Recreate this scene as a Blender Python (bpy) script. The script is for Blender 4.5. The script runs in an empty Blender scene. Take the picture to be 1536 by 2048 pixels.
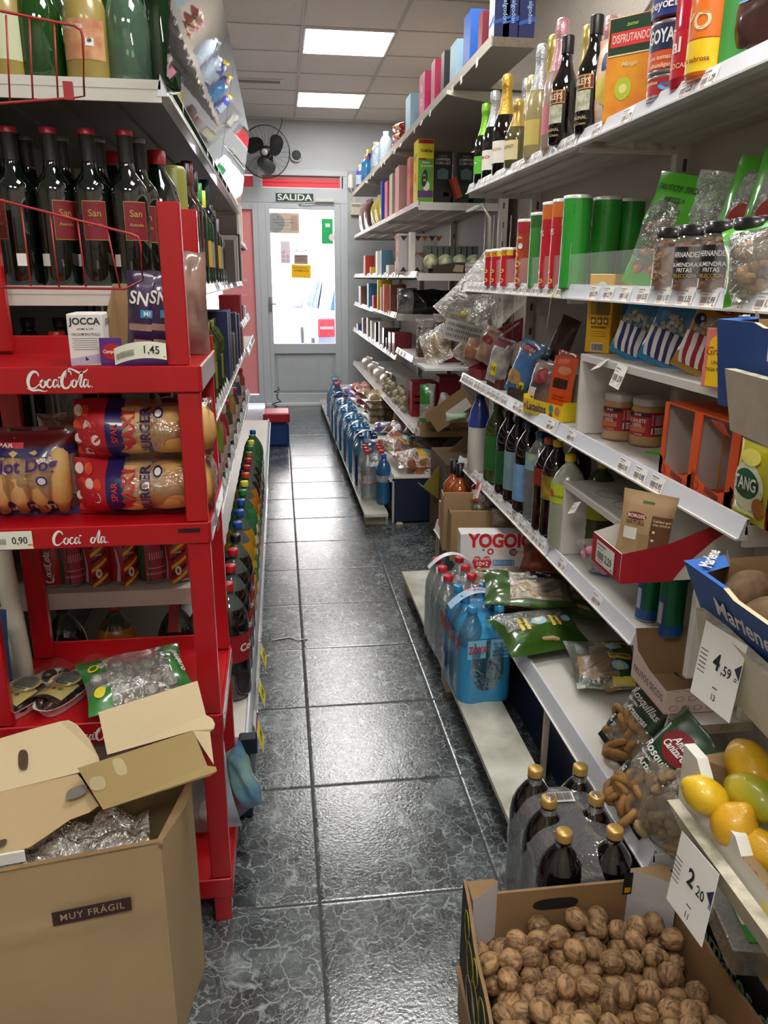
import bpy, math, random
from mathutils import Vector, Matrix, noise
R = random.Random(11)
SC = bpy.context.scene
C = SC.collection
PI = math.pi

# ------------------------------------------------------------------ camera
YAW, PITCH, ROLL, FPX, EYE = .1325, .2947, -.0068, 1543.4, 1.365
def _cam_axes():
    cy, sy = math.cos(YAW), math.sin(YAW); cp, sp = math.cos(PITCH), math.sin(PITCH)
    F = Vector((sy*cp, cy*cp, -sp)); X = Vector((cy, -sy, 0)); D = F.cross(X)
    cr, sr = math.cos(ROLL), math.sin(ROLL)
    return cr*X+sr*D, -sr*X+cr*D, F
CX, CD, CF = _cam_axes()
cam_data = bpy.data.cameras.new('camera'); cam = bpy.data.objects.new('camera', cam_data); C.objects.link(cam)
m = Matrix.Identity(4)
for i in range(3):
    m[i][0] = CX[i]; m[i][1] = -CD[i]; m[i][2] = -CF[i]
m.translation = Vector((0, 0, EYE)); cam.matrix_world = m
cam_data.sensor_fit = 'VERTICAL'; cam_data.sensor_height = 36; cam_data.lens = FPX/2048*36
cam_data.clip_start = .02; cam_data.clip_end = 200
SC.camera = cam

# ------------------------------------------------------------------ light and exposure
SC.view_settings.view_transform = 'Standard'; SC.view_settings.look = 'None'
SC.view_settings.gamma = 1; SC.view_settings.use_curve_mapping = False
SC.view_settings.exposure = 1.0
PANEL_STRENGTH = 13
world = bpy.data.worlds.new('world'); SC.world = world; world.use_nodes = True
wn = world.node_tree.nodes; wl = world.node_tree.links
sky = wn.new('ShaderNodeTexSky'); sky.sky_type = 'NISHITA'; sky.sun_disc = False; sky.sun_elevation = math.radians(48); sky.sun_rotation = math.radians(150)
wn['Background'].inputs[1].default_value = .55
wl.new(sky.outputs[0], wn['Background'].inputs[0])
sd = bpy.data.lights.new('sun', 'SUN'); sd.energy = 11; sd.angle = .01; sd.color = (1, .95, .88)
sun = bpy.data.objects.new('sun', sd); C.objects.link(sun)
sun.rotation_euler = Vector((-.25, -.62, .74)).to_track_quat('Z', 'Y').to_euler()

# pixel -> place on a known plane (photograph is 1536 x 2048)
def _ray(u, v): return CX*((u-768)/FPX)+CD*((v-1024)/FPX)+CF
def atz(u, v, z): r = _ray(u, v); t = (z-EYE)/r.z; return (r.x*t, r.y*t)
def atx(u, v, x): r = _ray(u, v); t = x/r.x; return (r.y*t, EYE+r.z*t)
def aty(u, v, y): r = _ray(u, v); t = y/r.y; return (r.x*t, EYE+r.z*t)
def yu(u, x, z):
    """y of the point on the line (x, *, z) that the photo shows in column u"""
    k = (u-768)/FPX; a = CX-CF*k; dz = z-EYE
    return -(a.x*x+a.z*dz)/a.y
def xu(u, y, z):
    k = (u-768)/FPX; a = CX-CF*k; dz = z-EYE
    return -(a.y*y+a.z*dz)/a.x

# ------------------------------------------------------------------ materials
def lin(h):
    if not isinstance(h, str): return tuple(h)+(1,)
    h = h.lstrip('#'); o = []
    for i in (0, 2, 4):
        c = int(h[i:i+2], 16)/255; o.append(c/12.92 if c <= .04045 else ((c+.055)/1.055)**2.4)
    return (*o, 1)
MC = {}
def mat(col, rough=.5, metal=0, coat=0, emit=0, bump=0, bscale=60, var=0, vscale=8, col2=None, spec=.5, sub=0):
    k = (col, rough, metal, coat, emit, bump, bscale, var, vscale, col2, spec)
    if k in MC: return MC[k]
    M = bpy.data.materials.new('paint'); M.use_nodes = True; n = M.node_tree.nodes; l = M.node_tree.links; b = n['Principled BSDF']
    b.inputs['Base Color'].default_value = lin(col); b.inputs['Roughness'].default_value = rough; b.inputs['Metallic'].default_value = metal
    b.inputs['Coat Weight'].default_value = coat; b.inputs['Specular IOR Level'].default_value = spec
    if emit: b.inputs['Emission Color'].default_value = lin(col); b.inputs['Emission Strength'].default_value = emit
    if bump or var:
        tc = n.new('ShaderNodeTexCoord')
    if bump:
        t = n.new('ShaderNodeTexNoise'); t.inputs['Scale'].default_value = bscale; t.inputs['Detail'].default_value = 5
        bp = n.new('ShaderNodeBump'); bp.inputs['Strength'].default_value = bump; bp.inputs['Distance'].default_value = .01
        l.new(tc.outputs['Object'], t.inputs['Vector']); l.new(t.outputs[0], bp.inputs['Height']); l.new(bp.outputs[0], b.inputs['Normal'])
    if var:
        t = n.new('ShaderNodeTexNoise'); t.inputs['Scale'].default_value = vscale; t.inputs['Detail'].default_value = 6
        r = n.new('ShaderNodeValToRGB'); c = lin(col)
        r.color_ramp.elements[0].position = .35; r.color_ramp.elements[1].position = .7
        r.color_ramp.elements[0].color = lin(col2) if col2 else (c[0]*(1-var), c[1]*(1-var), c[2]*(1-var), 1); r.color_ramp.elements[1].color = c
        l.new(tc.outputs['Object'], t.inputs['Vector']); l.new(t.outputs[0], r.inputs[0]); l.new(r.outputs[0], b.inputs['Base Color'])
    MC[k] = M; return M
def film(col='#ffffff', alpha=.25, rough=.12, wrinkle=0, gloss=.12, scale=25, fr=.45):
    """thin plastic film: mostly see-through, partly tinted, glossy"""
    k = ('film', col, alpha, rough, wrinkle, gloss, scale, fr)
    if k in MC: return MC[k]
    M = bpy.data.materials.new('film'); M.use_nodes = True; n = M.node_tree.nodes; l = M.node_tree.links; n.clear()
    o = n.new('ShaderNodeOutputMaterial'); tr = n.new('ShaderNodeBsdfTransparent'); df = n.new('ShaderNodeBsdfDiffuse'); gl = n.new('ShaderNodeBsdfGlossy')
    df.inputs[0].default_value = lin(col); gl.inputs[0].default_value = (1, 1, 1, 1); gl.inputs['Roughness'].default_value = rough
    c = lin(col); tr.inputs[0].default_value = (min(1, c[0]*.5+.5), min(1, c[1]*.5+.5), min(1, c[2]*.5+.5), 1)
    m1 = n.new('ShaderNodeMixShader'); m1.inputs[0].default_value = alpha; l.new(tr.outputs[0], m1.inputs[1]); l.new(df.outputs[0], m1.inputs[2])
    lw = n.new('ShaderNodeLayerWeight'); lw.inputs[0].default_value = .35
    ma = n.new('ShaderNodeMath'); ma.operation = 'MULTIPLY_ADD'; ma.inputs[1].default_value = fr; ma.inputs[2].default_value = gloss
    l.new(lw.outputs['Fresnel'], ma.inputs[0])
    m2 = n.new('ShaderNodeMixShader'); l.new(ma.outputs[0], m2.inputs[0]); l.new(m1.outputs[0], m2.inputs[1]); l.new(gl.outputs[0], m2.inputs[2]); l.new(m2.outputs[0], o.inputs[0])
    if wrinkle:
        tc = n.new('ShaderNodeTexCoord'); t = n.new('ShaderNodeTexNoise'); t.inputs['Scale'].default_value = scale; t.inputs['Detail'].default_value = 4; t.inputs['Distortion'].default_value = 1.5
        bp = n.new('ShaderNodeBump'); bp.inputs['Strength'].default_value = wrinkle; bp.inputs['Distance'].default_value = .02
        l.new(tc.outputs['Object'], t.inputs['Vector']); l.new(t.outputs[0], bp.inputs['Height']); l.new(bp.outputs[0], gl.inputs['Normal']); l.new(bp.outputs[0], lw.inputs['Normal'])
    MC[k] = M; return M
def glass(col, rough=.03, dens=.6):
    """bottle glass / pet as a tinted see-through shell"""
    k = ('glass', col, rough, dens)
    if k in MC: return MC[k]
    M = film(col, dens, rough, 0, .05, 25); M = M.copy(); M.name = 'glass'; MC[k] = M
    for nd in M.node_tree.nodes:
        if nd.type == 'BSDF_TRANSPARENT': nd.inputs[0].default_value = lin(col)
    return M
def stripes(a, b, axis=0, scale=40, rough=.35, coat=.3):
    k = ('st', a, b, axis, scale)
    if k in MC: return MC[k]
    M = mat(a, rough, coat=coat).copy(); n = M.node_tree.nodes; l = M.node_tree.links; M.name = 'stripes'
    tc = n.new('ShaderNodeTexCoord'); sp = n.new('ShaderNodeSeparateXYZ'); l.new(tc.outputs['Object'], sp.inputs[0])
    mu = n.new('ShaderNodeMath'); mu.operation = 'MULTIPLY'; mu.inputs[1].default_value = scale; l.new(sp.outputs[axis], mu.inputs[0])
    fr = n.new('ShaderNodeMath'); fr.operation = 'FRACT'; l.new(mu.outputs[0], fr.inputs[0])
    gt = n.new('ShaderNodeMath'); gt.operation = 'GREATER_THAN'; gt.inputs[1].default_value = .5; l.new(fr.outputs[0], gt.inputs[0])
    mx = n.new('ShaderNodeMix'); mx.data_type = 'RGBA'; mx.inputs[6].default_value = lin(a); mx.inputs[7].default_value = lin(b)
    l.new(gt.outputs[0], mx.inputs[0]); l.new(mx.outputs[2], n['Principled BSDF'].inputs['Base Color']); MC[k] = M; return M

WHITE = mat('#e9e7e2', .45); BLACK = mat('#0d0d0f', .35); INK = mat('#222226', .6)
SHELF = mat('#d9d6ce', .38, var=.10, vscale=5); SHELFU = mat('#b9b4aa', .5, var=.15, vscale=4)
RAIL = mat('#dfe2ea', .25, coat=.5); RAILB = mat('#b9c4de', .3, coat=.5)
CARD = mat('#a98a62', .85, var=.14, vscale=6, bump=.12, bscale=90); CARDL = mat('#d8c7a0', .8, var=.06, vscale=4)
CARDE = mat('#8f7450', .9, bump=.4, bscale=300); METAL = mat('#a9a9a8', .35, .8)
RED = mat('#b40b17', .32, coat=.3, var=.07, vscale=5)
PAPER = mat('#f1efe9', .7); YEL = mat('#f2e318', .6); NAVY = mat('#12203c', .5)

# ------------------------------------------------------------------ lettering
TC = {}
def glyphs(s, size=.02, bold=.0, shear=0, space=1, res=3):
    k = (s, bold, shear, space, res)
    if k not in TC:
        cu = bpy.data.curves.new('t', 'FONT'); cu.body = s; cu.size = 1; cu.align_x = 'CENTER'; cu.align_y = 'CENTER'
        cu.offset = bold; cu.shear = shear; cu.space_character = space; cu.resolution_u = res
        ob = bpy.data.objects.new('t', cu); C.objects.link(ob)
        dg = bpy.context.evaluated_depsgraph_get(); me = bpy.data.meshes.new_from_object(ob.evaluated_get(dg))
        vs = [tuple(v.co) for v in me.vertices]; fs = [tuple(p.vertices) for p in me.polygons]
        bpy.data.objects.remove(ob); bpy.data.curves.remove(cu); bpy.data.meshes.remove(me); TC[k] = (vs, fs)
    vs, fs = TC[k]
    return [(x*size, y*size) for x, y, z in vs], fs
def catmull(p, n=6):
    if len(p) < 3: return p
    q = [p[0]]+list(p)+[p[-1]]; o = []
    for i in range(1, len(q)-2):
        for j in range(n):
            t = j/n; a, b, c, d = q[i-1:i+3]
            o.append(tuple(.5*((2*b[k])+(c[k]-a[k])*t+(2*a[k]-5*b[k]+4*c[k]-d[k])*t*t+(3*b[k]-a[k]-3*c[k]+d[k])*t**3) for k in range(len(b))))
    o.append(tuple(p[-1])); return o
def strokes(paths, n=5):
    """paths of (x, y, w) -> flat ribbons"""
    V = []; F = []
    for p in paths:
        q = catmull(p, n); b = len(V)
        for i, (x, y, w) in enumerate(q):
            a = q[max(0, i-1)]; c = q[min(len(q)-1, i+1)]; dx, dy = c[0]-a[0], c[1]-a[1]; L = math.hypot(dx, dy) or 1
            V += [(x-dy/L*w/2, y+dx/L*w/2), (x+dy/L*w/2, y-dx/L*w/2)]
        for i in range(len(q)-1): F.append((b+2*i, b+2*i+1, b+2*i+3, b+2*i+2))
    return V, F

# ------------------------------------------------------------------ mesh builder
def TR(x=0, y=0, z=0, rx=0, ry=0, rz=0, s=1):
    return Matrix.Translation((x, y, z)) @ Matrix.Rotation(rz, 4, 'Z') @ Matrix.Rotation(ry, 4, 'Y') @ Matrix.Rotation(rx, 4, 'X') @ Matrix.Scale(s, 4)
class MB:
    def __init__(s): s.v = []; s.f = []; s.mi = []; s.sm = []; s.mats = []
    def add(s, vs, fs, m, sm=False, T=None):
        b = len(s.v)
        s.v += [tuple(T @ Vector(p)) for p in vs] if T is not None else [tuple(p) for p in vs]
        ml = m if isinstance(m, list) else None
        for i, f in enumerate(fs):
            mm = ml[i] if ml else m
            if mm not in s.mats: s.mats.append(mm)
            s.f.append(tuple(b+j for j in f)); s.mi.append(s.mats.index(mm)); s.sm.append(sm)
        return s
    def box(s, c, d, m, c_=0, T=None, skip=()):
        """chamfered box; centre c, size d, chamfer c_"""
        x, y, z = [q/2 for q in d]
        if c_ <= 0:
            vs = [(c[0]+i*x, c[1]+j*y, c[2]+k*z) for i in (-1, 1) for j in (-1, 1) for k in (-1, 1)]
            fs = {'-x': (0, 1, 3, 2), '+x': (4, 6, 7, 5), '-y': (0, 4, 5, 1), '+y': (2, 3, 7, 6), '-z': (0, 2, 6, 4), '+z': (1, 5, 7, 3)}
            if isinstance(m, dict): return s.add(vs, [fs[k] for k in fs if k not in skip], [m.get(k, m['']) for k in fs if k not in skip], T=T)
            return s.add(vs, [fs[k] for k in fs if k not in skip], m, T=T)
        e = min(c_, x*.9, y*.9, z*.9); vs = []; ix = {}
        for i in (-1, 1):
            for j in (-1, 1):
                for k in (-1, 1):
                    for a in range(3):
                        p = [i*(x-e), j*(y-e), k*(z-e)]; p[a] = (i, j, k)[a]*(x, y, z)[a]
                        ix[i, j, k, a] = len(vs); vs.append((c[0]+p[0], c[1]+p[1], c[2]+p[2]))
        fs = []; ms = []
        md = m if isinstance(m, dict) else {'': m}
        for a in range(3):
            for sg in (-1, 1):
                o = [0, 1, 2]; o.remove(a); q = []
                for (p1, p2) in ((-1, -1), (1, -1), (1, 1), (-1, 1)):
                    t = [0, 0, 0]; t[a] = sg; t[o[0]] = p1; t[o[1]] = p2; q.append(ix[t[0], t[1], t[2], a])
                if (sg > 0) == (a == 1): q.reverse()
                fs.append(q); ms.append(md.get(('-' if sg < 0 else '+')+'xyz'[a], md['']))
        for a in range(3):
            o = [0, 1, 2]; o.remove(a)
            for p1 in (-1, 1):
                for p2 in (-1, 1):
                    t = [0, 0, 0]; t[o[0]] = p1; t[o[1]] = p2; q = []
                    for sg, fa in ((-1, o[0]), (1, o[0]), (1, o[1]), (-1, o[1])):
                        t[a] = sg; q.append(ix[t[0], t[1], t[2], fa])
                    fs.append(q); ms.append(md[''])
        for i in (-1, 1):
            for j in (-1, 1):
                for k in (-1, 1): fs.append([ix[i, j, k, 0], ix[i, j, k, 1], ix[i, j, k, 2]]); ms.append(md[''])
        return s.add(vs, fs, ms, T=T)
    def lathe(s, pr, m, n=24, T=None, sm=True, a0=0, a1=2*PI):
        """profile of (r, z); m may be a list per ring"""
        full = abs(a1-a0-2*PI) < 1e-6; k = n if full else n+1
        vs = [(r*math.sin(a0+(a1-a0)*j/n), -r*math.cos(a0+(a1-a0)*j/n), z) for r, z in pr for j in range(k)]
        fs = []; ms = []
        for i in range(len(pr)-1):
            for j in range(n):
                j2 = (j+1) % k; fs.append((i*k+j, i*k+j2, (i+1)*k+j2, (i+1)*k+j)); ms.append(m[i] if isinstance(m, list) else m)
        return s.add(vs, fs, ms, sm, T)
    def grid(s, fn, nu, nv, m, sm=True, T=None):
        vs = [fn(i/nu, j/nv) for j in range(nv+1) for i in range(nu+1)]; fs = []; ms = []
        for j in range(nv):
            for i in range(nu):
                a = j*(nu+1)+i; fs.append((a, a+1, a+nu+2, a+nu+1)); ms.append(m((i+.5)/nu, (j+.5)/nv) if callable(m) else m)
        return s.add(vs, fs, ms, sm, T)
    def tube(s, pts, r, m, n=6, T=None, sm=True, closed=False):
        P = [Vector(p) for p in pts]; vs = []; N = len(P)
        up = Vector((0, 0, 1))
        for i, p in enumerate(P):
            a = P[(i-1) % N] if closed else P[max(0, i-1)]; b = P[(i+1) % N] if closed else P[min(N-1, i+1)]
            d = (b-a).normalized(); u = up if abs(d.dot(up)) < .95 else Vector((1, 0, 0)); x = d.cross(u).normalized(); y = x.cross(d)
            rr = r[i] if isinstance(r, (list, tuple)) else r
            vs += [p+(x*math.cos(2*PI*j/n)+y*math.sin(2*PI*j/n))*rr for j in range(n)]
        fs = [(i*n+j, i*n+(j+1) % n, ((i+1) % N)*n+(j+1) % n, ((i+1) % N)*n+j) for i in range(N if closed else N-1) for j in range(n)]
        if not closed: fs += [tuple(range(n))[::-1], tuple((N-1)*n+j for j in range(n))]
        return s.add(vs, fs, m, sm, T)
    def prism(s, poly, z0, z1, m, T=None, side=None):
        n = len(poly); vs = [(x, y, z0) for x, y in poly]+[(x, y, z1) for x, y in poly]
        fs = [tuple(range(n))[::-1], tuple(range(n, 2*n))]+[(i, (i+1) % n, n+(i+1) % n, n+i) for i in range(n)]
        return s.add(vs, fs, [m, m]+[side or m]*n, T=T)
    def quad(s, w, h, m, T, lift=0): return s.add([(-w/2, -h/2, lift), (w/2, -h/2, lift), (w/2, h/2, lift), (-w/2, h/2, lift)], [(0, 1, 2, 3)], m, T=T)
    def disc(s, r, m, T, lift=0, n=18, sx=1, a0=0, a1=2*PI): return s.add([(r*sx*math.cos(a0+(a1-a0)*i/n), r*math.sin(a0+(a1-a0)*i/n), lift) for i in range(n+(a1 < 6))], [tuple(range(n+(a1 < 6)))], m, T=T)
    def poly(s, pts, m, T, lift=0): return s.add([(x, y, lift) for x, y in pts], [tuple(range(len(pts)))], m, T=T)
    def text(s, t, size, m, T, x=0, y=0, lift=.0008, bold=.01, shear=0, fn=None, space=1, rot=0, fit=None, sy=1):
        vs, fs = glyphs(t, size, bold, shear, space)
        if fit:
            w = max(p[0] for p in vs)-min(p[0] for p in vs); k = fit/w if w else 1; vs = [(a*k, b) for a, b in vs]
        if rot: c, q = math.cos(rot), math.sin(rot); vs = [(a*c-b*q, a*q+b*c) for a, b in vs]
        vs = [(a+x, b*sy+y) for a, b in vs]
        vs = [fn(a, b, lift) for a, b in vs] if fn else [(a, b, lift) for a, b in vs]
        return s.add(vs, fs, m, T=T)
    def shape(s, VF, m, T, sc=1, x=0, y=0, lift=.0008, fn=None):
        V, F = VF; V = [(a*sc+x, b*sc+y) for a, b in V]
        return s.add([fn(a, b, lift) for a, b in V] if fn else [(a, b, lift) for a, b in V], F, m, T=T)
    def wrap(s, r, z0, z1, m, a0=-PI, a1=PI, n=20, lift=.0006, T=None):
        n = max(2, int(n*(a1-a0)/(2*PI)+.5)); return s.lathe([(r+lift, z0), (r+lift, z1)], m, n, T, True, a0, a1)
    def bars(s, w, h, T, x=0, y=0, lift=.0008, m=None, fn=None):
        """bar code"""
        rr = random.Random(3); q = -w/2
        while q < w/2:
            b = w*(.02+.03*rr.random()); P = [(q+x, y-h/2), (q+b+x, y-h/2), (q+b+x, y+h/2), (q+x, y+h/2)]
            s.add([fn(a, c, lift) if fn else (a, c, lift) for a, c in P], [(0, 1, 2, 3)], m or INK, T=T); q += b+w*(.02+.02*rr.random())
        return s
    def build(s, name, parent=None, T=None, label=None, cat=None, group=None, kind=None, bevel=0):
        me = bpy.data.meshes.new(name); me.from_pydata(s.v, [], s.f)
        for q in s.mats: me.materials.append(q)
        me.polygons.foreach_set('material_index', s.mi); me.polygons.foreach_set('use_smooth', s.sm); me.update()
        o = bpy.data.objects.new(name, me); C.objects.link(o)
        if parent is not None: o.parent = parent
        if T is not None: o.matrix_basis = T
        if label: o['label'] = label
        if cat: o['category'] = cat
        if group: o['group'] = group
        if kind: o['kind'] = kind
        return o
def empty(name, T=None, label=None, cat=None, group=None):
    o = bpy.data.objects.new(name, None); C.objects.link(o); o.empty_display_size = .05
    if T is not None: o.matrix_basis = T
    if label: o['label'] = label
    if cat: o['category'] = cat
    if group: o['group'] = group
    return o
def kids(o): return [c for c in KID.get(o.name, [])]
def dup(o, T, label=None, group=None):
    """copy a thing with copies of its parts and sub-parts"""
    c = o.copy(); C.objects.link(c); c.matrix_basis = T
    if label: c['label'] = label
    if group: c['group'] = group
    for ch in o.children:
        d = ch.copy(); C.objects.link(d); d.parent = c
        for g in ch.children:
            e = g.copy(); C.objects.link(e); e.parent = d
    return c
def FACE(w, d, h, f='f'):
    """plane on a face of a w x d x h product standing on z=0 with its front towards -y"""
    if f == 'f': return Matrix(((1, 0, 0, 0), (0, 0, -1, -d/2), (0, 1, 0, h/2), (0, 0, 0, 1)))
    if f == 'b': return Matrix(((-1, 0, 0, 0), (0, 0, 1, d/2), (0, 1, 0, h/2), (0, 0, 0, 1)))
    if f == 'l': return Matrix(((0, 0, -1, -w/2), (-1, 0, 0, 0), (0, 1, 0, h/2), (0, 0, 0, 1)))
    if f == 'r': return Matrix(((0, 0, 1, w/2), (1, 0, 0, 0), (0, 1, 0, h/2), (0, 0, 0, 1)))
    return Matrix(((1, 0, 0, 0), (0, 1, 0, 0), (0, 0, 1, h), (0, 0, 0, 1)))
def cyl(r, ang=0):
    """maps flat (x, y, lift) onto a cylinder whose front faces -y"""
    return lambda x, y, l: ((r+l)*math.sin(x/r+ang), -(r+l)*math.cos(x/r+ang), y)
NUM = 'one two three four five six seven eight nine ten eleven twelve thirteen fourteen fifteen sixteen seventeen eighteen nineteen twenty'.split()+['twenty one', 'twenty two']
ORD = ['nearest', 'second', 'third', 'fourth', 'fifth', 'sixth', 'seventh', 'eighth', 'ninth', 'tenth', 'eleventh', 'twelfth']

# ================================================================== the setting
WY = 8.63; CZ = 2.88; XR = 1.34; XL = -2.3; YB = -1.6; TILE = .4215; TX0 = .0486; TY0 = 1.431
def struct(mb, name, T=None, parent=None):
    o = mb.build(name, parent, T)
    if parent is None: o['kind'] = 'structure'
    return o
def floor_mat():
    M = bpy.data.materials.new('slate tile'); M.use_nodes = True; n = M.node_tree.nodes; l = M.node_tree.links; b = n['Principled BSDF']
    def N(t, **k):
        q = n.new(t)
        for a, v in k.items(): setattr(q, a, v)
        return q
    def math_(op, a, b_=None, c=None):
        q = N('ShaderNodeMath', operation=op)
        for i, v in enumerate((a, b_, c)):
            if v is None: continue
            if isinstance(v, (int, float)): q.inputs[i].default_value = v
            else: l.new(v, q.inputs[i])
        return q.outputs[0]
    tc = N('ShaderNodeTexCoord'); sp = N('ShaderNodeSeparateXYZ'); l.new(tc.outputs['Object'], sp.inputs[0])
    def edge(o, off):
        f = math_('FRACT', math_('DIVIDE', math_('SUBTRACT', o, off), TILE)); return f, math_('MINIMUM', f, math_('SUBTRACT', 1.0, f))
    fx, ex = edge(sp.outputs[0], TX0); fy, ey = edge(sp.outputs[1], TY0)
    e = math_('MINIMUM', ex, ey); grout = math_('LESS_THAN', e, .0085)
    wn_ = N('ShaderNodeTexNoise'); wn_.inputs['Scale'].default_value = 22; wn_.inputs['Detail'].default_value = 9; l.new(tc.outputs['Object'], wn_.inputs['Vector'])
    va = N('ShaderNodeVectorMath', operation='MULTIPLY_ADD'); l.new(wn_.outputs['Color'], va.inputs[0]); va.inputs[1].default_value = (.085, .085, 0); l.new(tc.outputs['Object'], va.inputs[2])
    vo = N('ShaderNodeTexVoronoi', feature='DISTANCE_TO_EDGE'); vo.inputs['Scale'].default_value = 20; l.new(va.outputs[0], vo.inputs['Vector'])
    vo2 = N('ShaderNodeTexVoronoi', feature='DISTANCE_TO_EDGE'); vo2.inputs['Scale'].default_value = 48; l.new(va.outputs[0], vo2.inputs['Vector'])
    msk = N('ShaderNodeTexNoise'); msk.inputs['Scale'].default_value = 17; msk.inputs['Detail'].default_value = 6; l.new(tc.outputs['Object'], msk.inputs['Vector'])
    big = N('ShaderNodeTexNoise'); big.inputs['Scale'].default_value = 7; big.inputs['Detail'].default_value = 9; big.inputs['Roughness'].default_value = .72; l.new(va.outputs[0], big.inputs['Vector'])
    def ramp(src, pts):
        r = N('ShaderNodeValToRGB'); e_ = r.color_ramp.elements
        while len(e_) < len(pts): e_.new(.5)
        for q, (p, c) in zip(e_, pts): q.position = p; q.color = (lin(c) if isinstance(c, str) else (c, c, c, 1))
        l.new(src, r.inputs[0]); return r.outputs[0]
    v1 = ramp(vo.outputs['Distance'], [(0, 1.), (.045, .0)]); v2 = ramp(vo2.outputs['Distance'], [(0, 1.), (.05, .0)])
    mk = ramp(msk.outputs[0], [(.40, .0), (.58, 1.)]); mk2 = ramp(msk.outputs[0], [(.40, 1.), (.62, .0)])
    vv = math_('ADD', math_('MULTIPLY', v1, mk), math_('MULTIPLY', math_('MULTIPLY', v2, mk2), .9))
    base = ramp(big.outputs[0], [(.30, '#191b1e'), (.44, '#35393c'), (.56, '#50575a'), (.70, '#87908f')])
    m1 = N('ShaderNodeMix', data_type='RGBA'); l.new(math_('MULTIPLY', vv, .70), m1.inputs[0]); l.new(base, m1.inputs[6]); m1.inputs[7].default_value = lin('#a9b3b1')
    m2 = N('ShaderNodeMix', data_type='RGBA'); l.new(grout, m2.inputs[0]); l.new(m1.outputs[2], m2.inputs[6]); m2.inputs[7].default_value = lin('#131416')
    l.new(m2.outputs[2], b.inputs['Base Color'])
    rg = N('ShaderNodeMix', data_type='FLOAT'); l.new(grout, rg.inputs[0]); rg.inputs[2].default_value = .17; rg.inputs[3].default_value = .8; l.new(rg.outputs[0], b.inputs['Roughness'])
    b.inputs['Specular IOR Level'].default_value = 1.0; b.inputs['IOR'].default_value = 1.6
    fine = N('ShaderNodeTexNoise'); fine.inputs['Scale'].default_value = 130; fine.inputs['Detail'].default_value = 3; l.new(tc.outputs['Object'], fine.inputs['Vector'])
    cr = ramp(e, [(0, .0), (.02, 1.)])
    hh = math_('ADD', math_('MULTIPLY', fine.outputs[0], .35), math_('MULTIPLY', cr, .7))
    hh = math_('ADD', hh, math_('MULTIPLY', big.outputs[0], .5))
    bp = N('ShaderNodeBump'); bp.inputs['Strength'].default_value = .28; bp.inputs['Distance'].default_value = .006; l.new(hh, bp.inputs['Height']); l.new(bp.outputs[0], b.inputs['Normal'])
    return M
struct(MB().box((-.48, (WY+YB)/2, -.05), (XR-XL, WY-YB, .1), floor_mat()), 'floor')
CEIL = mat('#d3ceca', .9, bump=.5, bscale=55); TBAR = mat('#c4beb4', .5, .1); WALL = mat('#b9bcc1', .7, bump=.08, bscale=40, var=.05, vscale=2)
PLAS = mat('#b9b0a4', .9, bump=.9, bscale=70)
struct(MB().box((-.48, (WY+YB)/2, CZ+.05), (XR-XL, WY-YB, .1), CEIL), 'ceiling')
gx = [.2085+.597*k for k in range(-4, 3) if XL < .2085+.597*k < XR]; gy = [7.93-.592*k for k in range(-1, 17) if YB < 7.93-.592*k < WY]
mb = MB()
for x in gx: mb.box((x, (WY+YB)/2, CZ-.002), (.026, WY-YB, .008), TBAR); mb.box((x, (WY+YB)/2, CZ-.0065), (.009, WY-YB, .003), mat('#a9a399', .5))
for y in gy: mb.box((-.48, y, CZ-.0025), (XR-XL, .022, .006), TBAR)
struct(mb, 'trim_1')
struct(MB().box((XR+.05, (WY+YB)/2, CZ/2), (.1, WY-YB, CZ), PLAS), 'wall_right')
struct(MB().box((XL-.05, (WY+YB)/2, CZ/2), (.1, WY-YB, CZ), PLAS), 'wall_left')
struct(MB().box((-.48, YB-.05, CZ/2), (XR-XL, .1, CZ), PLAS), 'wall_back')
# ---- the street front: pvc door, side light, red transom
PVC = mat('#bfc4ca', .5, var=.05, vscale=3); PVCD = mat('#8d9197', .5)
DX0, DX1 = -.112, .668; GX0, GX1, GZ0, GZ1 = -.066, .602, .672, 2.042; TZ0, TZ1 = 2.247, 2.362
mb = MB()
def wbox(x0, x1, z0, z1, m=WALL, y=WY, t=.16): mb.box(((x0+x1)/2, y+t/2, (z0+z1)/2), (x1-x0, t, z1-z0), m)
wbox(XL, XR, 2.42, CZ); wbox(XL, -1.0, 0, 2.42); wbox(.745, XR, 0, 2.42, mat('#aeb1b4', .8, var=.18, vscale=5))
struct(mb, 'wall_front')
mb = MB()
F = .06
def fb(x0, x1, z0, z1, m=PVC, y=WY-.01, t=.08): mb.box(((x0+x1)/2, y+t/2, (z0+z1)/2), (x1-x0, t, z1-z0), m, .004)
fb(-1.0, .745, 2.362, 2.42); fb(-1.0, .745, 2.10, 2.247); fb(-.19, -.1125, 0, 2.10); fb(.6685, .745, 0, 2.10); fb(-.225, -.128, 2.247, 2.362); fb(.665, .70, 2.247, 2.362); fb(.68, .745, 2.247, 2.362)
fb(-1.0, -.93, 0, 2.36)
struct(mb, 'trim_2')
door = empty('door_1'); door['kind'] = 'structure'
mb = MB()
fb(DX0, GX0, .03, 2.095); fb(GX1, DX1, .03, 2.095); fb(GX0, GX1, GZ1, 2.095); fb(GX0, GX1, .565, GZ0); fb(GX0, GX1, .03, .13)
mb.build('frame', door)
mb = MB(); mb.box(((GX0+GX1)/2, WY+.03, .35), (GX1-GX0, .02, .45), mat('#b4b9be', .4, var=.10, vscale=6)); mb.box(((GX0+GX1)/2, WY+.017, .35), (GX1-GX0-.06, .012, .39), mat('#bcc1c6', .4, var=.08, vscale=9), .005); mb.build('panel', door)
GL = film('#ffffff', .02, .02, 0, .02)
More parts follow.
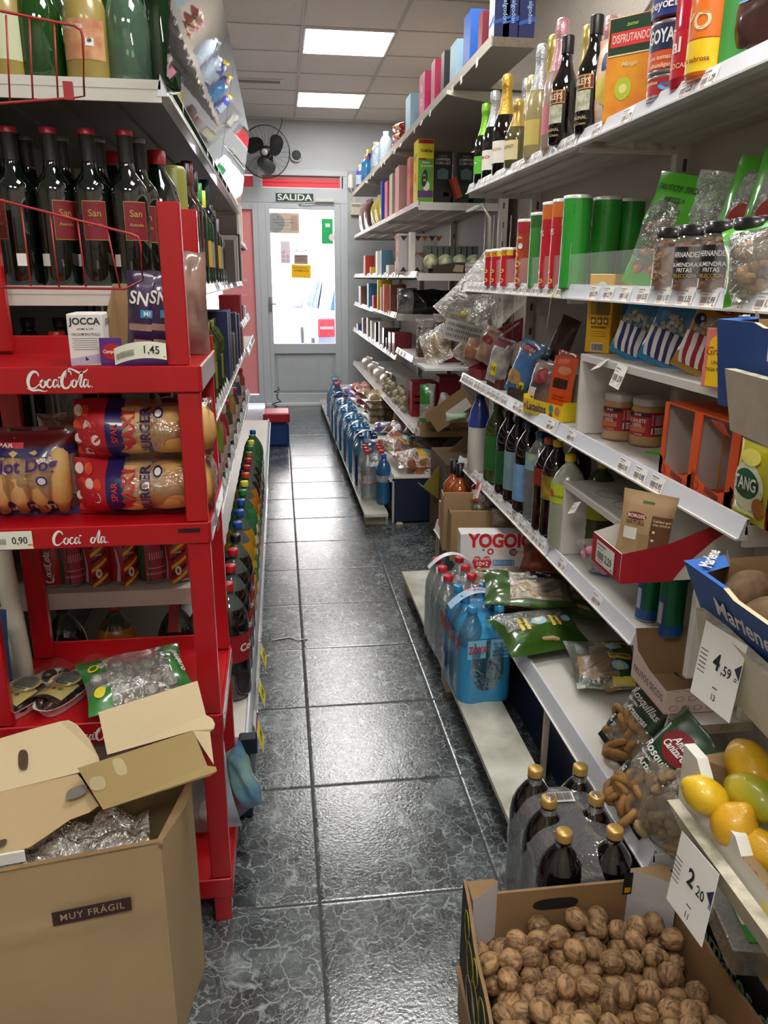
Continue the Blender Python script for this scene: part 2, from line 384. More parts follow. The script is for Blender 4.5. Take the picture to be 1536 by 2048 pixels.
MB().box(((GX0+GX1)/2, WY+.03, (GZ0+GZ1)/2), (GX1-GX0, .006, GZ1-GZ0), GL).build('glass_pane', door)
mb = MB(); mb.box((-.09, WY-.025, 1.09), (.03, .03, .14), mat('#9a9da1', .3, .6), .004); mb.tube([(-.09, WY-.05, 1.09), (-.03, WY-.06, 1.09)], .008, mat('#9a9da1', .3, .6)); mb.build('handle', door)
mb = MB(); mb.box((.5, WY-.03, 2.125), (.2, .05, .03), mat('#c9c9c4', .4), .004); mb.tube([(.42, WY-.045, 2.11), (.30, WY-.05, 2.10), (.24, WY-.02, 2.085)], .006, mat('#c9c9c4', .4)); mb.build('door_closer', door)
struct(MB().box((.28, WY-.01, .015), (.9, .1, .03), mat('#d9dcde', .4), .003), 'trim_3')
wi = empty('window_1'); wi['kind'] = 'structure'
mb = MB(); fb(-.93, -.87, .03, 2.095); fb(-.245, -.1905, .03, 2.095); fb(-.87, -.245, 2.03, 2.095); fb(-.87, -.245, .03, .12); mb.build('frame', wi)
MB().box((-.56, WY+.03, 1.07), (.64, .006, 1.9), GL).build('glass_pane', wi)
wi = empty('window_2'); wi['kind'] = 'structure'
RB = mat('#f03a44', .4, emit=0)
mb = MB(); mb.box((.27, WY+.02, 2.325), (.80, .006, .075), mat('#b25a5a', .5)); mb.box((.27, WY+.015, 2.285), (.80, .006, .07), mat('#fb3a48', .4)); mb.box((-.60, WY+.015, 2.30), (.76, .006, .11), mat('#fb3a48', .4)); mb.box((.27, WY+.010, 2.297), (.80, .004, .004), mat('#a81824', .5)); mb.build('red_panel', wi)
# notices on the glass
def sheet(name, x, z, w, h, m, label, cat, deco=None, y=WY+.024, rot=0):
    mb = MB(); T = Matrix.Translation((x, y, z)) @ FACE(0, 0, 0, 'f') @ Matrix.Rotation(rot, 4, 'Z')
    mb.quad(w, h, m, T); mb.quad(w, h, m, T, -.0008)
    if deco: deco(mb, T)
    return mb.build(name, label=label, cat=cat)
GT = mat('#3c3a3c', .7)
def d1(mb, T):
    mb.disc(.095, mat('#98989a', .6), T @ TR(-.075, 0, .0006), 0, 28); mb.quad(.07, .15, mat('#b3988c', .6), T @ TR(.12, 0, .0006))
    mb.disc(.008, mat('#a03028', .6), T @ TR(-.045, .062, .0012), 0, 8)
    mb.text('AYUNTAMIENTO SUBVENCIONADO POR', .011, GT, T, 0, .035, .002); mb.text('Consejeria de Empresa, Empleo y', .016, GT, T, .01, .005, .002); mb.text('Economia Social', .016, GT, T, .01, -.02, .002); mb.text('cofinanciado por el fondo social europeo', .009, GT, T, 0, -.06, .002)
sheet('paper_notice', .065, 1.905, .345, .20, mat('#cdb8a4', .7), 'beige official notice with a grey round seal on the door glass', 'notice', d1)
sheet('sticker', .53, 1.83, .12, .25, mat('#21b565', .5), 'green sticker at the right edge of the door glass', 'sticker', lambda mb, T: (mb.quad(.05, .035, WHITE, T @ TR(.005, .06, .001)), mb.disc(.035, WHITE, T @ TR(.05, -.06, .001))))
sheet('sticker', .085, 1.615, .10, .22, mat('#eaddea', .6), 'pale pink patterned sticker in the middle left of the door glass', 'sticker', lambda mb, T: [mb.disc(.018, mat('#d8b8cc', .6), T @ TR((i % 2-.5)*.045, (i//2-2)*.042, .001)) for i in range(5)])
sheet('door_lettering', .245, 1.633, .001, .001, mat('#55555c', .6), 'grey word SALIDA stuck on the door glass', 'sign', lambda mb, T: mb.text('SALIDA', .044, mat('#1c1c22', .6), T, lift=.002, bold=.035, fit=.150))
sheet('paper_notice', .247, 1.545, .145, .095, mat('#a8968c', .7), 'small brown thank you card below the word SALIDA', 'notice', lambda mb, T: (mb.text('GRACIAS POR', .020, mat('#4a2a26', .6), T, 0, .030, .002), mb.text('SU VISITA', .020, mat('#4a2a26', .6), T, 0, .012, .002), mb.text('ESPERAMOS VERLE', .012, mat('#4a2a26', .6), T, 0, -.006, .002), mb.text('DE NUEVO PRONTO', .012, mat('#4a2a26', .6), T, 0, -.02, .002)))
sheet('paper_notice', .245, 1.425, .205, .135, mat('#ffc400', .7), 'yellow paper notice taped on the door glass', 'notice', lambda mb, T: (mb.text('SE TRASPASA EL', .021, mat('#3a2f08', .6), T, -.01, .035, .002), mb.text('SUPERMERCADO', .021, mat('#3a2f08', .6), T, 0, .005, .002)), rot=-.03)
sheet('poster', -.40, 1.08, .38, 1.90, mat('#e58f93', .6), 'tall pink poster on the window left of the door', 'poster', lambda mb, T: (mb.quad(.12, .004, WHITE, T @ TR(0, .1, .001)), mb.text('OFERTA', .04, WHITE, T, 0, .25, .002)))
mb = MB(); mb.box((.195, WY-.014, 2.152), (.385, .008, .078), mat('#1d3f36', .5)); mb.text('SALIDA', .083, mat('#dfe8dd', .6), Matrix.Translation((.195, WY-.0185, 2.15)) @ FACE(0, 0, 0), bold=.02, fit=.355)
mb.build('exit_sign', label='dark green sign with white letters SALIDA above the door', cat='sign')
# ---- fan, speaker, little boxes
fan = empty('wall_fan', Matrix.Translation((-.085, 8.33, 2.535)) @ Matrix.Scale(.93, 4) @ Matrix.Rotation(-.12, 4, 'Z') @ Matrix.Rotation(.14, 4, 'X'), 'large black wall fan with a round wire guard beside the door', 'fan')
FB = mat('#17181a', .4)
mb = MB()
for k in range(15):
    r = .05+.014*k; y = -.07+.05*(r/.25)**3; mb.tube([(r*math.cos(a*PI/14), y, r*math.sin(a*PI/14)) for a in range(28)], .0011, FB, 3, closed=True)
for y in (-.012, .02): mb.tube([(.255*math.cos(a*PI/18), y, .255*math.sin(a*PI/18)) for a in range(36)], .004, FB, 5, closed=True)
for k in range(14):
    a = k*PI/7; mb.tube([(r*math.cos(a+r), -.07+.05*(r/.25)**3, r*math.sin(a+r)) for r in (.05, .11, .17, .22, .255)], .0016, FB, 3)
    mb.tube([(.255*math.cos(a), .0, .255*math.sin(a)), (.2*math.cos(a), .07, .2*math.sin(a)), (.07*math.cos(a), .1, .07*math.sin(a))], .0016, FB, 3)
mb.build('wire_guard', fan)
def blade(a0):
    mb = MB()
    def fn(u, v):
        r = .035+.19*v; wd = (.5+.38*math.sin(v*PI*.85)); a = a0+(u-.5)*wd*1.9*(1-.25*v)+.5*v
        rr = r*(1-.22*abs(u-.5)**2*4*v); return (rr*math.cos(a), (u-.5)*.05, rr*math.sin(a))
    mb.grid(fn, 8, 8, FB); return mb.build('blade', fan)
for k in range(3): blade(.15+k*2*PI/3)
mb = MB(); mb.lathe([(.0, -.075), (.030, -.075), (.034, -.068), (.034, -.06)], mat('#9b9b97', .4), 20, Matrix.Rotation(PI/2, 4, 'X') @ Matrix.Rotation(PI, 4, 'X')); mb.build('hub_cap', fan, Matrix.Identity(4))
mb = MB(); T = Matrix.Rotation(-PI/2, 4, 'X'); mb.lathe([(0, 0), (.045, .0), (.06, .02), (.065, .09), (.05, .14), (0, .145)], FB, 18, T); mb.build('motor', fan)
mb = MB(); mb.tube([(0, .12, .0), (0, .2, -.03), (0, .26, -.03)], .016, FB); mb.box((0, .278, -.03), (.09, .014, .14), FB, .004); mb.build('bracket', fan)
mb = MB(); mb.tube([(.10, .12, .15), (.14, .2, .22), (.16, .27, .30), (.15, .27, .36)], .004, FB); mb.build('cord', fan)
sp = empty('ceiling_speaker', Matrix.Translation((.222, WY-.002, 2.55)), 'small round grey speaker on the wall right of the fan', 'speaker')
T = Matrix.Rotation(PI/2, 4, 'X')
MB().lathe([(.062, 0), (.064, .025), (.05, .04), (.048, .034)], mat('#c7c8c8', .5), 24, T).build('housing', sp); MB().lathe([(.049, .034), (.03, .042), (0, .045)], mat('#3b3d40', .7), 20, T).build('grille', sp)
el = empty('emergency_lamp', Matrix.Translation((.775, WY-.03, 2.31)), 'small white oval lamp with a cable beside the transom', 'lamp')
MB().box((0, 0, 0), (.055, .05, .15), WHITE, .02).build('housing', el)
MB().tube([(.0, 0, -.07), (.03, .01, -.12), (.04, .01, -.19), (.05, .02, -.25)], .004, WHITE).build('cable', el)
mb = MB(); mb.box((.83, WY-.02, 2.05), (.11, .04, .12), mat('#c9c4ae', .5), .006); mb.box((.83, WY-.042, 2.085), (.09, .004, .02), mat('#8f8b78', .5)); mb.build('switch_box', label='beige electric box on the wall below the oval lamp', cat='electric box')
# ---- ceiling panels
LAMPS = [(.2085, 7.338), (.2085, 5.562), (.2085, 2.602), (.2085, .826), (-1.5825, 2.602), (-1.5825, 5.562), (-.9855, -.95), (.2085, -.95)]
LBL = ['lit square ceiling panel nearest to the door wall', 'lit square ceiling panel second from the door wall', 'lit ceiling panel above the near shelves, outside the view', 'lit ceiling panel above the camera', 'lit ceiling panel over the neighbouring left aisle', 'lit ceiling panel over the left aisle near the street', 'lit ceiling panel behind the camera on the left', 'lit ceiling panel behind the camera on the right']
for i, (x, y) in enumerate(LAMPS):
    L = empty('ceiling_light', Matrix.Translation((x+.2985, y+.296, CZ-.006)), LBL[i], 'ceiling light', 'ceiling light panels')
    mb = MB(); w, d = .575, .57
    for sx in (-1, 1): mb.box((sx*w/2, 0, 0), (.012, d, .012), WHITE); mb.box((0, sx*d/2, 0), (w, .012, .012), WHITE)
    mb.build('frame', L)
    PM = mat('#fffdf8', .5, emit=PANEL_STRENGTH)
    MB().box((0, 0, -.001), (w-.012, d-.012, .004), PM).build('diffuser', L)
vent = empty('ceiling_vent', Matrix.Translation((-.10, 7.02, CZ-.004)), 'narrow slotted air vent in the ceiling left of the lit panels', 'vent')
mb = MB(); mb.box((0, 0, 0), (.40, .13, .01), mat('#d8cfc6', .5), .003); mb.build('frame', vent)
mb = MB()
for k in range(3): mb.box((0, (k-1)*.025, -.008), (.33, .008, .008), mat('#8f877f', .5))
mb.build('slats', vent)

# ================================================================== outside the door
struct(MB().box((0, 13.0, -.08), (30, 8.6, .1), mat('#a79fae', .8, var=.1, vscale=20)), 'trim_4')
mb = MB(); mb.box((0, 17.5, 3), (30, .3, 6.2), mat('#f4efe8', .8)); mb.build('building_facade', label='bright white building wall across the street', cat='building')
car = empty('car', Matrix.Translation((1.36, 10.65, -.08)) @ Matrix.Rotation(.035, 4, 'Z'), 'white car parked in the street with a red tail light', 'car')
CW = mat('#8f93a6', .35, coat=.3); CG = mat('#20406c', .5, spec=.1); 
prof = [(0, .32), (-.03, .55), (-.01, .78), (.05, .98), (.30, 1.32), (.7, 1.46), (1.4, 1.48), (2.1, 1.38), (2.75, 1.02), (3.4, .93), (3.85, .80), (4.0, .55), (3.95, .3)]
mb = MB()
def bw(z): return .86-.02*max(0, z-.5)-.30*max(0, z-.95)**1.0*.9
V = []; n = len(prof)
secs = []
for (y, z) in prof: secs.append([(-bw(z), y, z), (-bw(z)*.6, y-(.02 if y < 1 else -.02), z+.01), (0, y-(.03 if y < 1 else -.03), z+.015), (bw(z)*.6, y-(.02 if y < 1 else -.02), z+.01), (bw(z), y, z)])
V = [p for s_ in secs for p in s_]; Fc = [(i*5+j, i*5+j+1, i*5+j+6, i*5+j+5) for i in range(n-1) for j in range(4)]
mb.add(V, Fc, CW, True)
for sgn in (-1, 1):
    P = [(sgn*bw(z), y, z) for y, z in prof]; mb.add(P+[(sgn*.84, 2, .28)], [tuple(range(n+1))], CW)
mb.build('body', car)
mb = MB(); mb.add([(-.68, .085, 1.02), (.68, .085, 1.02), (.60, .285, 1.29), (-.60, .285, 1.29)], [(0, 1, 2, 3)], CG, T=TR(y=-.03, z=.012)); mb.build('rear_window', car)
mb = MB()
for p in ([(.32, 1.02), (1.15, 1.02), (1.15, 1.40), (.62, 1.37)], [(1.2, 1.02), (2.5, 1.02), (2.0, 1.34), (1.2, 1.40)]):
    mb.add([(-bw(z)-.008, y, z) for y, z in p], [(0, 1, 2, 3)], CG)
mb.build('side_window', car)
for sgn in (-1, 1):
    mb = MB(); mb.box((sgn*.74, .0, .80), (.24, .10, .24), mat('#e01822', .15, coat=1), .02); mb.box((sgn*.74, -.052, .80), (.18, .004, .035), mat('#f0a0a0', .2)); mb.build('tail_light', car)
    for yy in (.72, 3.2):
        mb = MB(); T = TR(sgn*.80, yy, .31, ry=PI/2); mb.lathe([(.0, -.1), (.31, -.09), (.31, .09), (0, .1)], mat('#1a1a1c', .7), 24, T); mb.lathe([(.0, -.105), (.2, -.1), (.2, .1), (0, .105)], mat('#8d9096', .3, .7), 18, T); mb.build('wheel', car)
mb = MB(); mb.box((0, -.05, .42), (1.66, .12, .20), mat('#cfd2da', .3, coat=1), .04); mb.build('bumper', car)
mb = MB(); mb.box((-.98, 2.25, 1.03), (.16, .10, .12), CW, .03); mb.build('wing_mirror', car)

# ================================================================== shelving
def SIDE(x, y, z, s):
    """plane facing the aisle: s=-1 faces -x (right-hand shelves), s=1 faces +x"""
    return Matrix(((0, 0, s, x), (s, 0, 0, y), (0, 1, 0, z), (0, 0, 0, 1)))
TAGI = [0]
def tag_mesh(mb, T, w=.06, h=.034, price='1,00', big=False, col=None):
    mb.quad(w, h, col or PAPER, T @ TR(z=.0012)); s = h/.034
    mb.text('PRODUCTO', .0045*s, mat('#55555c', .7), T, -w*.28, h*.36, .0018) if False else mb.quad(w*.5, h*.08, mat('#8c8c92', .7), T @ TR(-w*.2, h*.36, .0018))
    mb.quad(w*.34, h*.05, mat('#b3a3a8', .7), T @ TR(-w*.25, h*.2, .0018)); mb.bars(w*.36, h*.34, T, -w*.25, -h*.12, .0018, mat('#6c6468', .7)); mb.quad(w*.3, h*.06, mat('#e59a9a', .7), T @ TR(-w*.25, -h*.38, .0018))
    mb.text(price, .0145*s if not big else .018*s, INK, T, w*.2, -h*.12, .0018, bold=.012, sy=1.15); mb.quad(w*.08, h*.08, mat('#e05a30', .6), T @ TR(w*.38, -h*.38, .0018))
def shelf(parent, xf, xb, y0, y1, zt, s, rh=.038, price=None, blue=.35, tags=True, rail=RAIL, under=SHELFU, dens=.075, lip=True, seed=1):
    """one metal shelf; s=-1 front towards -x. xf front, xb back"""
    mb = MB(); zs = zt-.012; x0, x1 = min(xf, xb), max(xf, xb)
    f = xf-s*.012
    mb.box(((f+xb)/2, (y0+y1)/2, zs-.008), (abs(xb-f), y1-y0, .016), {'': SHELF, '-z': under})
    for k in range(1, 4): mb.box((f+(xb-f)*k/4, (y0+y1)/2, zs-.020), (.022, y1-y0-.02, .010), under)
    for yy in (y0+.004, y1-.004):
        mb.box(((f+xb)/2, yy, zs-.019), (abs(xb-f), .006, .040), SHELF); 
    o = mb.build('shelf', parent)
    rb = MB(); yc = (y0+y1)/2
    rb.add([(xf, y0, zt-rh), (xf, y1, zt-rh), (f, y1, zt), (f, y0, zt), (f-s*.006, y0, zt), (f-s*.006, y1, zt), (f-s*.006, y1, zs), (f-s*.006, y0, zs), (f-s*.008, y0, zt-rh), (f-s*.008, y1, zt-rh)],
           [(0, 1, 2, 3), (3, 2, 5, 4), (4, 5, 6, 7), (8, 9, 1, 0), (0, 3, 8)], rail)
    rb.box((xf+s*.0015, yc, zt-rh+.002), (.004, y1-y0, .004), WHITE)
    r = rb.build('price_rail', o)
    if tags:
        rr = random.Random(seed); y = y0+.05; tilt = math.atan2(.012, rh)
        while y < y1-.05:
            if rr.random() > blue:
                tb = MB(); pr = price if price else rr.choice(['1,00', '1,10', '2,49', '3,35', '0,99', '1,29', '2,25', '1,65', '2,79'])
                T = SIDE(xf-s*.006, y, zt-rh/2, s) @ Matrix.Rotation(-tilt, 4, 'X')
                tag_mesh(tb, T, .058, rh*.86, pr); tb.build('price_label', o)
            y += dens*(1+.25*rr.random())
    return o
def upright(parent, x, y, z1, w=.03, d=.05, z0=0):
    mb = MB(); mb.box((x, y, (z0+z1)/2), (d, w, z1-z0), SHELF, .002)
    for k in range(int((z1-z0)/.1)): mb.box((x-.001, y-w/2-.0004, z0+.05+k*.1), (.01, .001, .03), mat('#55534e', .8))
    return mb.build('upright', parent)
# ---- near right unit
XF, XB = .765, 1.07
rn = empty('shelving_unit', None, 'cream metal shelving unit nearest on the right, packed with snacks, jars and bottles', 'shelving')
BACK = mat('#b3a99b', .6, var=.05, vscale=2)
mb = MB(); mb.box((XB+.006, 2.0, 1.02), (.01, 2.6, 2.04), BACK)
mb.build('back_panel', rn)
for y in (.75, 2.08, 3.28): upright(rn, XB-.01, y, 2.05)
for (zt, sd_) in ((1.728, 3), (1.352, 5), (.976, 7), (.609, 9)):
    near = {1.728: .55, 1.352: .55, .976: 1.16, .609: 1.50}[zt]
    shelf(rn, XF, XB, 2.085, 3.29, zt, -1, seed=sd_, blue=.15, dens=.062)
    shelf(rn, XF, XB, near, 2.075, zt, -1, seed=sd_+1, blue={.609: .75, 1.352: .03}.get(zt, .3), price={.976: '0,95'}.get(zt))
b0 = shelf(rn, .672, XB, 1.155, 3.30, .312, -1, tags=False, rh=.05)
mb = MB(); mb.box((.74, 2.23, .13), (.02, 2.12, .24), NAVY); mb.box((.9, 3.29, .14), (.34, .02, .26), NAVY); mb.box((.9, 1.17, .14), (.34, .02, .26), NAVY); mb.build('plinth', rn)
for y in (1.78, 3.30, 2.5): MB().box((.690, y, .13), (.014, .014, .26), mat('#b5ab98', .5)).build('foot_tube', rn)
mb = MB(); mb.box((.905, 2.062, 1.704), (.24, .004, .04), mat('#8a4a32', .9, var=.5, vscale=18, col2='#d8d2c6')); mb.build('rusty_bracket', rn)
mb = MB(); T = SIDE(XF-.002, 1.335, .62, -1)
# clear guard strips on the snack shelf
AC = film('#ffffff', .10, .08, 0, .006, 25, .012)
mb = MB(); mb.box((XF+.004, 2.68, 1.385), (.003, 1.18, .085), AC); mb.build('clear_guard', rn); mb = MB(); mb.box((XF+.004, 1.35, 1.385), (.003, 1.44, .085), AC); mb.build('clear_guard', rn)
# white wooden step inserts
WOOD = mat('#dcd8d0', .5, var=.06, vscale=7)
def insert(y0, y1, z0, z1, label, xb=XB-.03, xf=.785):
    t = empty('wooden_riser', None, label, 'shelf riser'); w = .016
    MB().box(((xf+xb)/2, y1, (z0+z1)/2), (xb-xf, w, z1-z0-.001), WOOD, .001).build('side_panel', t)
    MB().box(((xf+xb)/2, y0, (z0+z1)/2), (xb-xf, w, z1-z0-.001), WOOD, .001).build('side_panel', t)
    MB().box(((xf+xb)/2, (y0+y1)/2, z1+.008), (xb-xf, y1-y0+w, .018), WOOD, .001).build('top_board', t)
    return t
insert(1.05, 1.975, .966, 1.160, 'white wooden riser holding popcorn bags above the peanut butter jars')
insert(1.30, 2.03, .599, .800, 'white wooden riser with clear plastic on top, beside the lemonade bottle')
# ---- long top shelf
tb = empty('wall_shelf', None, 'long brown chipboard shelf along the right wall near the ceiling', 'shelf')
CHIP = mat('#7d7263', .8, var=.2, vscale=60); TOPS = mat('#8c857b', .7, var=.08, vscale=3)
MB().box((.843, 3.28, 2.155), (.155, .62, .03), {'': CHIP, '-z': TOPS}).build('board', tb)
MB().box((1.01, 5.93, 2.155), (.49, 4.68, .03), {'': CHIP, '-z': TOPS}).build('board', tb)
MB().box((.763, 5.62, 2.157), (.005, 5.3, .036), mat('#bdb5a8', .6)).build('edge_strip', tb)
for y in (3.62, 5.3, 6.9): MB().prism([(.74, 2.135), (1.15, 2.135), (1.15, 2.06), (1.0, 2.085), (.78, 2.112), (.74, 2.12)], -.006, .006, mat('#c9c3b8', .5), Matrix(((1, 0, 0, 0), (0, 0, -1, y), (0, 1, 0, 0), (0, 0, 0, 1)))).build('bracket', tb)
MB().box((1.095, 5.62, 1.9), (.012, 5.3, .52), mat('#847b6f', .7, var=.06, vscale=3)).build('back_board', tb) if False else None
rr = random.Random(5)
for k in range(17):
    y = 3.1+k*.235+rr.random()*.08; q = MB(); q.add([(0, 0, 0), (.045, 0, 0), (.045, .028, -.035), (.0, .028, -.035)], [(0, 1, 2, 3)], PAPER, T=Matrix(((0, 0, 1, .757), (1, 0, 0, y), (0, 1, 0, 2.135), (0, 0, 0, 1))) @ Matrix.Rotation(0, 4, 'X'))
    q.quad(.034, .028, PAPER, SIDE(.756, y, 2.13, -1) @ Matrix.Rotation(rr.uniform(-.3, .3), 4, 'Z') @ Matrix.Rotation(rr.uniform(-.5, .1), 4, 'X')); q.v = q.v[4:]; q.f = [(0, 1, 2, 3)]; q.mi = q.mi[:1]; q.sm = q.sm[:1]
    q.build('price_label', tb)
# ---- far right unit
rf = empty('shelving_unit', None, 'long cream shelving unit on the right reaching the door, full of breads and boxes', 'shelving')
mb = MB(); mb.box((1.262, 6.35, 1.065), (.01, 3.8, 2.13), mat('#8a8074', .6, var=.05)); mb.build('back_panel', rf)
for y in (4.46, 5.72, 6.97, 8.2): upright(rf, 1.25, y, 2.06)
SRAIL = mat('#e6d9d6', .3, coat=.4)
for (zt, y0, y1, xb, sd_) in ((1.775, 4.48, 8.22, 1.24, 1), (1.402, 4.48, 8.22, 1.24, 2), (1.13, 6.55, 8.2, 1.24, 3), (1.142, 5.25, 6.54, 1.24, 4), (.922, 4.56, 5.22, 1.24, 5), (.868, 5.24, 8.32, 1.24, 6), (.520, 4.44, 8.33, 1.24, 7)):
    q = y0
    while q < y1-.05:
        e = min(q+1.25, y1); shelf(rf, XF, xb, q, e, zt, -1, rh=.036, seed=sd_*7+int(q), rail=SRAIL, blue=.5, dens=.11); q = e+.004
shelf(rf, .60, 1.24, 4.22, 8.2, .29, -1, tags=False, rh=.04)
mb = MB(); mb.box((.92, 4.225, .14), (.62, .01, .255), NAVY); mb.box((.625, 6.2, .14), (.01, 3.9, .25), NAVY); mb.box((.615, 4.225, .13), (.012, .012, .25), mat('#b5ab98', .5)); mb.lathe([(.0, 0), (.02, 0), (.02, .012), (0, .012)], mat('#c9b896', .5), 12, TR(.65, 4.20, 0)); mb.build('plinth', rf)
# ---- left unit
lf = empty('shelving_unit', None, 'cream metal shelving unit along the left side, loaded with bottles and cans', 'shelving')
LB = -.68
mb = MB(); mb.box((LB-.006, 4.2, 1.05), (.01, 5.0, 2.1), mat('#6f6a62', .7)); mb.build('back_panel', lf)
for y in (1.75, 3.0, 4.75, 6.0): upright(lf, LB+.02, y, 2.05)
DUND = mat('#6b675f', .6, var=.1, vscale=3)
for (zt, xf, bays, sd_) in ((1.744, -.205, ((1.735, 4.72),), 3), (1.356, -.205, ((1.735, 4.74),), 4), (.975, -.205, ((1.735, 2.98), (2.99, 4.72)), 5), (.672, -.205, ((1.735, 3.2), (3.21, 5.1)), 6), (1.60, -.225, ((5.0, 6.2),), 8), (1.10, -.225, ((4.9, 6.2),), 9), (.93, -.20, ((5.0, 6.3),), 7)):
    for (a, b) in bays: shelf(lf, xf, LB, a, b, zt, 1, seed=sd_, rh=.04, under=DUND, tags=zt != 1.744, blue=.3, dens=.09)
shelf(lf, -.10, LB, 1.735, 6.3, .262, 1, tags=False, rh=.035)
mb = MB(); mb.box((-.12, 4.0, .12), (.02, 4.5, .22), NAVY); mb.box((-.35, 1.75, .12), (.48, .02, .22), NAVY); mb.box((-.112, 1.728, .235), (.045, .03, .05), mat('#141c2c', .4), .004); mb.build('plinth', lf)
mb = MB(); mb.box((-.092, 3.0, .285), (.003, 2.3, .075), film('#ffffff', .22, .05, 0, .1)); mb.build('clear_guard', lf)
# clear panes along the top shelf
PN = film('#d3d7e0', .25, .02, .010, .50, 5)
def pane(y0, y1, t0, t1): MB().add([(-.205, y0, 1.742), (-.205, y1, 1.742), (-.107, t1, 1.954), (-.107, t0, 1.954), (-.202, y0, 1.741), (-.202, y1, 1.741), (-.104, t1, 1.953), (-.104, t0, 1.953)], [(0, 3, 2, 1), (4, 5, 6, 7), (0, 1, 5, 4), (1, 2, 6, 5), (2, 3, 7, 6), (3, 0, 4, 7)], PN).build('clear_guard', lf)
pane(1.745, 3.15, 1.20, 2.49); pane(3.165, 4.8, 2.50, 3.72)
# ---- planks on blocks along the right base
MARB = mat('#d9d8cc', .35, coat=.3, var=.35, vscale=9, col2='#a7a695')
def plank(y0, y1, x0, x1, x0f, x1f, label):
    t = empty('marble_plank', None, label, 'plank')
    MB().add([(x0, y0, .072), (x1, y0, .072), (x1f, y1, .072), (x0f, y1, .072), (x0, y0, .088), (x1, y0, .088), (x1f, y1, .088), (x0f, y1, .088)], [(0, 3, 2, 1), (4, 5, 6, 7), (0, 1, 5, 4), (1, 2, 6, 5), (2, 3, 7, 6), (3, 0, 4, 7)], {0: 0} and MARB).build('slab', t)
    for f in (.03, .5, .97):
        y = y0+(y1-y0)*f; a = x0+(x0f-x0)*f; MB().box((a+.075, y, .036), (.13, .09, .072), mat('#b9b29c', .8, var=.1)).build('block', t)
plank(1.475, 3.24, .522, .66, .515, .655, 'white marble plank on blocks below the near right shelves')
plank(4.13, 8.5, .445, .575, .405, .54, 'white marble plank on blocks holding the water packs near the door')

# ================================================================== product builders
PV = mat('#101010', .3)
def pr_wine(r=.0375, h=.30): return [(0, 0), (r*.92, 0), (r, .006), (r, h*.60), (r*.96, h*.645), (r*.75, h*.69), (r*.47, h*.735), (.0145, h*.80), (.0135, h*.97), (.0155, h*.975), (.0155, h), (0, h)]
def pr_champ(r=.043, h=.30): return [(0, 0), (r*.92, 0), (r, .008), (r, h*.42), (r*.95, h*.50), (r*.72, h*.60), (r*.50, h*.69), (r*.40, h*.78), (r*.37, h*.86), (r*.43, h*.88), (r*.43, h*.91), (r*.40, h*.985), (r*.25, h), (0, h)]
def pr_pet(r=.045, h=.32, neck=.013, wavy=0, cap=.018):
    p = [(0, .004), (r*.55, 0), (r*.85, .004), (r, h*.06)]
    k = 10
    for i in range(k+1): p.append((r*(1-.05*wavy*(i % 2)), h*(.08+.52*i/k)))
    return p+[(r, h*.66), (r*.93, h*.735), (r*.76, h*.80), (r*.50, h*.865), (neck*1.2, h*.905), (neck, h-cap-.004), (neck*1.3, h-cap-.004), (neck*1.2, h-cap)]
def pr_cap(h, r=.0155, ch=.018): return [(r, h-ch), (r, h-.002), (r*.9, h), (0, h)]
def wrapped(name, prof, m, T, label, cat, parts=(), wraps=(), n=20, group=None, parent=None):
    """a turned body with named turned parts and printed wraps.
    parts: (name, profile, material); wraps: (r, z0, z1, a0, a1, material, [(text, size, material, z, angle, bold, fit)])"""
    o = MB().lathe(prof, m, n).build(name, parent, T, label, cat, group)
    for (pn, pp, pm) in parts: MB().lathe(pp, pm, n).build(pn, o)
    for w in wraps:
        mb = MB(); r, z0, z1, a0, a1, wm, tx = w; mb.wrap(r, z0, z1, wm, a0, a1, n)
        for t in tx:
            s, size, tm, z, a = t[:5]; b = t[5] if len(t) > 5 else .015; ft = t[6] if len(t) > 6 else None
            mb.text(s, size, tm, None, 0, z, .0015, bold=b, fn=cyl(r, a), fit=ft)
        mb.build('label', o)
    return o
def carton(name, w, d, h, cols, T, label, cat, deco=None, group=None, parent=None, ch=.0015, kind=None):
    mb = MB(); mb.box((0, 0, h/2), (w, d, h), cols, ch)
    if deco: deco(mb, lambda f: FACE(w, d, h, f))
    return mb.build(name, parent, T, label, cat, group, kind)
def bagfn(w, h, d, seed=0, nz=.006, pinch=.08, fold=.06):
    def f(u, v, s):
        e = (2*u-1); sh = max(0, 1-abs(e)**3.2)**.6*max(0, math.sin(PI*min(1, max(0, (v-fold)/(1-2*fold)))))**.5 if fold < v < 1-fold else 0
        x = e*w/2*(1-pinch*math.sin(PI*v)); p = Vector((u*3.1+seed*7.3, v*3.7+s*2.2, seed*1.9))
        k = noise.noise(p)*nz+noise.noise(p*2.7)*nz*.5
        y = -s*(d/2*sh)+(-s*k*min(1, sh*2))+.15*noise.noise(Vector((u*4, v*1.5, seed)))*nz*3
        return (x, y, v*h+noise.noise(Vector((u*3, seed, v)))*nz*.6)
    return f
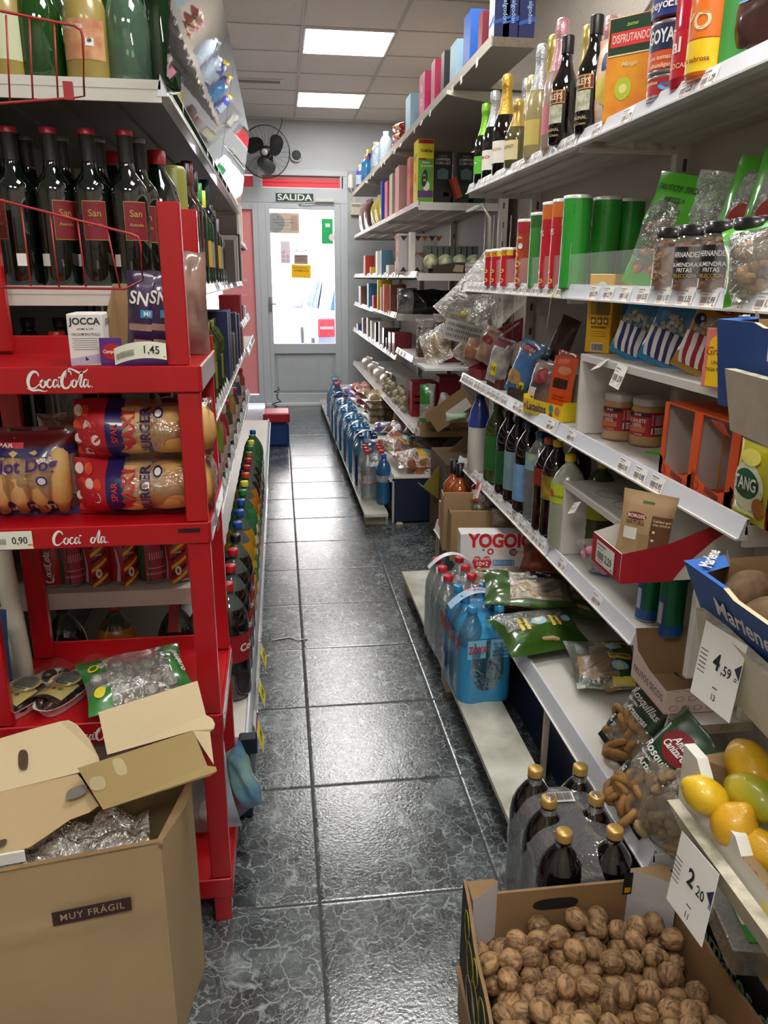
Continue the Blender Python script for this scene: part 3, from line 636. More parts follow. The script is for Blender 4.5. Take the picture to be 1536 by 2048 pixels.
def bag(name, w, h, d, mf, T, label, cat, texts=(), seed=0, nz=.006, group=None, nu=12, nv=16, parent=None, pinch=.08, extra=None):
    f = bagfn(w, h, d, seed, nz, pinch); mb = MB()
    g = mf if callable(mf) else (lambda u, v, s: mf)
    mb.grid(lambda u, v: f(u, v, 1), nu, nv, lambda u, v: g(u, v, 1)); mb.grid(lambda u, v: f(1-u, v, -1), nu, nv, lambda u, v: g(u, v, -1))
    o = mb.build(name, parent, T, label, cat, group)
    def on(a, b, l):
        u = min(.98, max(.02, a/w+.5)); v = min(.98, max(.02, b/h)); p = f(u, v, 1); return (a, p[1]-l-.0006, b)
    if texts:
        mb = MB(); ol = 0
        for t in texts:
            if t[0] == 'q':   # patch: x, y, w, h, material
                _, x, y, ww, hh, m_ = t; mb.grid(lambda u, v: on(x+(u-.5)*ww, y+(v-.5)*hh, .0), 5, 5, m_)
            elif t[0] == 'o':
                _, x, y, ww, hh, m_ = t; mb.grid(lambda u, v: on(x+u*ww/2*math.cos(v*2*PI), y+u*hh/2*math.sin(v*2*PI), .0006+ol), 4, 20, m_); ol += .0003
            else:
                s, x, y, size, m_, rot = t[:6]; mb.text(s, size, m_, None, x, y, .0024, bold=.02, fn=on, rot=rot, fit=t[6] if len(t) > 6 else None, shear=t[7] if len(t) > 7 else 0)
        mb.build('print', o)
    if extra: extra(o, f)
    return o
def sticks(parent, n, L, r, col, w, h, d, ang=0, spread=.3, seed=1, name='breadsticks', curve=.01, z0=.1, z1=.9):
    rr = random.Random(seed); mb = MB(); m = mat(col, .8, var=.25, vscale=30)
    for i in range(n):
        a = ang+rr.uniform(-spread, spread); cx, cz = rr.uniform(-.33, .33)*w, h*rr.uniform(z0+.12, z1-.12); y = rr.uniform(-.28, .28)*d
        l_ = L*rr.uniform(.75, 1)/2; l_ = min(l_, .42*w/max(.3, abs(math.cos(a)))); P = []
        for t in (-1, -.5, 0, .5, 1): P.append((max(-.45*w, min(.45*w, cx+math.cos(a)*l_*t)), y+curve*(1-t*t)*rr.uniform(-1, 1), max(.05*h, min(.95*h, cz+math.sin(a)*l_*t))))
        mb.tube(P, [r*.6, r, r, r, r*.6], m, 6)
    return mb.build(name, parent, kind='stuff')
def lumps(parent, n, r, col, w, h, d, seed=1, name='contents', sx=1.0, z0=.1, z1=.85, yb=.36, m=None):
    rr = random.Random(seed); mb = MB(); m = m or mat(col, .75, var=.3, vscale=40)
    for i in range(n):
        T = TR(rr.uniform(-.4, .4)*w, rr.uniform(-yb, yb)*d, h*rr.uniform(z0, z1), rr.uniform(0, 6), rr.uniform(0, 6), 0)
        q = r*rr.uniform(.8, 1.15); mb.lathe([(0, -q*sx), (q*.7, -q*sx*.7), (q, 0), (q*.7, q*sx*.7), (0, q*sx)], m, 7, T)
    return mb.build(name, parent, kind='stuff')
def AT(x, y, z, rz=-90, rx=0, ry=0): return Matrix.Translation((x, y, z)) @ Matrix.Rotation(math.radians(rz), 4, 'Z') @ Matrix.Rotation(math.radians(rx), 4, 'X') @ Matrix.Rotation(math.radians(ry), 4, 'Y')
GOLD = mat('#c9a548', .3, .7, bump=.3, bscale=150); SILV = mat('#c3c5c9', .3, .7, bump=.3, bscale=150); PINKF = mat('#d9a5b0', .3, .6, bump=.3, bscale=150); GRNF = mat('#7fc23a', .3, .4, bump=.3, bscale=150)
DG = mat('#07110b', .06, coat=1); DB = mat('#0a0708', .06, coat=1); LBLW = mat('#e9e4da', .6); CREAM = mat('#e6d6a8', .6)
def champ(u, x, h, r, body, foil, lab, label, z=1.716, name='sparkling_wine_bottle', text='', tcol=None, lz=(.12, .34), neckband=None, cat='bottle'):
    y = yu(u, x, z+.05); p = pr_champ(r, h); k = 7; cut = h*.60
    fo = [(q[0]+.0008, q[1]) for q in p if q[1] >= h*.60]
    ws = [(r, h*lz[0], h*lz[1], -1.3, 1.1, lab, [(text, .014, tcol or INK, h*(lz[0]+lz[1])/2+.01, .1, .01, r*1.3)] if text else [])]
    pts = [('foil', fo, foil)]
    if neckband: pts.append(('neck_band', [(r*.56, h*.60), (r*.62, h*.60), (r*.55, h*.66), (r*.50, h*.665)], neckband))
    return wrapped(name, p, body, AT(x, y, z, -75), label, cat, pts, ws)
# ================================================================== near right unit, shelf A: drinks
FRO = mat('#a99c6c', .25, coat=.6); FROP = mat('#b39a8c', .25, coat=.6)
champ(968, .805, .285, .040, DG, GRNF, mat('#58b52c', .5), 'dark sparkling wine bottle with bright green foil and green label', text='V', tcol=WHITE)
champ(985, .815, .31, .041, DG, SILV, LBLW, 'dark bottle with silver foil and white label lettered ERO', text='ERO', tcol=mat('#b3302a', .5))
champ(1008, .81, .325, .043, DB, GOLD, LBLW, 'black sparkling wine bottle with gold foil and a red neck band', text='medio', tcol=mat('#c0a040', .5), neckband=mat('#8c1c2c', .4))
champ(1033, .80, .21, .040, mat('#55512f', .08, coat=1), mat('#cfae62', .3, .6), CREAM, 'small squat sparkling wine bottle with cream label, lowest of its row', text='FREIXENET', tcol=mat('#6b5a30', .5), lz=(.12, .40))
champ(1046, .90, .33, .043, DG, SILV, LBLW, 'sparkling wine bottle with silver foil standing behind the squat small one', text='')
champ(1056, .865, .30, .040, mat('#7d7748', .1, coat=1), mat('#d9cfa0', .3, .6), LBLW, 'clear bottle with pale gold foil squeezed behind the squat small one')
champ(1074, .80, .315, .040, FRO, SILV, mat('#d8c46a', .5), 'frosted straw coloured bottle with silver foil, pink neck ribbon and yellow label', neckband=mat('#d0607a', .4))
champ(1096, .84, .345, .043, FRO, mat('#d3c06c', .3, .6), LBLW, 'frosted bottle with tall pale gold foil between the silver and pink ones')
champ(1112, .80, .335, .042, FROP, PINKF, mat('#d9808c', .5), 'frosted rose bottle with pink foil and pink label')
champ(1163, .90, .34, .043, FRO, mat('#cdbb73', .3, .6), LBLW, 'gold foil bottle standing behind and between the two cream liqueurs')
champ(1205, .93, .34, .043, FROP, PINKF, LBLW, 'pink foil bottle standing behind the second cream liqueur')
def baileys(u, x, label, h=.27, r=.038):
    y = yu(u, x, 1.76); p = [(0, 0), (r*.9, 0), (r, .006), (r, h*.52), (r*.95, h*.58), (r*.62, h*.68), (.016, h*.76), (.014, h*.86), (.0145, h*.87)]
    CB = mat('#7b2c20', .5)
    o = wrapped('cream_liqueur_bottle', p, DB, AT(x, y, 1.716, -72), label, 'bottle', [('cap', [(.0165, h*.84), (.0165, h*.99), (.015, h), (0, h)], mat('#15120f', .4))],
                [(r, h*.38, h*.50, -.95, .95, mat('#c9a55a', .4), []), (r, h*.39, h*.49, -.93, .93, CB, [('BAILEYS', .020, mat('#f0e4c8', .5), h*.44, 0, .02, r*1.5)]), (r, h*.20, h*.37, -.8, .8, mat('#8f9a74', .5, var=.6, vscale=60, col2='#d8d8c0'), []),
                 (r, h*.08, h*.18, -.8, .8, DB, [('ORIGINAL', .011, mat('#d8c48c', .5), h*.14, 0, .01), ('Irish Cream', .010, mat('#d8c48c', .5), h*.09, 0, .0)])])
    mb = MB(); mb.disc(.010, mat('#d8c48c', .4), Matrix.Translation((0, -r*.86, h*.585)) @ Matrix.Rotation(1.15, 4, 'X'), 0, 12); mb.build('emblem', o)
baileys(1125, .79, 'black cream liqueur bottle with arched red label, left one of the pair')
baileys(1180, .80, 'black cream liqueur bottle with arched red label, right one beside the juice cartons')
# orange pouches and cartons
y = yu(1208, .805, 1.75)
def dj(mb, Fc):
    T = Fc('f'); mb.disc(.028, mat('#f0dc6a', .5), T, .0008, 18, .8); 
    for a in (-.5, -.2, .1, .4): mb.poly([(-.004+a*.02, -.02), (.004+a*.02, -.02), (a*.07, .03)], mat('#3f7a2a', .5), T @ TR(.0, -.02), .0014)
    T = Fc('l'); mb.disc(.026, mat('#f0dc6a', .5), T @ TR(0, -.02), .0008, 18, .8)
    for a in (-.5, -.2, .1, .4): mb.poly([(-.004+a*.02, -.03), (.004+a*.02, -.03), (a*.07, .02)], mat('#3f7a2a', .5), T @ TR(.0, -.03), .0014)
OR = mat('#e0812c', .35, coat=.4, var=.3, vscale=22, col2='#f5e6d8')
bag('juice_pouch', .10, .205, .06, OR, AT(.82, y, 1.716, -65), 'orange juice pouch with a pineapple drawing beside the cream liqueur', 'juice', [('q', 0, .15, .03, .04, mat('#2a4a7a', .5)), ('o', 0, .09, .055, .07, mat('#f0dc6a', .5))]+[('q', .004*i, .07+.004*abs(i), .004, .05, mat('#3f6a2a', .5)) for i in (-3, -1, 1, 3)], 3)
GRC = mat('#22402c', .5); ORC = mat('#d86a30', .4, coat=.3, var=.2, vscale=12, col2='#e8a030')
def dcart(mb, Fc):
    for f, tx in (('f', 'DISFRUTANDO'), ('l', 'DISFRUTANDO')):
        T = Fc(f); w = .11 if f == 'f' else .075
        mb.quad(w*.98, .075, GRC, T @ TR(0, .068), .0006); mb.quad(w*.98, .003, CREAM, T @ TR(0, .030), .0012); mb.quad(w*.9, .03, mat('#d8403c', .5), T @ TR(0, .062), .0012)
        mb.text(tx, .018, mat('#f5d8d0', .5), T, 0, .062, .0018, fit=w*.82, sy=1.3); mb.text('zumo', .012, mat('#a8d050', .5), T, 0, .09, .0016, shear=.3)
        mb.disc(.024, mat('#b8c83c', .5), T @ TR(-w*.1, -.04), .0010, 20, .85); mb.disc(.010, mat('#e8e088', .5), T @ TR(-w*.1, -.04), .0016, 14)
        mb.text('Mango', .014, CREAM, T, 0, .010, .0014, shear=.3)
y = yu(1268, .835, 1.76); carton('juice_carton', .115, .08, .215, ORC, AT(.835, y, 1.716, -50), 'orange juice carton with dark green top band', 'juice', dcart)
def tin(r, h, col, T, label, texts=(), name='tin_can', cat='can', n=24, wraps=None, lid=True):
    s = mat('#b8babd', .3, .85); p = [(0, 0), (r*.96, 0), (r, .003), (r*.985, .006), (r*.985, h-.006), (r, h-.003), (r*.97, h), (r*.93, h-.004), (0, h-.004)]
    return wrapped(name, p, [s, s, s, col, s, s, s, s], T, label, cat, (), wraps if wraps is not None else [(r*.985, .01, h-.012, -1.4, 1.4, col, texts)], n)
y = yu(1332, .80, 1.76)
BL = mat('#23347c', .4)
t1 = tin(.05, .045, mat('#b92a34', .3, coat=.5), AT(.815, y, 1.716, -60), 'low red fish tin with a blue fish drawing at the bottom of the stack', [('Sardinas', .010, CREAM, .030, -.35)])
mb = MB(); mb.shape(([(math.cos(a)*.016, math.sin(a)*.007) for a in [i*PI/8 for i in range(16)]]+[(.016, 0), (.026, .007), (.026, -.007)], [tuple(range(16)), (16, 18, 17)]), mat('#4a9ad0', .4), None, 1, .004, .022, .0012, cyl(.05, .25)); mb.build('fish_picture', t1)
t2 = tin(.052, .095, mat('#b5382c', .3, coat=.5), AT(.815, y, 1.762, -60), 'red tin lettered GOYA in the middle of the stack', [('GOYA', .034, WHITE, .065, -.1, .03, .075), ('albondigas', .012, CREAM, .035, 0)], wraps=[(.0512, .042, .088, -.95, .75, mat('#1c2a4c', .4), [('GOYA', .034, WHITE, .065, -.1, .03, .062)]), (.0512, .008, .04, -1.2, 1.2, mat('#d8552c', .4), [('con tomate', .012, CREAM, .028, 0), ('albondigas', .011, CREAM, .014, 0)])])
t3 = wrapped('glass_jar', [(0, 0), (.05, .002), (.053, .01), (.053, .14), (.045, .16), (.045, .18), (0, .18)], mat('#5a1418', .12, coat=.8, var=.5, vscale=45, col2='#8c2a2a'), AT(.815, y, 1.86, -60), 'large jar of dark red beans with a blue label on top of the stack', 'jar', (), [(.053, .004, .045, -1.5, 1.5, BL, [('Nebeyo', .024, WHITE, .024, -.55, .012), ('EL P', .024, WHITE, .024, .55, .012)])])
y = yu(1380, .80, 1.78)
wrapped('sauce_bottle', [(0, 0), (.03, 0), (.033, .006), (.033, .10), (.034, .105), (.033, .11), (.033, .22), (.02, .25), (.018, .28)], mat('#b3122a', .25, coat=.6), AT(.80, y, 1.716, -65), 'tall red bottle with white lettering between tins and yellow bottle', 'bottle', [('cap', [(.02, .27), (.02, .30), (0, .30)], mat('#b3122a', .4))], [(.033, .02, .10, -.9, .9, mat('#c4202f', .3), [('al', .036, WHITE, .075, -.2, .02), ('LOCAL', .012, CREAM, .04, 0)])])
y = yu(1418, .79, 1.79)
wrapped('squeeze_bottle', [(0, 0), (.032, 0), (.035, .006), (.035, .14), (.03, .165), (.018, .18), (.016, .19)], mat('#e06a1c', .3, coat=.5), AT(.79, y, 1.716, -65), 'orange and yellow squeeze bottle lettered YO', 'bottle', [('cap', [(.02, .185), (.017, .225), (0, .225)], mat('#7a1c10', .4))], [(.035, .01, .062, -1.2, 1.2, mat('#f0c818', .4), [('la sabrosa', .012, mat('#8a3010', .5), .03, .1)]), (.035, .064, .12, -1.2, 1.2, mat('#e8741c', .4), [('YO', .04, CREAM, .09, -.1, .02)])])
y = yu(1458, .80, 1.80)
carton('drink_carton', .075, .06, .22, {'': mat('#3f9a48', .4, coat=.3), '-x': mat('#4a86c8', .4, coat=.3)}, AT(.83, y, 1.716, -70), 'tall green and blue carton at the right edge of the drinks shelf', 'carton', lambda mb, Fc: (mb.text('YOGHURT', .018, WHITE, Fc('f'), 0, .02), mb.disc(.02, mat('#e87a30', .5), Fc('f') @ TR(-.01, .06), .0008)))
y = yu(1500, .81, 1.81)
bag('chocolate_bag', .13, .15, .075, mat('#3c2018', .3, coat=.6), AT(.845, y, 1.716, -70), 'round brown chocolate bag with shiny wrapping at the right end of the drinks shelf', 'sweets', [('q', .0, .115, .08, .02, mat('#6c9ac8', .4))], 5)
bag('blue_bag', .16, .15, .06, mat('#7fa6cc', .3, coat=.6, var=.2, vscale=30), AT(.95, y+.02, 1.716, -70) @ TR(z=.07), 'pale blue plastic pack standing behind the chocolate bag', 'pack', (), 8)
# sign holder above the drinks
sh = empty('sign_frame', Matrix.Translation((1.03, 2.25, 1.93)), 'grey metal sign frame with a blank white sheet above the liqueurs', 'sign frame')
mb = MB(); mb.box((0, -.16, .12), (.02, .02, .5), METAL, .002); mb.tube([(0, -.16, .24), (0, .26, .06)], .009, METAL, 4); mb.tube([(0, .26, .06), (0, .26, -.1)], .007, METAL, 4); mb.build('frame', sh)
mb = MB(); mb.prism([(-.13, .0), (.23, .0), (-.13, .17)], -.002, .002, mat('#c9cfcc', .5), Matrix(((0, 0, 1, 0), (1, 0, 0, 0), (0, 1, 0, .0), (0, 0, 0, 1)))); mb.build('blank_sheet', sh)

# ================================================================== shelf B: crisps, seeds and almonds
ZB = 1.34
def crisp(u, x, h, r, col, band, label, texts=(), y=None):
    y = yu(u, x, ZB+h*.6) if y is None else y
    lid = mat('#dfe3dc', .3, .2); p = [(0, 0), (r*.97, 0), (r, .003), (r, h-.006)]
    return wrapped('crisps_tube', p, col, AT(x, y, ZB, -78), label, 'crisps', [('lid', [(r*1.03, h-.008), (r*1.03, h), (r*.97, h+.001), (0, h-.001)], lid), ], [(r, h*.80, h*.96, -1.3, 1.3, band, []), (r, h*.01, h*.78, -1.35, 1.35, col, list(texts))], 28)
PG = mat('#2f9a34', .35, coat=.3); PGD = mat('#1f7a2c', .35, coat=.3); PR = mat('#c4202a', .35, coat=.3); PO = mat('#d8702c', .4)
CHP = mat('#e8b85a', .5)
def chips(o, r, h, s=1, n=4):
    mb = MB()
    for i in range(n): mb.shape(([(math.cos(a)*.017*s, math.sin(a)*.009*s) for a in [k*PI/6 for k in range(12)]], [tuple(range(12))]), CHP, None, 1, (-.006 if i % 2 else .006), .02+i*h*.13, .0018+.0002*i, cyl(r, -.2))
    mb.build('chips_picture', o)
for i, (u, x, nm) in enumerate(((988, .79, 'farthest'), (1001, .79, 'middle'), (1021, .79, 'nearest'))):
    o = crisp(u, x, .125, .033, mat('#c01c2c', .35, coat=.3), mat('#f2dc30', .4), 'short crisps tube with yellow top band and price flash, %s of the three' % nm, [('1,50€', .02, mat('#c01c2c', .4), .108, 0, .02)])
    chips(o, .033, .12, .9, 3)
o = crisp(1056, .80, .205, .036, mat('#a8202c', .35, coat=.3, var=.3, vscale=14, col2='#c8542c'), mat('#b82834', .4), 'dark red crisps tube with a round tree emblem', [('ORIGINAL', .011, CREAM, .15, -.2)]); chips(o, .036, .2, 1.1, 4)
mb = MB(); mb.shape(([(math.cos(a)*.009, math.sin(a)*.009) for a in [k*PI/8 for k in range(16)]], [tuple(range(16))]), WHITE, None, 1, .012, .125, .0016, cyl(.036)); mb.build('emblem', o)
crisp(1083, .80, .215, .036, mat('#3f8f3a', .35, coat=.3), mat('#2f6a2a', .4), 'green crisps tube between two red ones')
for u, x, nm in ((1108, .80, 'left'), (1129, .80, 'right')):
    o = crisp(u, x, .235, .037, PR, PO, 'red crisps tube with an orange top, %s one of the pair' % nm, [('CRISPS', .022, WHITE, .15, -.75, .02)]); chips(o, .037, .2, .8, 2)
def dgreen(o, r=.0375, h=.235):
    mb = MB()
    for s in (-1, 1): mb.shape(([(-.03, .0), (0, .012), (.03, 0), (.03, -.008), (0, .004), (-.03, -.008)], [(0, 1, 4, 5), (1, 2, 3, 4)]), PGD, None, 1, 0, .205+s*.007, .0014, cyl(r))
    mb.shape(([(-.014, -.03), (.016, -.03), (.016, .03), (-.014, .03)], [(0, 1, 2, 3)]), mat('#7fae78', .5), None, 1, .012, .085, .0014, cyl(r)); mb.shape(([(-.028, -.05), (-.012, -.05), (-.012, .05), (-.028, .05)], [(0, 1, 2, 3)]), PGD, None, 1, -.012, .08, .0012, cyl(r)); mb.build('print', o)
for u, x, nm in ((1152, .795, 'front of the three'), (1203, .885, 'middle of the three'), (1245, .965, 'rearmost of the three')):
    o = crisp(u, x, .235, .0375, PG, PG, 'large plain green crisps tube, %s' % nm, [('NGLES', .022, WHITE, .17, -1.05, .02)], y=yu(1152, .795, 1.48)+{.795: 0, .885: .02, .965: .05}[x]); dgreen(o)
BG = mat('#4fb524', .3, coat=.7); CLR = film('#f4f7f0', .10, .08, .5, .14, 30)
def mfp(u, v, s): return CLR if s > 0 and .12 < v < .72 and .12 < u < .72 and abs(u-.42)+abs(v-.42)*.6 < .38 else BG
y = yu(1290, .83, 1.42)
def ex(o, f): lumps(o, 60, .011, '#c87a3a', .14, .17, .05, 2, 'snack_mix', .8, .18, .85)
bag('pretzel_bag', .175, .25, .075, mfp, AT(.85, y, ZB+.004, -62, -10, 12), 'bright green bag with a clear window of mixed snacks', 'snack bag', [('FRUTOS SECOS', 0, .215, .018, mat('#1c4a14', .5), 0, .13), ('MEZCLA', .0, .19, .014, mat('#1c4a14', .5), 0)], 2, extra=ex)
bag('pretzel_bag', .17, .245, .07, BG, AT(.94, y-.03, ZB, -62, -6, 14), 'bright green snack bag half hidden behind the one with the window', 'snack bag', [], 4)
ALM = mat('#b98a5e', .7, var=.35, vscale=50)
def jar(u, x, label, text=True, y=None):
    y = yu(u, x, ZB+.06) if y is None else y; r, h = .041, .125
    o = wrapped('almond_jar', [(0, 0), (r*.95, 0), (r, .006), (r, h*.78), (r*.93, h*.84), (r*.9, h*.86)], film('#ffffff', .05, .04, 0, .10), AT(x, y, ZB, -58), label, 'jar', [('lid', [(r*.97, h*.85), (r*.98, h*.985), (r*.93, h), (0, h)], mat('#0e0d0d', .3, coat=.5))],
                [(r, .028, .085, -.9, 1.0, mat('#0f0e10', .5), [('HERNANDEZ', .0135, WHITE, .070, 0, .015, .056), ('ALMENDRAS', .0105, WHITE, .052, 0, .015), ('FRITAS', .0105, WHITE, .042, 0, .015), ('SELECCION', .009, mat('#c9a548', .5), .032, 0, .01)])] if text else [])
    rr = random.Random(int(u)); mb = MB()
    for i in range(130):
        a = rr.random()*2*PI; q = r*.80*(1 if i > 25 else rr.random()); z = .008+rr.random()*.088; T = TR(q*math.sin(a), -q*math.cos(a), z, rr.random()*3, rr.random()*3, a)
        mb.lathe([(0, -.010), (.006, -.003), (.0055, .004), (0, .010)], ALM, 6, T)
    mb.lathe([(0, .004), (r*.8, .004), (r*.8, .095), (0, .1)], ALM, 12); mb.build('almonds', o, kind='stuff')
jar(1347, .80, 'almond jar with black lid at the left end of the row of jars', False)
jar(1392, .80, 'left almond jar with a readable black label')
jar(1447, .80, 'right almond jar with a readable black label')
jar(1506, .80, 'almond jar with no visible label at the right end of the jars', False)
SEED = film('#e6e6df', .22, .10, .9, .2, 40)
for u, x, z, h, sd_, green, nm in ((1393, .90, .02, .23, 3, 0, 'clear seed bag with a pointed top, left of the two printed seed bags'), (1462, .90, .02, .24, 6, 1, 'seed bag with green sides and a red figure print above the jars'), (1525, .91, .02, .25, 9, 1, 'seed bag with green sides cut by the right edge of the picture'), (1325, .97, 0, .19, 12, 1, 'dark green seed bag behind the green snack bags')):
    def mf(u_, v_, s, g=green): return BG if g and (u_ < .28 or u_ > .8 or v_ > .9) else SEED
    def ex(o, f, s=sd_): lumps(o, 110, .009, '#8f8578', .10, .2, .05, s, 'sunflower_seeds', .5, .12, .8, m=mat('#8a8076', .7, var=.7, vscale=60, col2='#2b2723'))
    y = yu(u, x, ZB+.15); bag('seed_bag', .13, h, .06, mf, AT(x, y, ZB+z, -60, -8, {3: 10, 6: 12}.get(sd_, 8)), nm, 'snack bag', [('o', 0, .12, .045, .06, mat('#a8322c', .5)), ('PIPO', 0, .11, .025, WHITE, .2)] if green and sd_ < 12 else [('PIPO', 0, .06, .03, mat('#5a5a5a', .5), 0)] if sd_ < 12 else [], sd_, extra=ex)
y = yu(1548, .785, 1.36)
def ex(o, f): lumps(o, 70, .010, '#c8a070', .15, .12, .05, 4, 'peanuts', 1.4, .15, .85)
bag('peanut_bag', .18, .13, .07, lambda u, v, s: (BG if v > .86 or u < .12 else CLR), AT(.795, y, ZB, -58, -12, -14), 'clear peanut bag with green edges leaning in front of the jars', 'snack bag', [], 7, extra=ex)
# promo tag
pt = MB(); T = SIDE(XF-.012, 2.16, 1.285, -1) @ Matrix.Rotation(-.25, 4, 'Z') @ Matrix.Rotation(-.35, 4, 'Y')
pt.box((-.018, 0, 0), (.034, .085, .0006), mat('#f3e11c', .5), T=T); pt.box((.018, 0, 0), (.038, .085, .0006), mat('#e8efe6', .5), T=T); pt.text('2,50', .026, mat('#a83a2c', .5), T, -.016, .018, .001); pt.text('€', .012, mat('#a83a2c', .5), T, -.014, .003, .001)
for i in range(4): pt.disc(.006, mat('#3f8f5a', .5), T @ TR(.02, .026-.018*i), .001, 12)
pt.quad(.014, .014, INK, T @ TR(-.014, -.02), .001); pt.build('promotion_card', label='yellow and white price card 2,50 hanging from the crisps shelf', cat='price card')

# ================================================================== near right unit, shelf C: sweets, popcorn, peanut butter, drink powder
ZR = 1.178; ZC = .966
YB_ = mat('#eab51c', .4, coat=.3); SKB = mat('#3f93cf', .45)
def pop(mb, Fc):
    T = Fc('f'); mb.quad(.055, .075, SKB, T @ TR(.002, .035)); mb.text('¡Toque', .014, WHITE, T, .002, .05, .0012, fit=.03); mb.text('de SAL!', .014, WHITE, T, .002, .035, .0012, fit=.035); mb.disc(.014, WHITE, T @ TR(.002, .068), .001, 10)
    for i in (-1, 0, 1): mb.quad(.014, .018, mat('#a85a3c', .5), T @ TR(.002+i*.018, -.018)); mb.disc(.005, CREAM, T @ TR(.002+i*.018, -.018), .001, 8)
    mb.quad(.045, .006, mat('#a83c20', .5), T @ TR(0, -.034)); mb.bars(.032, .018, T, 0, -.085, .0012); mb.quad(.036, .022, WHITE, T @ TR(0, -.085), .0008)
    for i in range(3): mb.quad(.045, .002, mat('#a87814', .5), T @ TR(0, -.045-.006*i))
    T = Fc('l'); mb.quad(.046, .07, mat('#2a1a1a', .5, var=.6, vscale=40, col2='#8a4a52'), T @ TR(0, .065)); mb.disc(.022, SKB, T @ TR(0, -.0), .0012, 14, .9); mb.text('a punto', .010, WHITE, T, 0, .005, .002); mb.text('de SAL', .014, WHITE, T, 0, -.008, .002, bold=.02)
    mb.poly([(-.022, -.10), (.022, -.10), (.022, -.085), (-.02, -.05)], mat('#d8303c', .5), T, .0012); mb.disc(.012, WHITE, T @ TR(-.008, -.065), .0016, 10)
y = yu(1192, .83, 1.25)
carton('popcorn_box', .072, .048, .20, YB_, AT(.85, y, ZR, -52), 'yellow microwave popcorn box at the left end of the white riser', 'popcorn', pop)
carton('popcorn_box', .072, .048, .20, YB_, AT(.925, y-.02, ZR, -52), 'yellow popcorn box half hidden behind the first one', 'popcorn', pop)
PBL = mat('#2d86bd', .28, coat=.7, var=.15, vscale=9); GLD = mat('#b98a2a', .3, coat=.7, var=.2, vscale=10); PCR = mat('#dcd6c8', .7, var=.5, vscale=70, col2='#8f877a')
def popbag(u, x, m, st, label, seed, text=(), yy=0):
    def extra(o, f):
        mb = MB()
        def on(a, b): uu = a/.115+.5; return (a, f(min(.97, max(.03, uu)), b/.190, 1)[1]-.0012, b)
        for k in range(8): x0 = -.040+k*.010; mb.grid(lambda u, v: (lambda p: (p[0], p[1]-.0014, p[2]))(on(x0*(1+.12*v)+u*(.010+.001*v), .012+.066*v)), 1, 8, st if k % 2 else WHITE)
        mb.build('striped_cup_print', o)
        mb = MB(); rr = random.Random(seed)
        for i in range(36): a, b = rr.uniform(-.040, .045), rr.uniform(.078, .112); p = on(a*(1-.5*(b-.078)/.034), b); mb.lathe([(0, 0), (.006, .001), (.005, .002), (0, .003)], PCR, 6, TR(p[0], p[1]+.002, p[2], PI/2))
        mb.build('popcorn_print', o)
    y = yu(u, x, ZR+.10)+yy
    return bag('popcorn_bag', .115, .190, .045, m, AT(x, y, ZR+.003, -58, -10, 16), label, 'popcorn', text, seed, extra=extra)
popbag(1260, .835, PBL, mat('#2c2f6c', .5), 'left blue popcorn bag with a striped cup, leaning on the box', 1)
popbag(1322, .835, PBL, mat('#2c2f6c', .5), 'right blue popcorn bag with a striped cup', 2, [('o', -.02, .13, .018, .018, mat('#c02c3c', .5))])
popbag(1396, .835, GLD, mat('#a02038', .5), 'gold popcorn bag with red striped cup and a navy badge', 3, [('o', .01, .135, .05, .018, mat('#9c2430', .4)), ('POPITAS', .01, .135, .011, WHITE, 0), ('o', -.025, .105, .024, .024, mat('#1c2450', .5))])
bag('popcorn_bag', .115, .16, .05, PBL, AT(.94, yu(1352, .93, 1.28), ZR, -62, -8, 10), 'dark blue popcorn bag standing behind the two front ones', 'popcorn', (), 5)
def gr(mb, Fc):
    T = Fc('f'); mb.poly([(-.018, -.05), (.020, -.05), (.020, .022)]+[(.001+.019*math.cos(a), .022+.019*math.sin(a)) for a in [k*PI/8 for k in range(9)]]+[(-.018, .022)], mat('#f0c01c', .5), T, .0008)
    mb.text('Gratis', .020, mat('#a8442c', .5), T, .001, .012, .0014, shear=.3); mb.text('UNA', .009, INK, T, .001, -.008, .0014); mb.text('TAZA ROJA', .008, INK, T, .001, -.020, .0014)
y = yu(1440, .79, 1.23); carton('cereal_box', .055, .09, .105, mat('#d87c6e', .5), AT(.815, y, ZR, -68), 'pink box with a yellow Gratis flash beside the gold popcorn bag', 'box', gr)
def hang(x, y, z, w, h, price, label, rz=0, rx=-.5, s=-1):
    mb = MB(); T = SIDE(x, y, z, s) @ Matrix.Rotation(rz, 4, 'Z') @ Matrix.Rotation(rx, 4, 'X'); mb.box((0, 0, 0), (w, h, .0006), PAPER, T=T); tag_mesh(mb, T, w*.9, h*.8, price); return mb.build('price_card', label=label, cat='price card')
hang(.776, 1.83, 1.165, .055, .034, '1,25', 'small white price card hanging below the yellow popcorn box', .25, -.9)
hang(.776, 1.72, 1.150, .055, .055, '1,09', 'larger curled price card hanging below the blue popcorn bag', -.1, -.3)
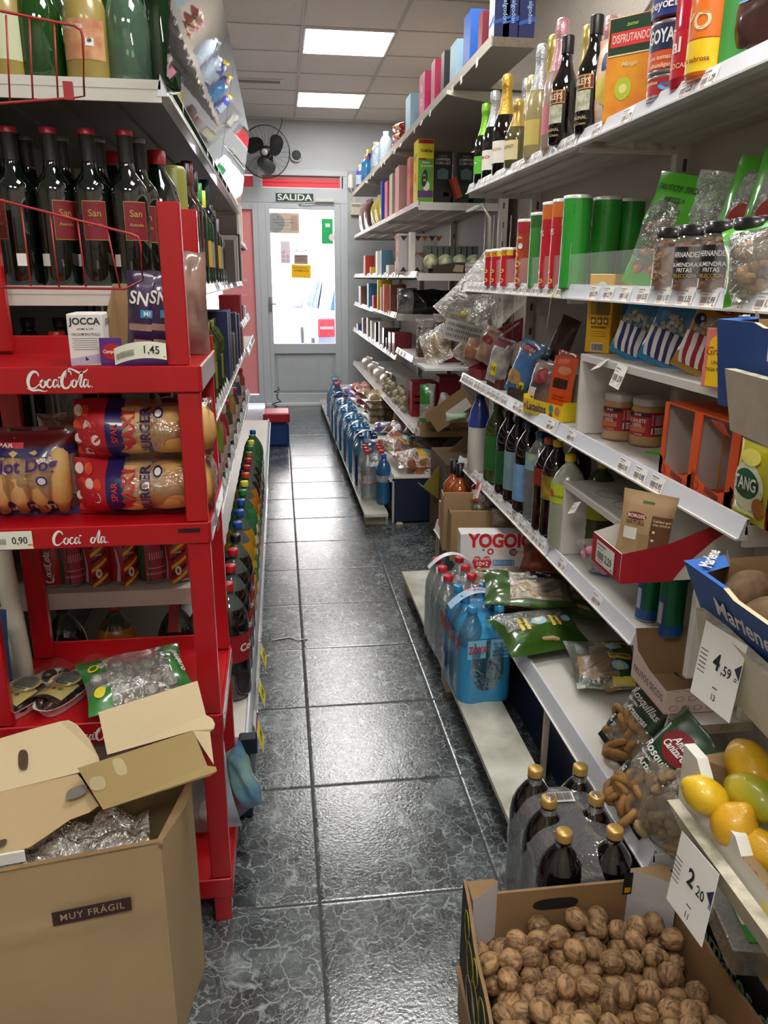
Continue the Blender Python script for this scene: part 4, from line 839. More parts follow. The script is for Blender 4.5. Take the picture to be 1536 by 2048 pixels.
# peanut butter
PB = mat('#b99462', .35, coat=.6)
def pbut(u, v, label):
    x, y = atz(u, v, ZC); r, h = .042, .118
    return wrapped('peanut_butter_jar', [(0, 0), (r*.95, 0), (r, .006), (r, h*.76), (r*.9, h*.84), (r*.88, h*.86)], PB, AT(x+.03, y+.01, ZC, -62), label, 'jar', [('lid', [(r*.96, h*.85), (r*.98, h*.87), (r*.98, h*.98), (r*.94, h), (0, h)], mat('#c4c2bd', .35, .4))],
        [(r, .026, .086, -1.5, 1.9, mat('#b01f2a', .4), [('PEANUT', .001, CREAM, .05, 0), ('CACAHUETE', .0125, WHITE, .064, -.15, .015, .055), ('100%', .013, WHITE, .053, -.05, .01), ('crema', .009, mat('#e8b0a0', .5), .031, .1)]),
         (r+.0004, .074, .084, -1.0, .75, mat('#1c1213', .5), [('SPAR', .009, WHITE, .079, 0, .01)]), (r+.0004, .036, .050, -.6, .5, mat('#c8743c', .5), []), (r+.0004, .054, .080, .85, 1.6, mat('#c98f92', .5), []), (r+.0004, .032, .048, .85, 1.6, WHITE, [('||||||||', .012, INK, .040, 1.22)])])
pbut(1217, 878, 'left peanut butter jar with red label under the riser'); pbut(1272, 890, 'right peanut butter jar with red label, slightly nearer')
# drink powder display
OX = mat('#e8571c', .45, var=.06, vscale=8); GRY = mat('#b4b2ac', .8)
db = empty('display_carton', AT(.795, 1.315, ZC, -90), 'orange display carton with three windows, one holding a yellow sachet', 'display box')
W3, HH, DD = .40, .155, .10
mb = MB(); mb.box((0, DD/2, .001), (W3, DD, .002), OX); mb.box((0, DD, HH/2), (W3, .003, HH), {'': OX, '-y': GRY}); mb.box((0, DD/2, HH), (W3, DD, .003), {'': OX, '-z': GRY}); mb.box((W3/2, DD/2, HH/2), (.003, DD, HH), OX); mb.box((-W3/2, DD/2, HH/2), (.003, DD, HH), {'': OX, '+x': GRY})
for k in (-1, 1): mb.box((k*W3/6, DD/2, HH/2), (.003, DD, HH), {'': OX, '+x': GRY})
for k in (-1, 0, 1):
    c = k*W3/3; p = W3/6
    for s in (-1, 1): mb.box((c+s*(p-.007), -.0005, HH/2), (.014, .003, HH), OX)
    mb.add([(c-p, -.002, 0), (c+p, -.002, 0), (c+p, -.002, .034), (c+p*.5, -.002, .022), (c, -.002, .02), (c-p*.5, -.002, .03), (c-p, -.002, .045)], [(0, 1, 2, 3, 4, 5, 6)], OX)
    T = Matrix.Translation((c+.012, -.0035, .014)) @ FACE(0, 0, 0) @ Matrix.Rotation(-.15, 4, 'Z'); 
    for q in range(3): mb.quad(.05, .0022, INK, T @ TR(0, .004-.004*q))
    mb.tube([(c-.045+.009*math.cos(a), -.0036, .018+.009*math.sin(a)) for a in [i*PI/5 for i in range(10)]], .0008, mat('#8a2a10', .6), 3, closed=True)
mb.build('carton', db)
mb = MB(); mb.grid(lambda u, v: (.045+(u-.5)*.045*(1-.6*v), -.002+.03*v, HH-.005-.05*v+.02*v*v), 3, 4, OX, T=TR(-.045)); mb.build('torn_flap', db)
def sach(T, label):
    return bag('drink_sachet', .098, .148, .022, mat('#e3cf2a', .25, coat=.8, var=.35, vscale=16, col2='#c3d02c'), T, label, 'drink powder', [('q', 0, .140, .09, .008, mat('#2a2a20', .4)), ('o', .0, .062, .085, .085, mat('#e8f0d0', .4)), ('o', -.002, .066, .072, .052, mat('#145a34', .4)), ('TANG', -.002, .066, .031, WHITE, .05, .064),
        ('o', .034, .030, .026, .038, mat('#b8782c', .5, bump=.6, bscale=200)), ('q', .036, .056, .010, .022, mat('#3f7a2a', .5)), ('o', 0, .112, .055, .028, mat('#f0e468', .4))], 3, nz=.002)
sach(AT(.787, 1.175, ZC+.003, -90, 0, 1), 'yellow pineapple drink sachet lettered TANG in the right window of the orange carton')
bag('drink_sachet', .09, .12, .02, mat('#c98a2c', .4), AT(.85, 1.42, ZC+.004, -90, 0, 0), 'brown sachet lying back in the left window of the orange carton', 'drink powder', (), 6)
# sweets on the far half of shelf C
DR = mat('#5c1f24', .6); DBR = mat('#3c2a22', .6)
def tray(u, w, d, h, m, label, rz=-80, x=.80):
    y = yu(u, x, ZC+.02); t = MB(); hk = h*1.0
    t.box((0, 0, .001), (w, d, .002), m); t.box((0, -d/2, h*.35), (w, .003, h*.7), m); t.box((0, d/2, h*.8), (w, .003, h*1.6), m)
    for s in (-1, 1): t.add([(s*w/2, -d/2, 0), (s*w/2, d/2, 0), (s*w/2, d/2, h*1.6), (s*w/2, -d/2, h*.7)], [(0, 1, 2, 3)], m)
    return t.build('display_tray', None, AT(x+d/2, y, ZC, rz), label, 'display box')
tray(948, .13, .13, .055, mat('#7d1f28', .6), 'dark red display tray at the far end of the sweets shelf'); tray(985, .12, .13, .05, DR, 'wine coloured display tray second on the sweets shelf'); tray(1032, .15, .13, .055, DBR, 'dark brown display tray under the blue sweets bag')
CK = mat('#a86c3c', .6, var=.4, vscale=40); CB2 = film('#d8d0c8', .22, .10, .6, .2, 40)
for u, x, z, w, h, m, tx, nm, sd_ in (
    (945, .82, .05, .13, .10, mat('#6c2c26', .35, coat=.6, var=.4, vscale=25, col2='#b8845c'), [], 'brown and wine coloured cake bag at the far end of the sweets shelf', 1),
    (968, .84, .06, .12, .15, mat('#5c2a24', .3, coat=.6, var=.5, vscale=18, col2='#d8b89c'), [('o', 0, .10, .06, .035, mat('#a83038', .4))], 'cream cake bag with a red oval standing in the first tray', 2),
    (990, .80, .02, .11, .17, mat('#55504c', .3, coat=.7, var=.5, vscale=20, col2='#c8c4bc'), [('q', 0, .15, .09, .03, mat('#7a1c28', .4)), ('q', .0, .05, .03, .045, YEL), ('1€', 0, .05, .025, INK, 0)], 'grey sweets bag with a yellow 1 euro flash', 3),
    (1030, .80, .015, .11, .19, mat('#4f86c4', .3, coat=.7, var=.25, vscale=12), [('o', 0, .165, .07, .03, mat('#a8303c', .4)), ('CUETARA', 0, .165, .016, WHITE, 0), ('o', -.01, .06, .075, .05, mat('#c9a06a', .5, var=.4, vscale=60)), ('q', .03, .035, .028, .04, YEL), ('1€', .03, .035, .022, INK, 0)], 'pale blue biscuit bag with a dark red top', 4),
    (1052, .87, .02, .11, .17, mat('#33506c', .35, coat=.6), [], 'slate blue biscuit bag behind the pale blue one', 6),
    (1075, .795, .0, .12, .155, mat('#9a847c', .3, coat=.7, var=.5, vscale=16, col2='#4c3a3a'), [('o', 0, .11, .05, .05, mat('#8a2430', .4)), ('q', -.02, .04, .03, .06, mat('#d8d0c8', .4))], 'clear and pink meringue bag lying against the boxes', 5),
    (1113, .88, .02, .09, .16, mat('#b94a2c', .4, coat=.5), [], 'rust coloured sweets bag behind the orange one', 7),
    (1112, .955, .12, .09, .16, mat('#6a4a44', .4, coat=.5, var=.4), [], 'dim brown bag hanging at the back of the sweets shelf', 8)):
    bag('sweets_bag', w, h, .05, m, AT(x, yu(u, x, ZC+z+h/2), ZC+z, -62, -10, 9 if sd_ % 2 else 16), nm, 'sweets bag', tx, sd_)
bag('lollipop_bag', .095, .165, .03, mat('#ef5a20', .35, coat=.6), AT(.835, yu(1118, .835, 1.04), ZC+.012, -62, -4, 4), 'bright orange bag with dark print behind the yellow tray', 'sweets bag', [('o', .01, .125, .05, .025, mat('#f5a078', .4)), ('q', -.004, .085, .035, .03, mat('#3a1a12', .5)), ('q', .022, .085, .016, .028, mat('#3a1a12', .5)), ('q', .0, .045, .05, .004, mat('#8a2a10', .5)), ('q', .0, .035, .05, .004, mat('#8a2a10', .5))], 9)
YB2 = mat('#f0cf24', .5)
lt = MB(); w, d, h = .215, .115, .055
lt.box((0, 0, .001), (w, d, .002), YB2); lt.box((0, -d/2, h*.4), (w, .002, h*.8), YB2); lt.box((-w/2, 0, h*.5), (.002, d, h), YB2); lt.box((w/2, 0, h*.5), (.002, d, h), YB2); lt.box((0, d/2, h*1.1), (w, .002, h*2.2), {'': YB2, '-y': GRY})
T = Matrix.Translation((0, -d/2-.0015, h*.4)) @ FACE(0, 0, 0); lt.text('Lacasitos', .036, mat('#3f2a6c', .5), T, -.03, 0, .001, bold=.02, fit=.105); lt.disc(.012, mat('#2a9a8c', .5), T @ TR(.05, .008), .001); lt.disc(.009, mat('#8a4a2c', .5), T @ TR(.05, -.011), .001); lt.disc(.013, mat('#d87a4c', .5), T @ TR(.082, .005), .001); lt.disc(.008, mat('#c0507c', .5), T @ TR(-.093, 0), .001)
lt.build('display_tray', None, AT(.835, yu(1095, .80, 1.0), ZC, -76), 'yellow display tray lettered Lacasitos', 'display box')

# ================================================================== shelf D: soft drinks
ZD = .599
def pet(u, x, h, r, body, cap, label, lab, z0=.30, z1=.62, tx=(), wavy=.6, y=None, z=ZD, rz=-70, grp=None, nm='soft_drink_bottle', a=1.6):
    y = yu(u, x, z+.02) if y is None else y
    return wrapped(nm, pr_pet(r, h, .012, wavy), body, AT(x, y, z, rz), label, 'bottle', [('cap', pr_cap(h), cap)], [(r*1.004, h*z0, h*z1, -a, a, lab, list(tx))] if lab else [], 20, grp)
CLP = film('#eef2f2', .10, .04, .25, .14, 30); COLA = mat('#120807', .06, coat=1); DKC = mat('#1a1214', .4)
o = wrapped('milk_bottle', [(0, 0), (.041, 0), (.044, .006), (.044, .19), (.036, .25), (.02, .285), (.018, .30)], mat('#dcd6cb', .35, coat=.3), AT(.80, yu(955, .80, .62), ZD, -70), 'tall white bottle with blue upper sleeve at the far end of the drinks row', 'bottle', [('cap', pr_cap(.315, .019, .02), mat('#1c2a5c', .4))], [(.0446, .185, .19, -3.14, 3.14, mat('#2c3f94', .4), [])])
MB().lathe([(.0450, .19), (.0372, .25), (.0215, .285), (.0195, .295)], mat('#2c3f94', .35, coat=.4), 20).build('sleeve', o)
pet(988, .815, .31, .043, glass('#6a7a3c', .05, .35), mat('#5a5a30', .4), 'tea bottle with green sleeve and yellowish liquid', mat('#2f7a34', .4, var=.3, vscale=20), .18, .62, wavy=.3)
pet(1011, .81, .31, .042, COLA, DKC, 'dark cola bottle with a green label beside the tea bottle', mat('#1f5a2c', .4), .15, .55)
pet(1029, .81, .31, .043, COLA, DKC, 'dark bottle with a pale blue grey label', mat('#8fb0bc', .4, var=.3, vscale=12), .18, .62)
pet(1050, .81, .315, .045, COLA, mat('#1b2b6c', .4), 'dark bottle with a label fading from pale to deep blue', mat('#2550b0', .4, var=.8, vscale=6, col2='#86b4d8'), .16, .56)
pet(1071, .815, .30, .043, film('#a8b0b4', .35, .05, .3, .16, 30), mat('#2c4a8c', .4), 'clear lemonade bottle with yellow and blue label near the middle of the row', mat('#c8d8a0', .4, var=.6, vscale=22, col2='#5a9ac8'), .60, .78)
pet(1088, .81, .30, .042, COLA, mat('#b94a20', .4), 'black bottle with orange cap and red label top', mat('#8c2a24', .4), .52, .70)
pet(1104, .815, .305, .042, COLA, mat('#e8c21c', .4), 'black bottle with yellow cap and yellow label', mat('#c8a82c', .4, var=.6, vscale=22, col2='#3a2a1c'), .42, .66)
LIM = film('#c9d0bc', .55, .06, .2, .12, 30)
o = pet(1128, .815, .285, .050, LIM, mat('#f0cf1c', .4), 'cloudy lemonade bottle with yellow cap and green and yellow label, front of the row', mat('#bcd22c', .4), .52, .72, [('Limonada', .014, mat('#2c6a2c', .5), .17, .2), ], wavy=.2)
mb = MB(); mb.shape(([(math.cos(a_)*.012, math.sin(a_)*.012) for a_ in [k*PI/8 for k in range(16)]], [tuple(range(16))]), mat('#d8503c', .5), None, 1, -.012, .175, .0020, cyl(.050)); mb.build('emblem', o)
pet(1190, .90, .27, .050, glass('#5a6a3c', .05, .5), mat('#c8b01c', .4), 'wide lemonade bottle with yellow green label behind the front one', mat('#bfc832', .4, var=.3, vscale=16), .40, .60, y=yu(1128, .815, .62)-.03)
# behind row
for i, (u, c) in enumerate(((1010, '#20140f'), (1050, '#1a1410'), (1095, '#2a1a12'))): pet(u, .93, .30, .043, mat(c, .1, coat=1), DKC, 'dark soft drink bottle in the second row, %s from the aisle end' % ('third', 'second', 'first')[i], None, y=2.30+.26*(2-i))
# plastic sheet, green bags, pouch in display tray
ps = MB(); ps.grid(lambda u, v: (.79+.27*v, 2.02-.62*u, .812+.012*noise.noise(Vector((u*6, v*4, 1)))+.01*(1-v)*(u > .9)), 18, 8, film('#dfe6e6', .45, .08, .6, .18, 18))
for k in range(4): ps.tube([(.86+.035*math.cos(a)*1.1, 1.88-.11*k+.045*math.sin(a), .8195) for a in [i*PI/8 for i in range(16)]], .0012, mat('#aab4b4', .5), 3, closed=True)
ps.build('plastic_sheet', label='clear plastic tray sheet with printed rings lying on the lower riser', cat='plastic sheet')
def ex(o, f): lumps(o, 60, .010, '#a8764c', .13, .13, .05, 4, 'nuts', .8, .2, .8)
bag('nut_bag', .16, .15, .05, lambda u, v, s: BG if v < .35 or v > .9 else CLR, AT(.99, 1.86, .83, -60, 24, 8), 'green nut bag lying on its back on the lower riser', 'snack bag', [('FRUTOS SECOS', 0, .03, .013, mat('#1c4a14', .5), 0, .1)], 3, extra=ex)
bag('nut_bag', .15, .17, .05, lambda u, v, s: CLR if .2 < v < .85 and .1 < u < .8 else BG, AT(.95, 1.64, .83, -60, 10, -18), 'clear nut bag with green corners behind the kraft pouch', 'snack bag', [], 6, extra=ex)
hang(.776, 1.92, .772, .05, .036, '1,20', 'small white price card 1,20 taped to the lower riser', .35, -.6)
TW, TD = .135, .30
WHC = mat('#d9d6d0', .6); RDC = mat('#b3202c', .5)
dt = MB(); dt.box((0, TD/2, .001), (TW, TD, .002), WHC); dt.box((0, 0, .03), (TW, .002, .06), {'': WHC, '-y': RDC})
dt.add([(-TW/2, 0, 0), (-TW/2, TD, 0), (-TW/2, TD, .15), (-TW/2, 0, .06)], [(0, 1, 2, 3)], WHC); dt.add([(TW/2, 0, 0), (TW/2, TD, 0), (TW/2, TD, .15), (TW/2, TD*.3, .075), (TW/2, 0, .06)], [(0, 1, 2, 3, 4)], WHC)
dt.add([(TW/2+.0008, -.001, 0)]+[(TW/2+.0008, TD*t, h_) for t, h_ in ((.35, .0), (.42, .03), (.6, .08), (.95, .146), (.6, .112), (.3, .076), (0, .06))], [tuple(range(8))], RDC); dt.box((0, TD, .08), (TW, .002, .15), WHC)
T = Matrix.Translation((0, -.0016, .03)) @ FACE(0, 0, 0); tag_mesh(dt, T @ TR(.0, 0), .085, .045, '2,29')
dt.build('display_tray', None, AT(.622, 1.357, .813, -90), 'red and white display tray with price 2,29 holding the kraft pouch', 'display box')
KR = mat('#b99a72', .75, var=.08, vscale=8); KB = mat('#6b4327', .6)
bag('kraft_pouch', .105, .150, .035, KR, AT(.700, 1.375, .818, -36, 0, 4), 'brown kraft pouch of nuts with a dark brown side panel', 'nuts', [('q', .030, .064, .037, .090, KB), ('o', -.018, .103, .038, .015, mat('#8c2a24', .5)), ('BORGES', -.018, .103, .009, WHITE, 0), ('NATURA', -.018, .089, .012, KB, 0, .035), ('q', -.025, .066, .025, .024, WHITE), ('q', -.025, .036, .025, .027, mat('#a88a64', .7)), ('q', .002, .047, .022, .043, mat('#a3855f', .7)),
   ('Calidad que', .031, .100, .007, CREAM, 0), ('nos origina', .031, .093, .007, CREAM, 0), ('o', .019, .077, .006, .006, CREAM), ('o', .019, .06, .006, .006, CREAM), ('q', 0, .132, .022, .004, mat('#3f5a2a', .5))], 2, nz=.002)
gb = MB(); gb.box((0, 0, .11), (.24, .16, .22), mat('#8f8d88', .7)); T = FACE(.24, .16, .22); gb.disc(.085, mat('#8c2024', .5), T @ TR(.06, .0), .001, 20, 1.2); gb.text('BORGES', .045, CREAM, T, .06, .0, .002, bold=.02)
gb.build('grey_box', None, AT(.975, 1.16, ZD+.205+.012, -72), 'grey box with a red oval lettered BORGES behind the kiwi crate', 'box')
bag('marshmallow_bag', .13, .12, .05, lambda u, v, s: mat('#2a86c8', .4) if v < .2 else CLR, AT(.86, 1.84, ZD+.002, -55, 20, -20), 'clear and blue bag of pink marshmallows under the lower riser', 'sweets bag', [], 3, extra=lambda o, f: lumps(o, 22, .014, '#e8a0b4', .10, .11, .05, 2, 'marshmallows', 1.2, .2, .85))
GC = mat('#0f7a4a', .3, .3, coat=.4)
for i, (u, v) in enumerate(((1292, 1243), (1335, 1275), (1392, 1278))):
    x, y = atz(u, v, ZD); 
    if i == 2: x, y = .90, 1.43
    tin(.029, .150, GC, AT(x+.012, y+.02, ZD, -60), 'slim green and blue can %s' % ('farthest of the three behind the shelf edge', 'with a square printed code panel, nearest the shelf edge', 'half hidden behind the white produce stand')[i], wraps=[(.0287, .02, .095, -.75, .1, mat('#3a5a94', .5), []), (.0292, .03, .080, -.55, -.1, mat('#c8d0dc', .5), []), (.0285, .004, .03, -3.1, 3.1, mat('#1c5a9c', .4), [])])
# ---- frutos secos carton on a board
bd = empty('display_table', None, 'white painted board ledge carrying the pink nut carton', 'table')
MB().box((.935, 1.40, .487), (.26, .24, .022), {'': mat('#cfc4ae', .7, var=.35, vscale=14, col2='#8d7f68'), '+z': WOOD}).build('ledge_board', bd); MB().box((1.05, 1.40, .24), (.02, .22, .47), WOOD).build('support_board', bd)
MB().box((.985, 1.29, .60), (.15, .016, .20), WOOD).build('side_board', bd)
fb_ = MB(); PK = mat('#d8c2b8', .65); GN = mat('#2f5a1c', .6); FW, FD = .20, .165
Bx = lambda c, s, m: fb_.box(c, s, m)
Bx((0, 0, .001), (FW, FD, .002), CARD); fb_.box((0, FD/2, .06), (FW, .003, .12), {'': PK, '-y': CARD}); fb_.box((FW/2, 0, .075), (.003, FD, .15), {'': CARD, '+x': PK})
# near end wall with curved rim and left (aisle) wall
fb_.add([(-FW/2, -FD/2, 0), (FW/2, -FD/2, 0), (FW/2, -FD/2, .11)]+[(FW/2-FW*t, -FD/2, .11-.055*math.sin(t*PI/2)) for t in (.25, .5, .75, 1)], [tuple(range(7))], PK)
fb_.add([(FW/2, -FD/2-.0008, .078), (FW/2, -FD/2-.0008, .112), (FW*.1, -FD/2-.0008, .075), (-FW*.15, -FD/2-.0008, .068)], [(0, 1, 2, 3)], GN)
fb_.add([(-FW/2, -FD/2, 0), (-FW/2, FD/2, 0), (-FW/2, FD/2, .12), (-FW/2, FD*.38, .075), (-FW/2, 0, .06), (-FW/2, -FD/2, .055)], [(0, 1, 2, 3, 4, 5)], PK)
T = FACE(FW, FD, .0, 'l') @ TR(0, .03, .0005); fb_.text('FRUTOS SECOS', .022, INK, T, 0, 0, .001, bold=0, fit=.14)
T = FACE(FW, FD, 0, 'f') @ TR(0, .0, .0006); rr = random.Random(4)
for i in range(7):
    for j in range(3):
        cx, cy, r_ = -.082+i*.027+(j % 2)*.012, .014+j*.022, .0075; fb_.tube([tuple(T @ Vector((cx+r_*1.2*math.cos(a), cy+r_*.8*math.sin(a), .0004))) for a in [k*PI/6+rr.random() for k in range(12)][:12]], .0005, mat('#8a6a60', .7), 3, closed=True)
fb_.build('nut_carton', None, AT(.868, 1.405, .499, 0) @ Matrix.Rotation(-.02, 4, 'Z'), 'open pink carton lettered FRUTOS SECOS with a green stripe, empty inside', 'box')
hang(.800, 1.33, .470, .075, .05, '1,29', 'price card 1,29 on the ledge below the pink nut carton', .1, -.25)
hang(.655, 2.62+.2, .59, .05, .07, '1,65', 'white and red price card hanging from the far part of the drinks shelf', .2, -.3) if False else None
pc = MB(); T = SIDE(XF-.014, 2.86, .56, -1) @ Matrix.Rotation(-.3, 4, 'X') @ Matrix.Rotation(.15, 4, 'Z'); pc.box((0, 0, 0), (.07, .075, .0006), mat('#c41f2c', .5), T=T); pc.quad(.03, .06, PAPER, T @ TR(.02, .006), .001); pc.text('1,77', .014, INK, T, .02, .01, .002, rot=PI/2); pc.quad(.028, .02, YEL, T @ TR(-.018, -.022), .001)
pc.build('promotion_card', label='red white and yellow promotion card on the far part of the drinks shelf', cat='price card')

# ================================================================== base shelf E: snacks in bags
ZE = .300
def yog(mb, Fc):
    T = Fc('f'); Rd = mat('#c81e2a', .5); Bl = mat('#2a4a8c', .5)
    mb.text('YOGOICE', .068, Rd, T, .006, .062, .001, bold=.045, fit=.265)
    mb.poly([(-.075+.036*x, -.022+.036*y_) for x, y_ in [(0, -1.25), (.75, -.45), (1, .15), (.75, .75), (.35, .8), (0, .5), (-.35, .8), (-.75, .75), (-1, .15), (-.75, -.45)]], Rd, T, .001)
    mb.text('20% GRATIS', .013, WHITE, T, -.075, -.004, .002, bold=.02, fit=.056); mb.text('10+2', .022, WHITE, T, -.075, -.022, .002, bold=.03); mb.text('GRATIS', .012, Rd, T, -.075, -.047, .002); mb.text('GRATIS', .012, WHITE, T, -.075, -.044, .0024, bold=.01)
    mb.disc(.012, Rd, T @ TR(-.045, .024), .001, 16); mb.disc(.006, WHITE, T @ TR(-.045, .024), .0018, 12)
    mb.quad(.078, .022, Bl, T @ TR(.004, -.018), .001); mb.quad(.074, .018, mat('#9ec0dc', .5), T @ TR(.004, -.018), .0014); mb.bars(.06, .018, T, .004, -.018, .0018, mat('#3f6aa8', .5))
    for i in range(4): mb.quad(.026, .002, mat('#d89a98', .5), T @ TR(-.008, .03-.006*i), .001)
    for sx in (.038, .105): mb.disc(.014, mat('#4a2020', .5), T @ TR(sx, .022), .001, 16); mb.bars(.018, .016, T, sx, .022, .0018, mat('#d8a8a0', .5))
    mb.text('TOGGY', .012, Rd, T, .072, .022, .001); mb.text('EN CADA BOLSA', .009, Rd, T, .0, -.040, .001, bold=.015); mb.text('GRATIS', .012, Rd, T, .13, -.0, .001); mb.text('20%', .016, Rd, T, .13, .012, .001); mb.disc(.004, Bl, T @ TR(-.07, .03), .001, 8)
carton('snack_carton', .31, .10, .178, mat('#d7d5d2', .6), Matrix.Translation((.782, 2.60, ZE)) @ Matrix.Rotation(-.12, 4, 'Z') @ Matrix.Rotation(-.08, 4, 'X'), 'white carton lettered YOGOICE in red on the bottom shelf', 'box', yog)
for k, (y, h, w, z, nm) in enumerate(((2.78, .205, .33, ZE, 'nearest'), (2.90, .245, .36, ZE, 'second'))):
    mb = MB(); mb.box((0, 0, h/2), (w, .006, h), CARD, .001); mb.box((-w/2+.003, .06, h*.47), (.005, .12, h*.9), CARD, .001); mb.box((0, .05, .004), (w, .1, .004), CARD); mb.build('cardboard_tray', None, Matrix.Translation((.80+.01*k, y, z)) @ Matrix.Rotation(-.1, 4, 'Z'), 'brown cardboard tray standing behind the white carton, %s one' % nm, 'box')
bag('snack_bag', .2, .10, .06, CB2, Matrix.Translation((.83, 2.86, ZE+.17)), 'crumpled clear bag with brown sweets above the cardboard trays', 'snack bag', (), 3, nz=.015, extra=lambda o, f: lumps(o, 18, .016, '#5a2a28', .17, .08, .05, 2))
bag('snack_bag', .14, .07, .05, CB2, Matrix.Translation((.855, 2.76, ZE+.15)), 'crumpled clear bag lettered in red above the white carton', 'snack bag', [('30', 0, .03, .03, mat('#b8303c', .5), .2)], 6, nz=.012)
WH = mat('#9a4a1c', .08, coat=1)
for i, (u, y) in enumerate(((918, 3.18), (958, 3.14), (906, 3.25))):
    wrapped('liqueur_bottle', pr_wine(.045, .30), WH, AT(xu(u, y, .42), y, ZE-.0), 'amber liqueur bottle with a black cap, %s of the group at the far end' % ('front left', 'right', 'rear')[i], 'bottle', [('cap', [(.0165, .24), (.0175, .30), (0, .302)], BLACK)], [(.045, .03, .12, -1.2, 1.2, mat('#c8a83c', .5, var=.5, vscale=25, col2='#7a3a5a'), [])])
carton('yellow_box', .055, .05, .12, mat('#d8941c', .5), Matrix.Translation((xu(891, 3.22, .35), 3.22, ZE)), 'small orange yellow box at the far corner of the bottom shelf', 'box')
def ex(o, f): sticks(o, 34, .13, .0075, '#cfae7c', .25, .16, .055, .25, .5, 3)
GB = mat('#26430f', .3, coat=.7, var=.25, vscale=14, col2='#375c16')
def lay(x, y, z, rz, tilt=82): return Matrix.Translation((x, y, z)) @ Matrix.Rotation(math.radians(rz), 4, 'Z') @ Matrix.Rotation(math.radians(-tilt), 4, 'X')
mg = lambda u, v, s: GB if (v < .42 or u < .06 or u > .93) else CLR
YT = mat('#e3cf5c', .5)
pap = [('q', -.055, .095, .03, .045, YT), ('PAPILIO', -.055, .095, .014, INK, PI/2, None), ('q', .045, .095, .03, .045, YT), ('PAPILIO', .045, .095, .014, INK, PI/2), ('o', -.005, .10, .045, .035, mat('#9cc8dc', .5)), ('o', -.005, .105, .02, .018, CREAM), ('o', .085, .10, .03, .03, mat('#9cc8dc', .5)), ('o', -.09, .04, .022, .022, mat('#3a6a28', .5)), ('o', 0, .04, .022, .022, mat('#3a6a28', .5))]
bag('breadstick_bag', .27, .19, .075, mg, lay(.755, 1.935, ZE+.035, 10, 76), 'green breadstick bag lettered PAPILIO, nearest the white carton end and lowest of the stack', 'breadsticks', pap, 2, nz=.010, nu=18, nv=18, extra=ex)
bag('breadstick_bag', .29, .20, .075, lambda u, v, s: GB if (u < .30 or u > .93 or v < .1) else CLR, lay(.735, 2.10, ZE+.105, -12, 80), 'breadstick bag with a black label, on top of the stack', 'breadsticks', [('q', .055, .14, .09, .05, mat('#141414', .4)), ('PIPAS', .05, .145, .02, WHITE, -.3), ('o', .02, .115, .018, .018, mat('#a8c8a0', .5))], 7, nz=.012, nu=18, nv=18, extra=ex)
bag('breadstick_bag', .24, .18, .07, lambda u, v, s: GB if (v < .3 or u > .95) else CLR, lay(.90, 2.12, ZE+.045, -25, 68), 'breadstick bag at the back right of the stack', 'breadsticks', [('o', -.05, .07, .02, .02, mat('#a83038', .5))], 11, nz=.010, extra=ex)
bag('chickpea_bag', .25, .19, .07, lambda u, v, s: mat('#1d2a1c', .4) if v < .12 else CLR, lay(.75, 2.34, ZE+.035, 0, 80), 'clear bag of pale roasted chickpeas in front of the white carton', 'nuts', [('o', 0, .05, .03, .03, mat('#8c2a24', .5))], 5, nz=.008, extra=lambda o, f: lumps(o, 150, .010, '#c9a878', .22, .17, .055, 4, 'chickpeas', .9, .12, .9))
bag('red_snack_bag', .24, .17, .07, lambda u, v, s: mat('#5c1c14', .3, coat=.6, var=.4, vscale=20, col2='#a8442c'), lay(.91, 2.38, ZE+.10, -20, 72), 'rust red snack bag behind the chickpeas', 'snack bag', [], 6, nz=.012)
bag('red_snack_bag', .22, .16, .07, lambda u, v, s: mat('#5c1c14', .3, coat=.6, var=.4, vscale=20, col2='#a8442c'), lay(.765, 2.25, ZE+.04, 15, 78), 'rust red bag showing under the edge of the stack', 'snack bag', [], 8, nz=.012)
bag('breadstick_bag', .19, .20, .07, lambda u, v, s: GB if u > .62 and v > .1 else CLR, lay(.835, 1.70, ZE+.04, -8, 78), 'single breadstick bag lettered PAPILIO lying alone on the white shelf', 'breadsticks',
    [('q', .035, .10, .06, .022, YT), ('PAPILIO', .035, .10, .016, INK, PI, .05), ('q', .04, .165, .07, .02, YT), ('PAPILIO', .04, .165, .016, INK, PI, .06), ('q', .03, .02, .06, .018, YT), ('o', .03, .065, .045, .035, mat('#9cc8dc', .5)), ('o', .03, .14, .045, .03, mat('#9cc8dc', .5)), ('o', .03, .065, .02, .02, CREAM)], 12, nz=.008, nu=16, nv=16, extra=lambda o, f: sticks(o, 16, .16, .009, '#b98a4c', .17, .18, .05, .45, .25, 5))
# rings bags
def rings(o, f, n=26, w=.15, h=.24, seed=1):
    rr = random.Random(seed); mb = MB(); m = mat('#a87c44', .7, var=.35, vscale=50)
    for i in range(n):
        T = TR(rr.uniform(-.33, .33)*w, rr.uniform(-.018, .014), rr.uniform(.02, .46)*h, rr.uniform(0, 3), rr.uniform(0, 3), rr.uniform(0, 3)); a_ = .022
        mb.tube([(a_*math.cos(k*PI/5), .75*a_*math.sin(k*PI/5), 0) for k in range(10)], .0085, m, 6, T, closed=True)
    mb.build('ring_biscuits', o, kind='stuff')
ROS = mat('#1c3f22', .3, coat=.7)
mr = lambda u, v, s: ROS if (v > .42 and .06 < u < .96) and not (v < .55 and u < .3) else (BLACK if v < .05 else CLR)
rt = [('Rosquillas', .0, .143, .026, WHITE, -.05, .11, .2), ('Integrales', -.03, .127, .011, WHITE, 0, None, .2), ('Artesanas', .005, .112, .020, WHITE, 0, .08, .2), ('o', .01, .186, .095, .065, mat('#7d1420', .4)), ('Anton', .01, .196, .022, WHITE, .1, .055, .3), ('Canizares', .01, .179, .022, WHITE, .1, .075, .3)]
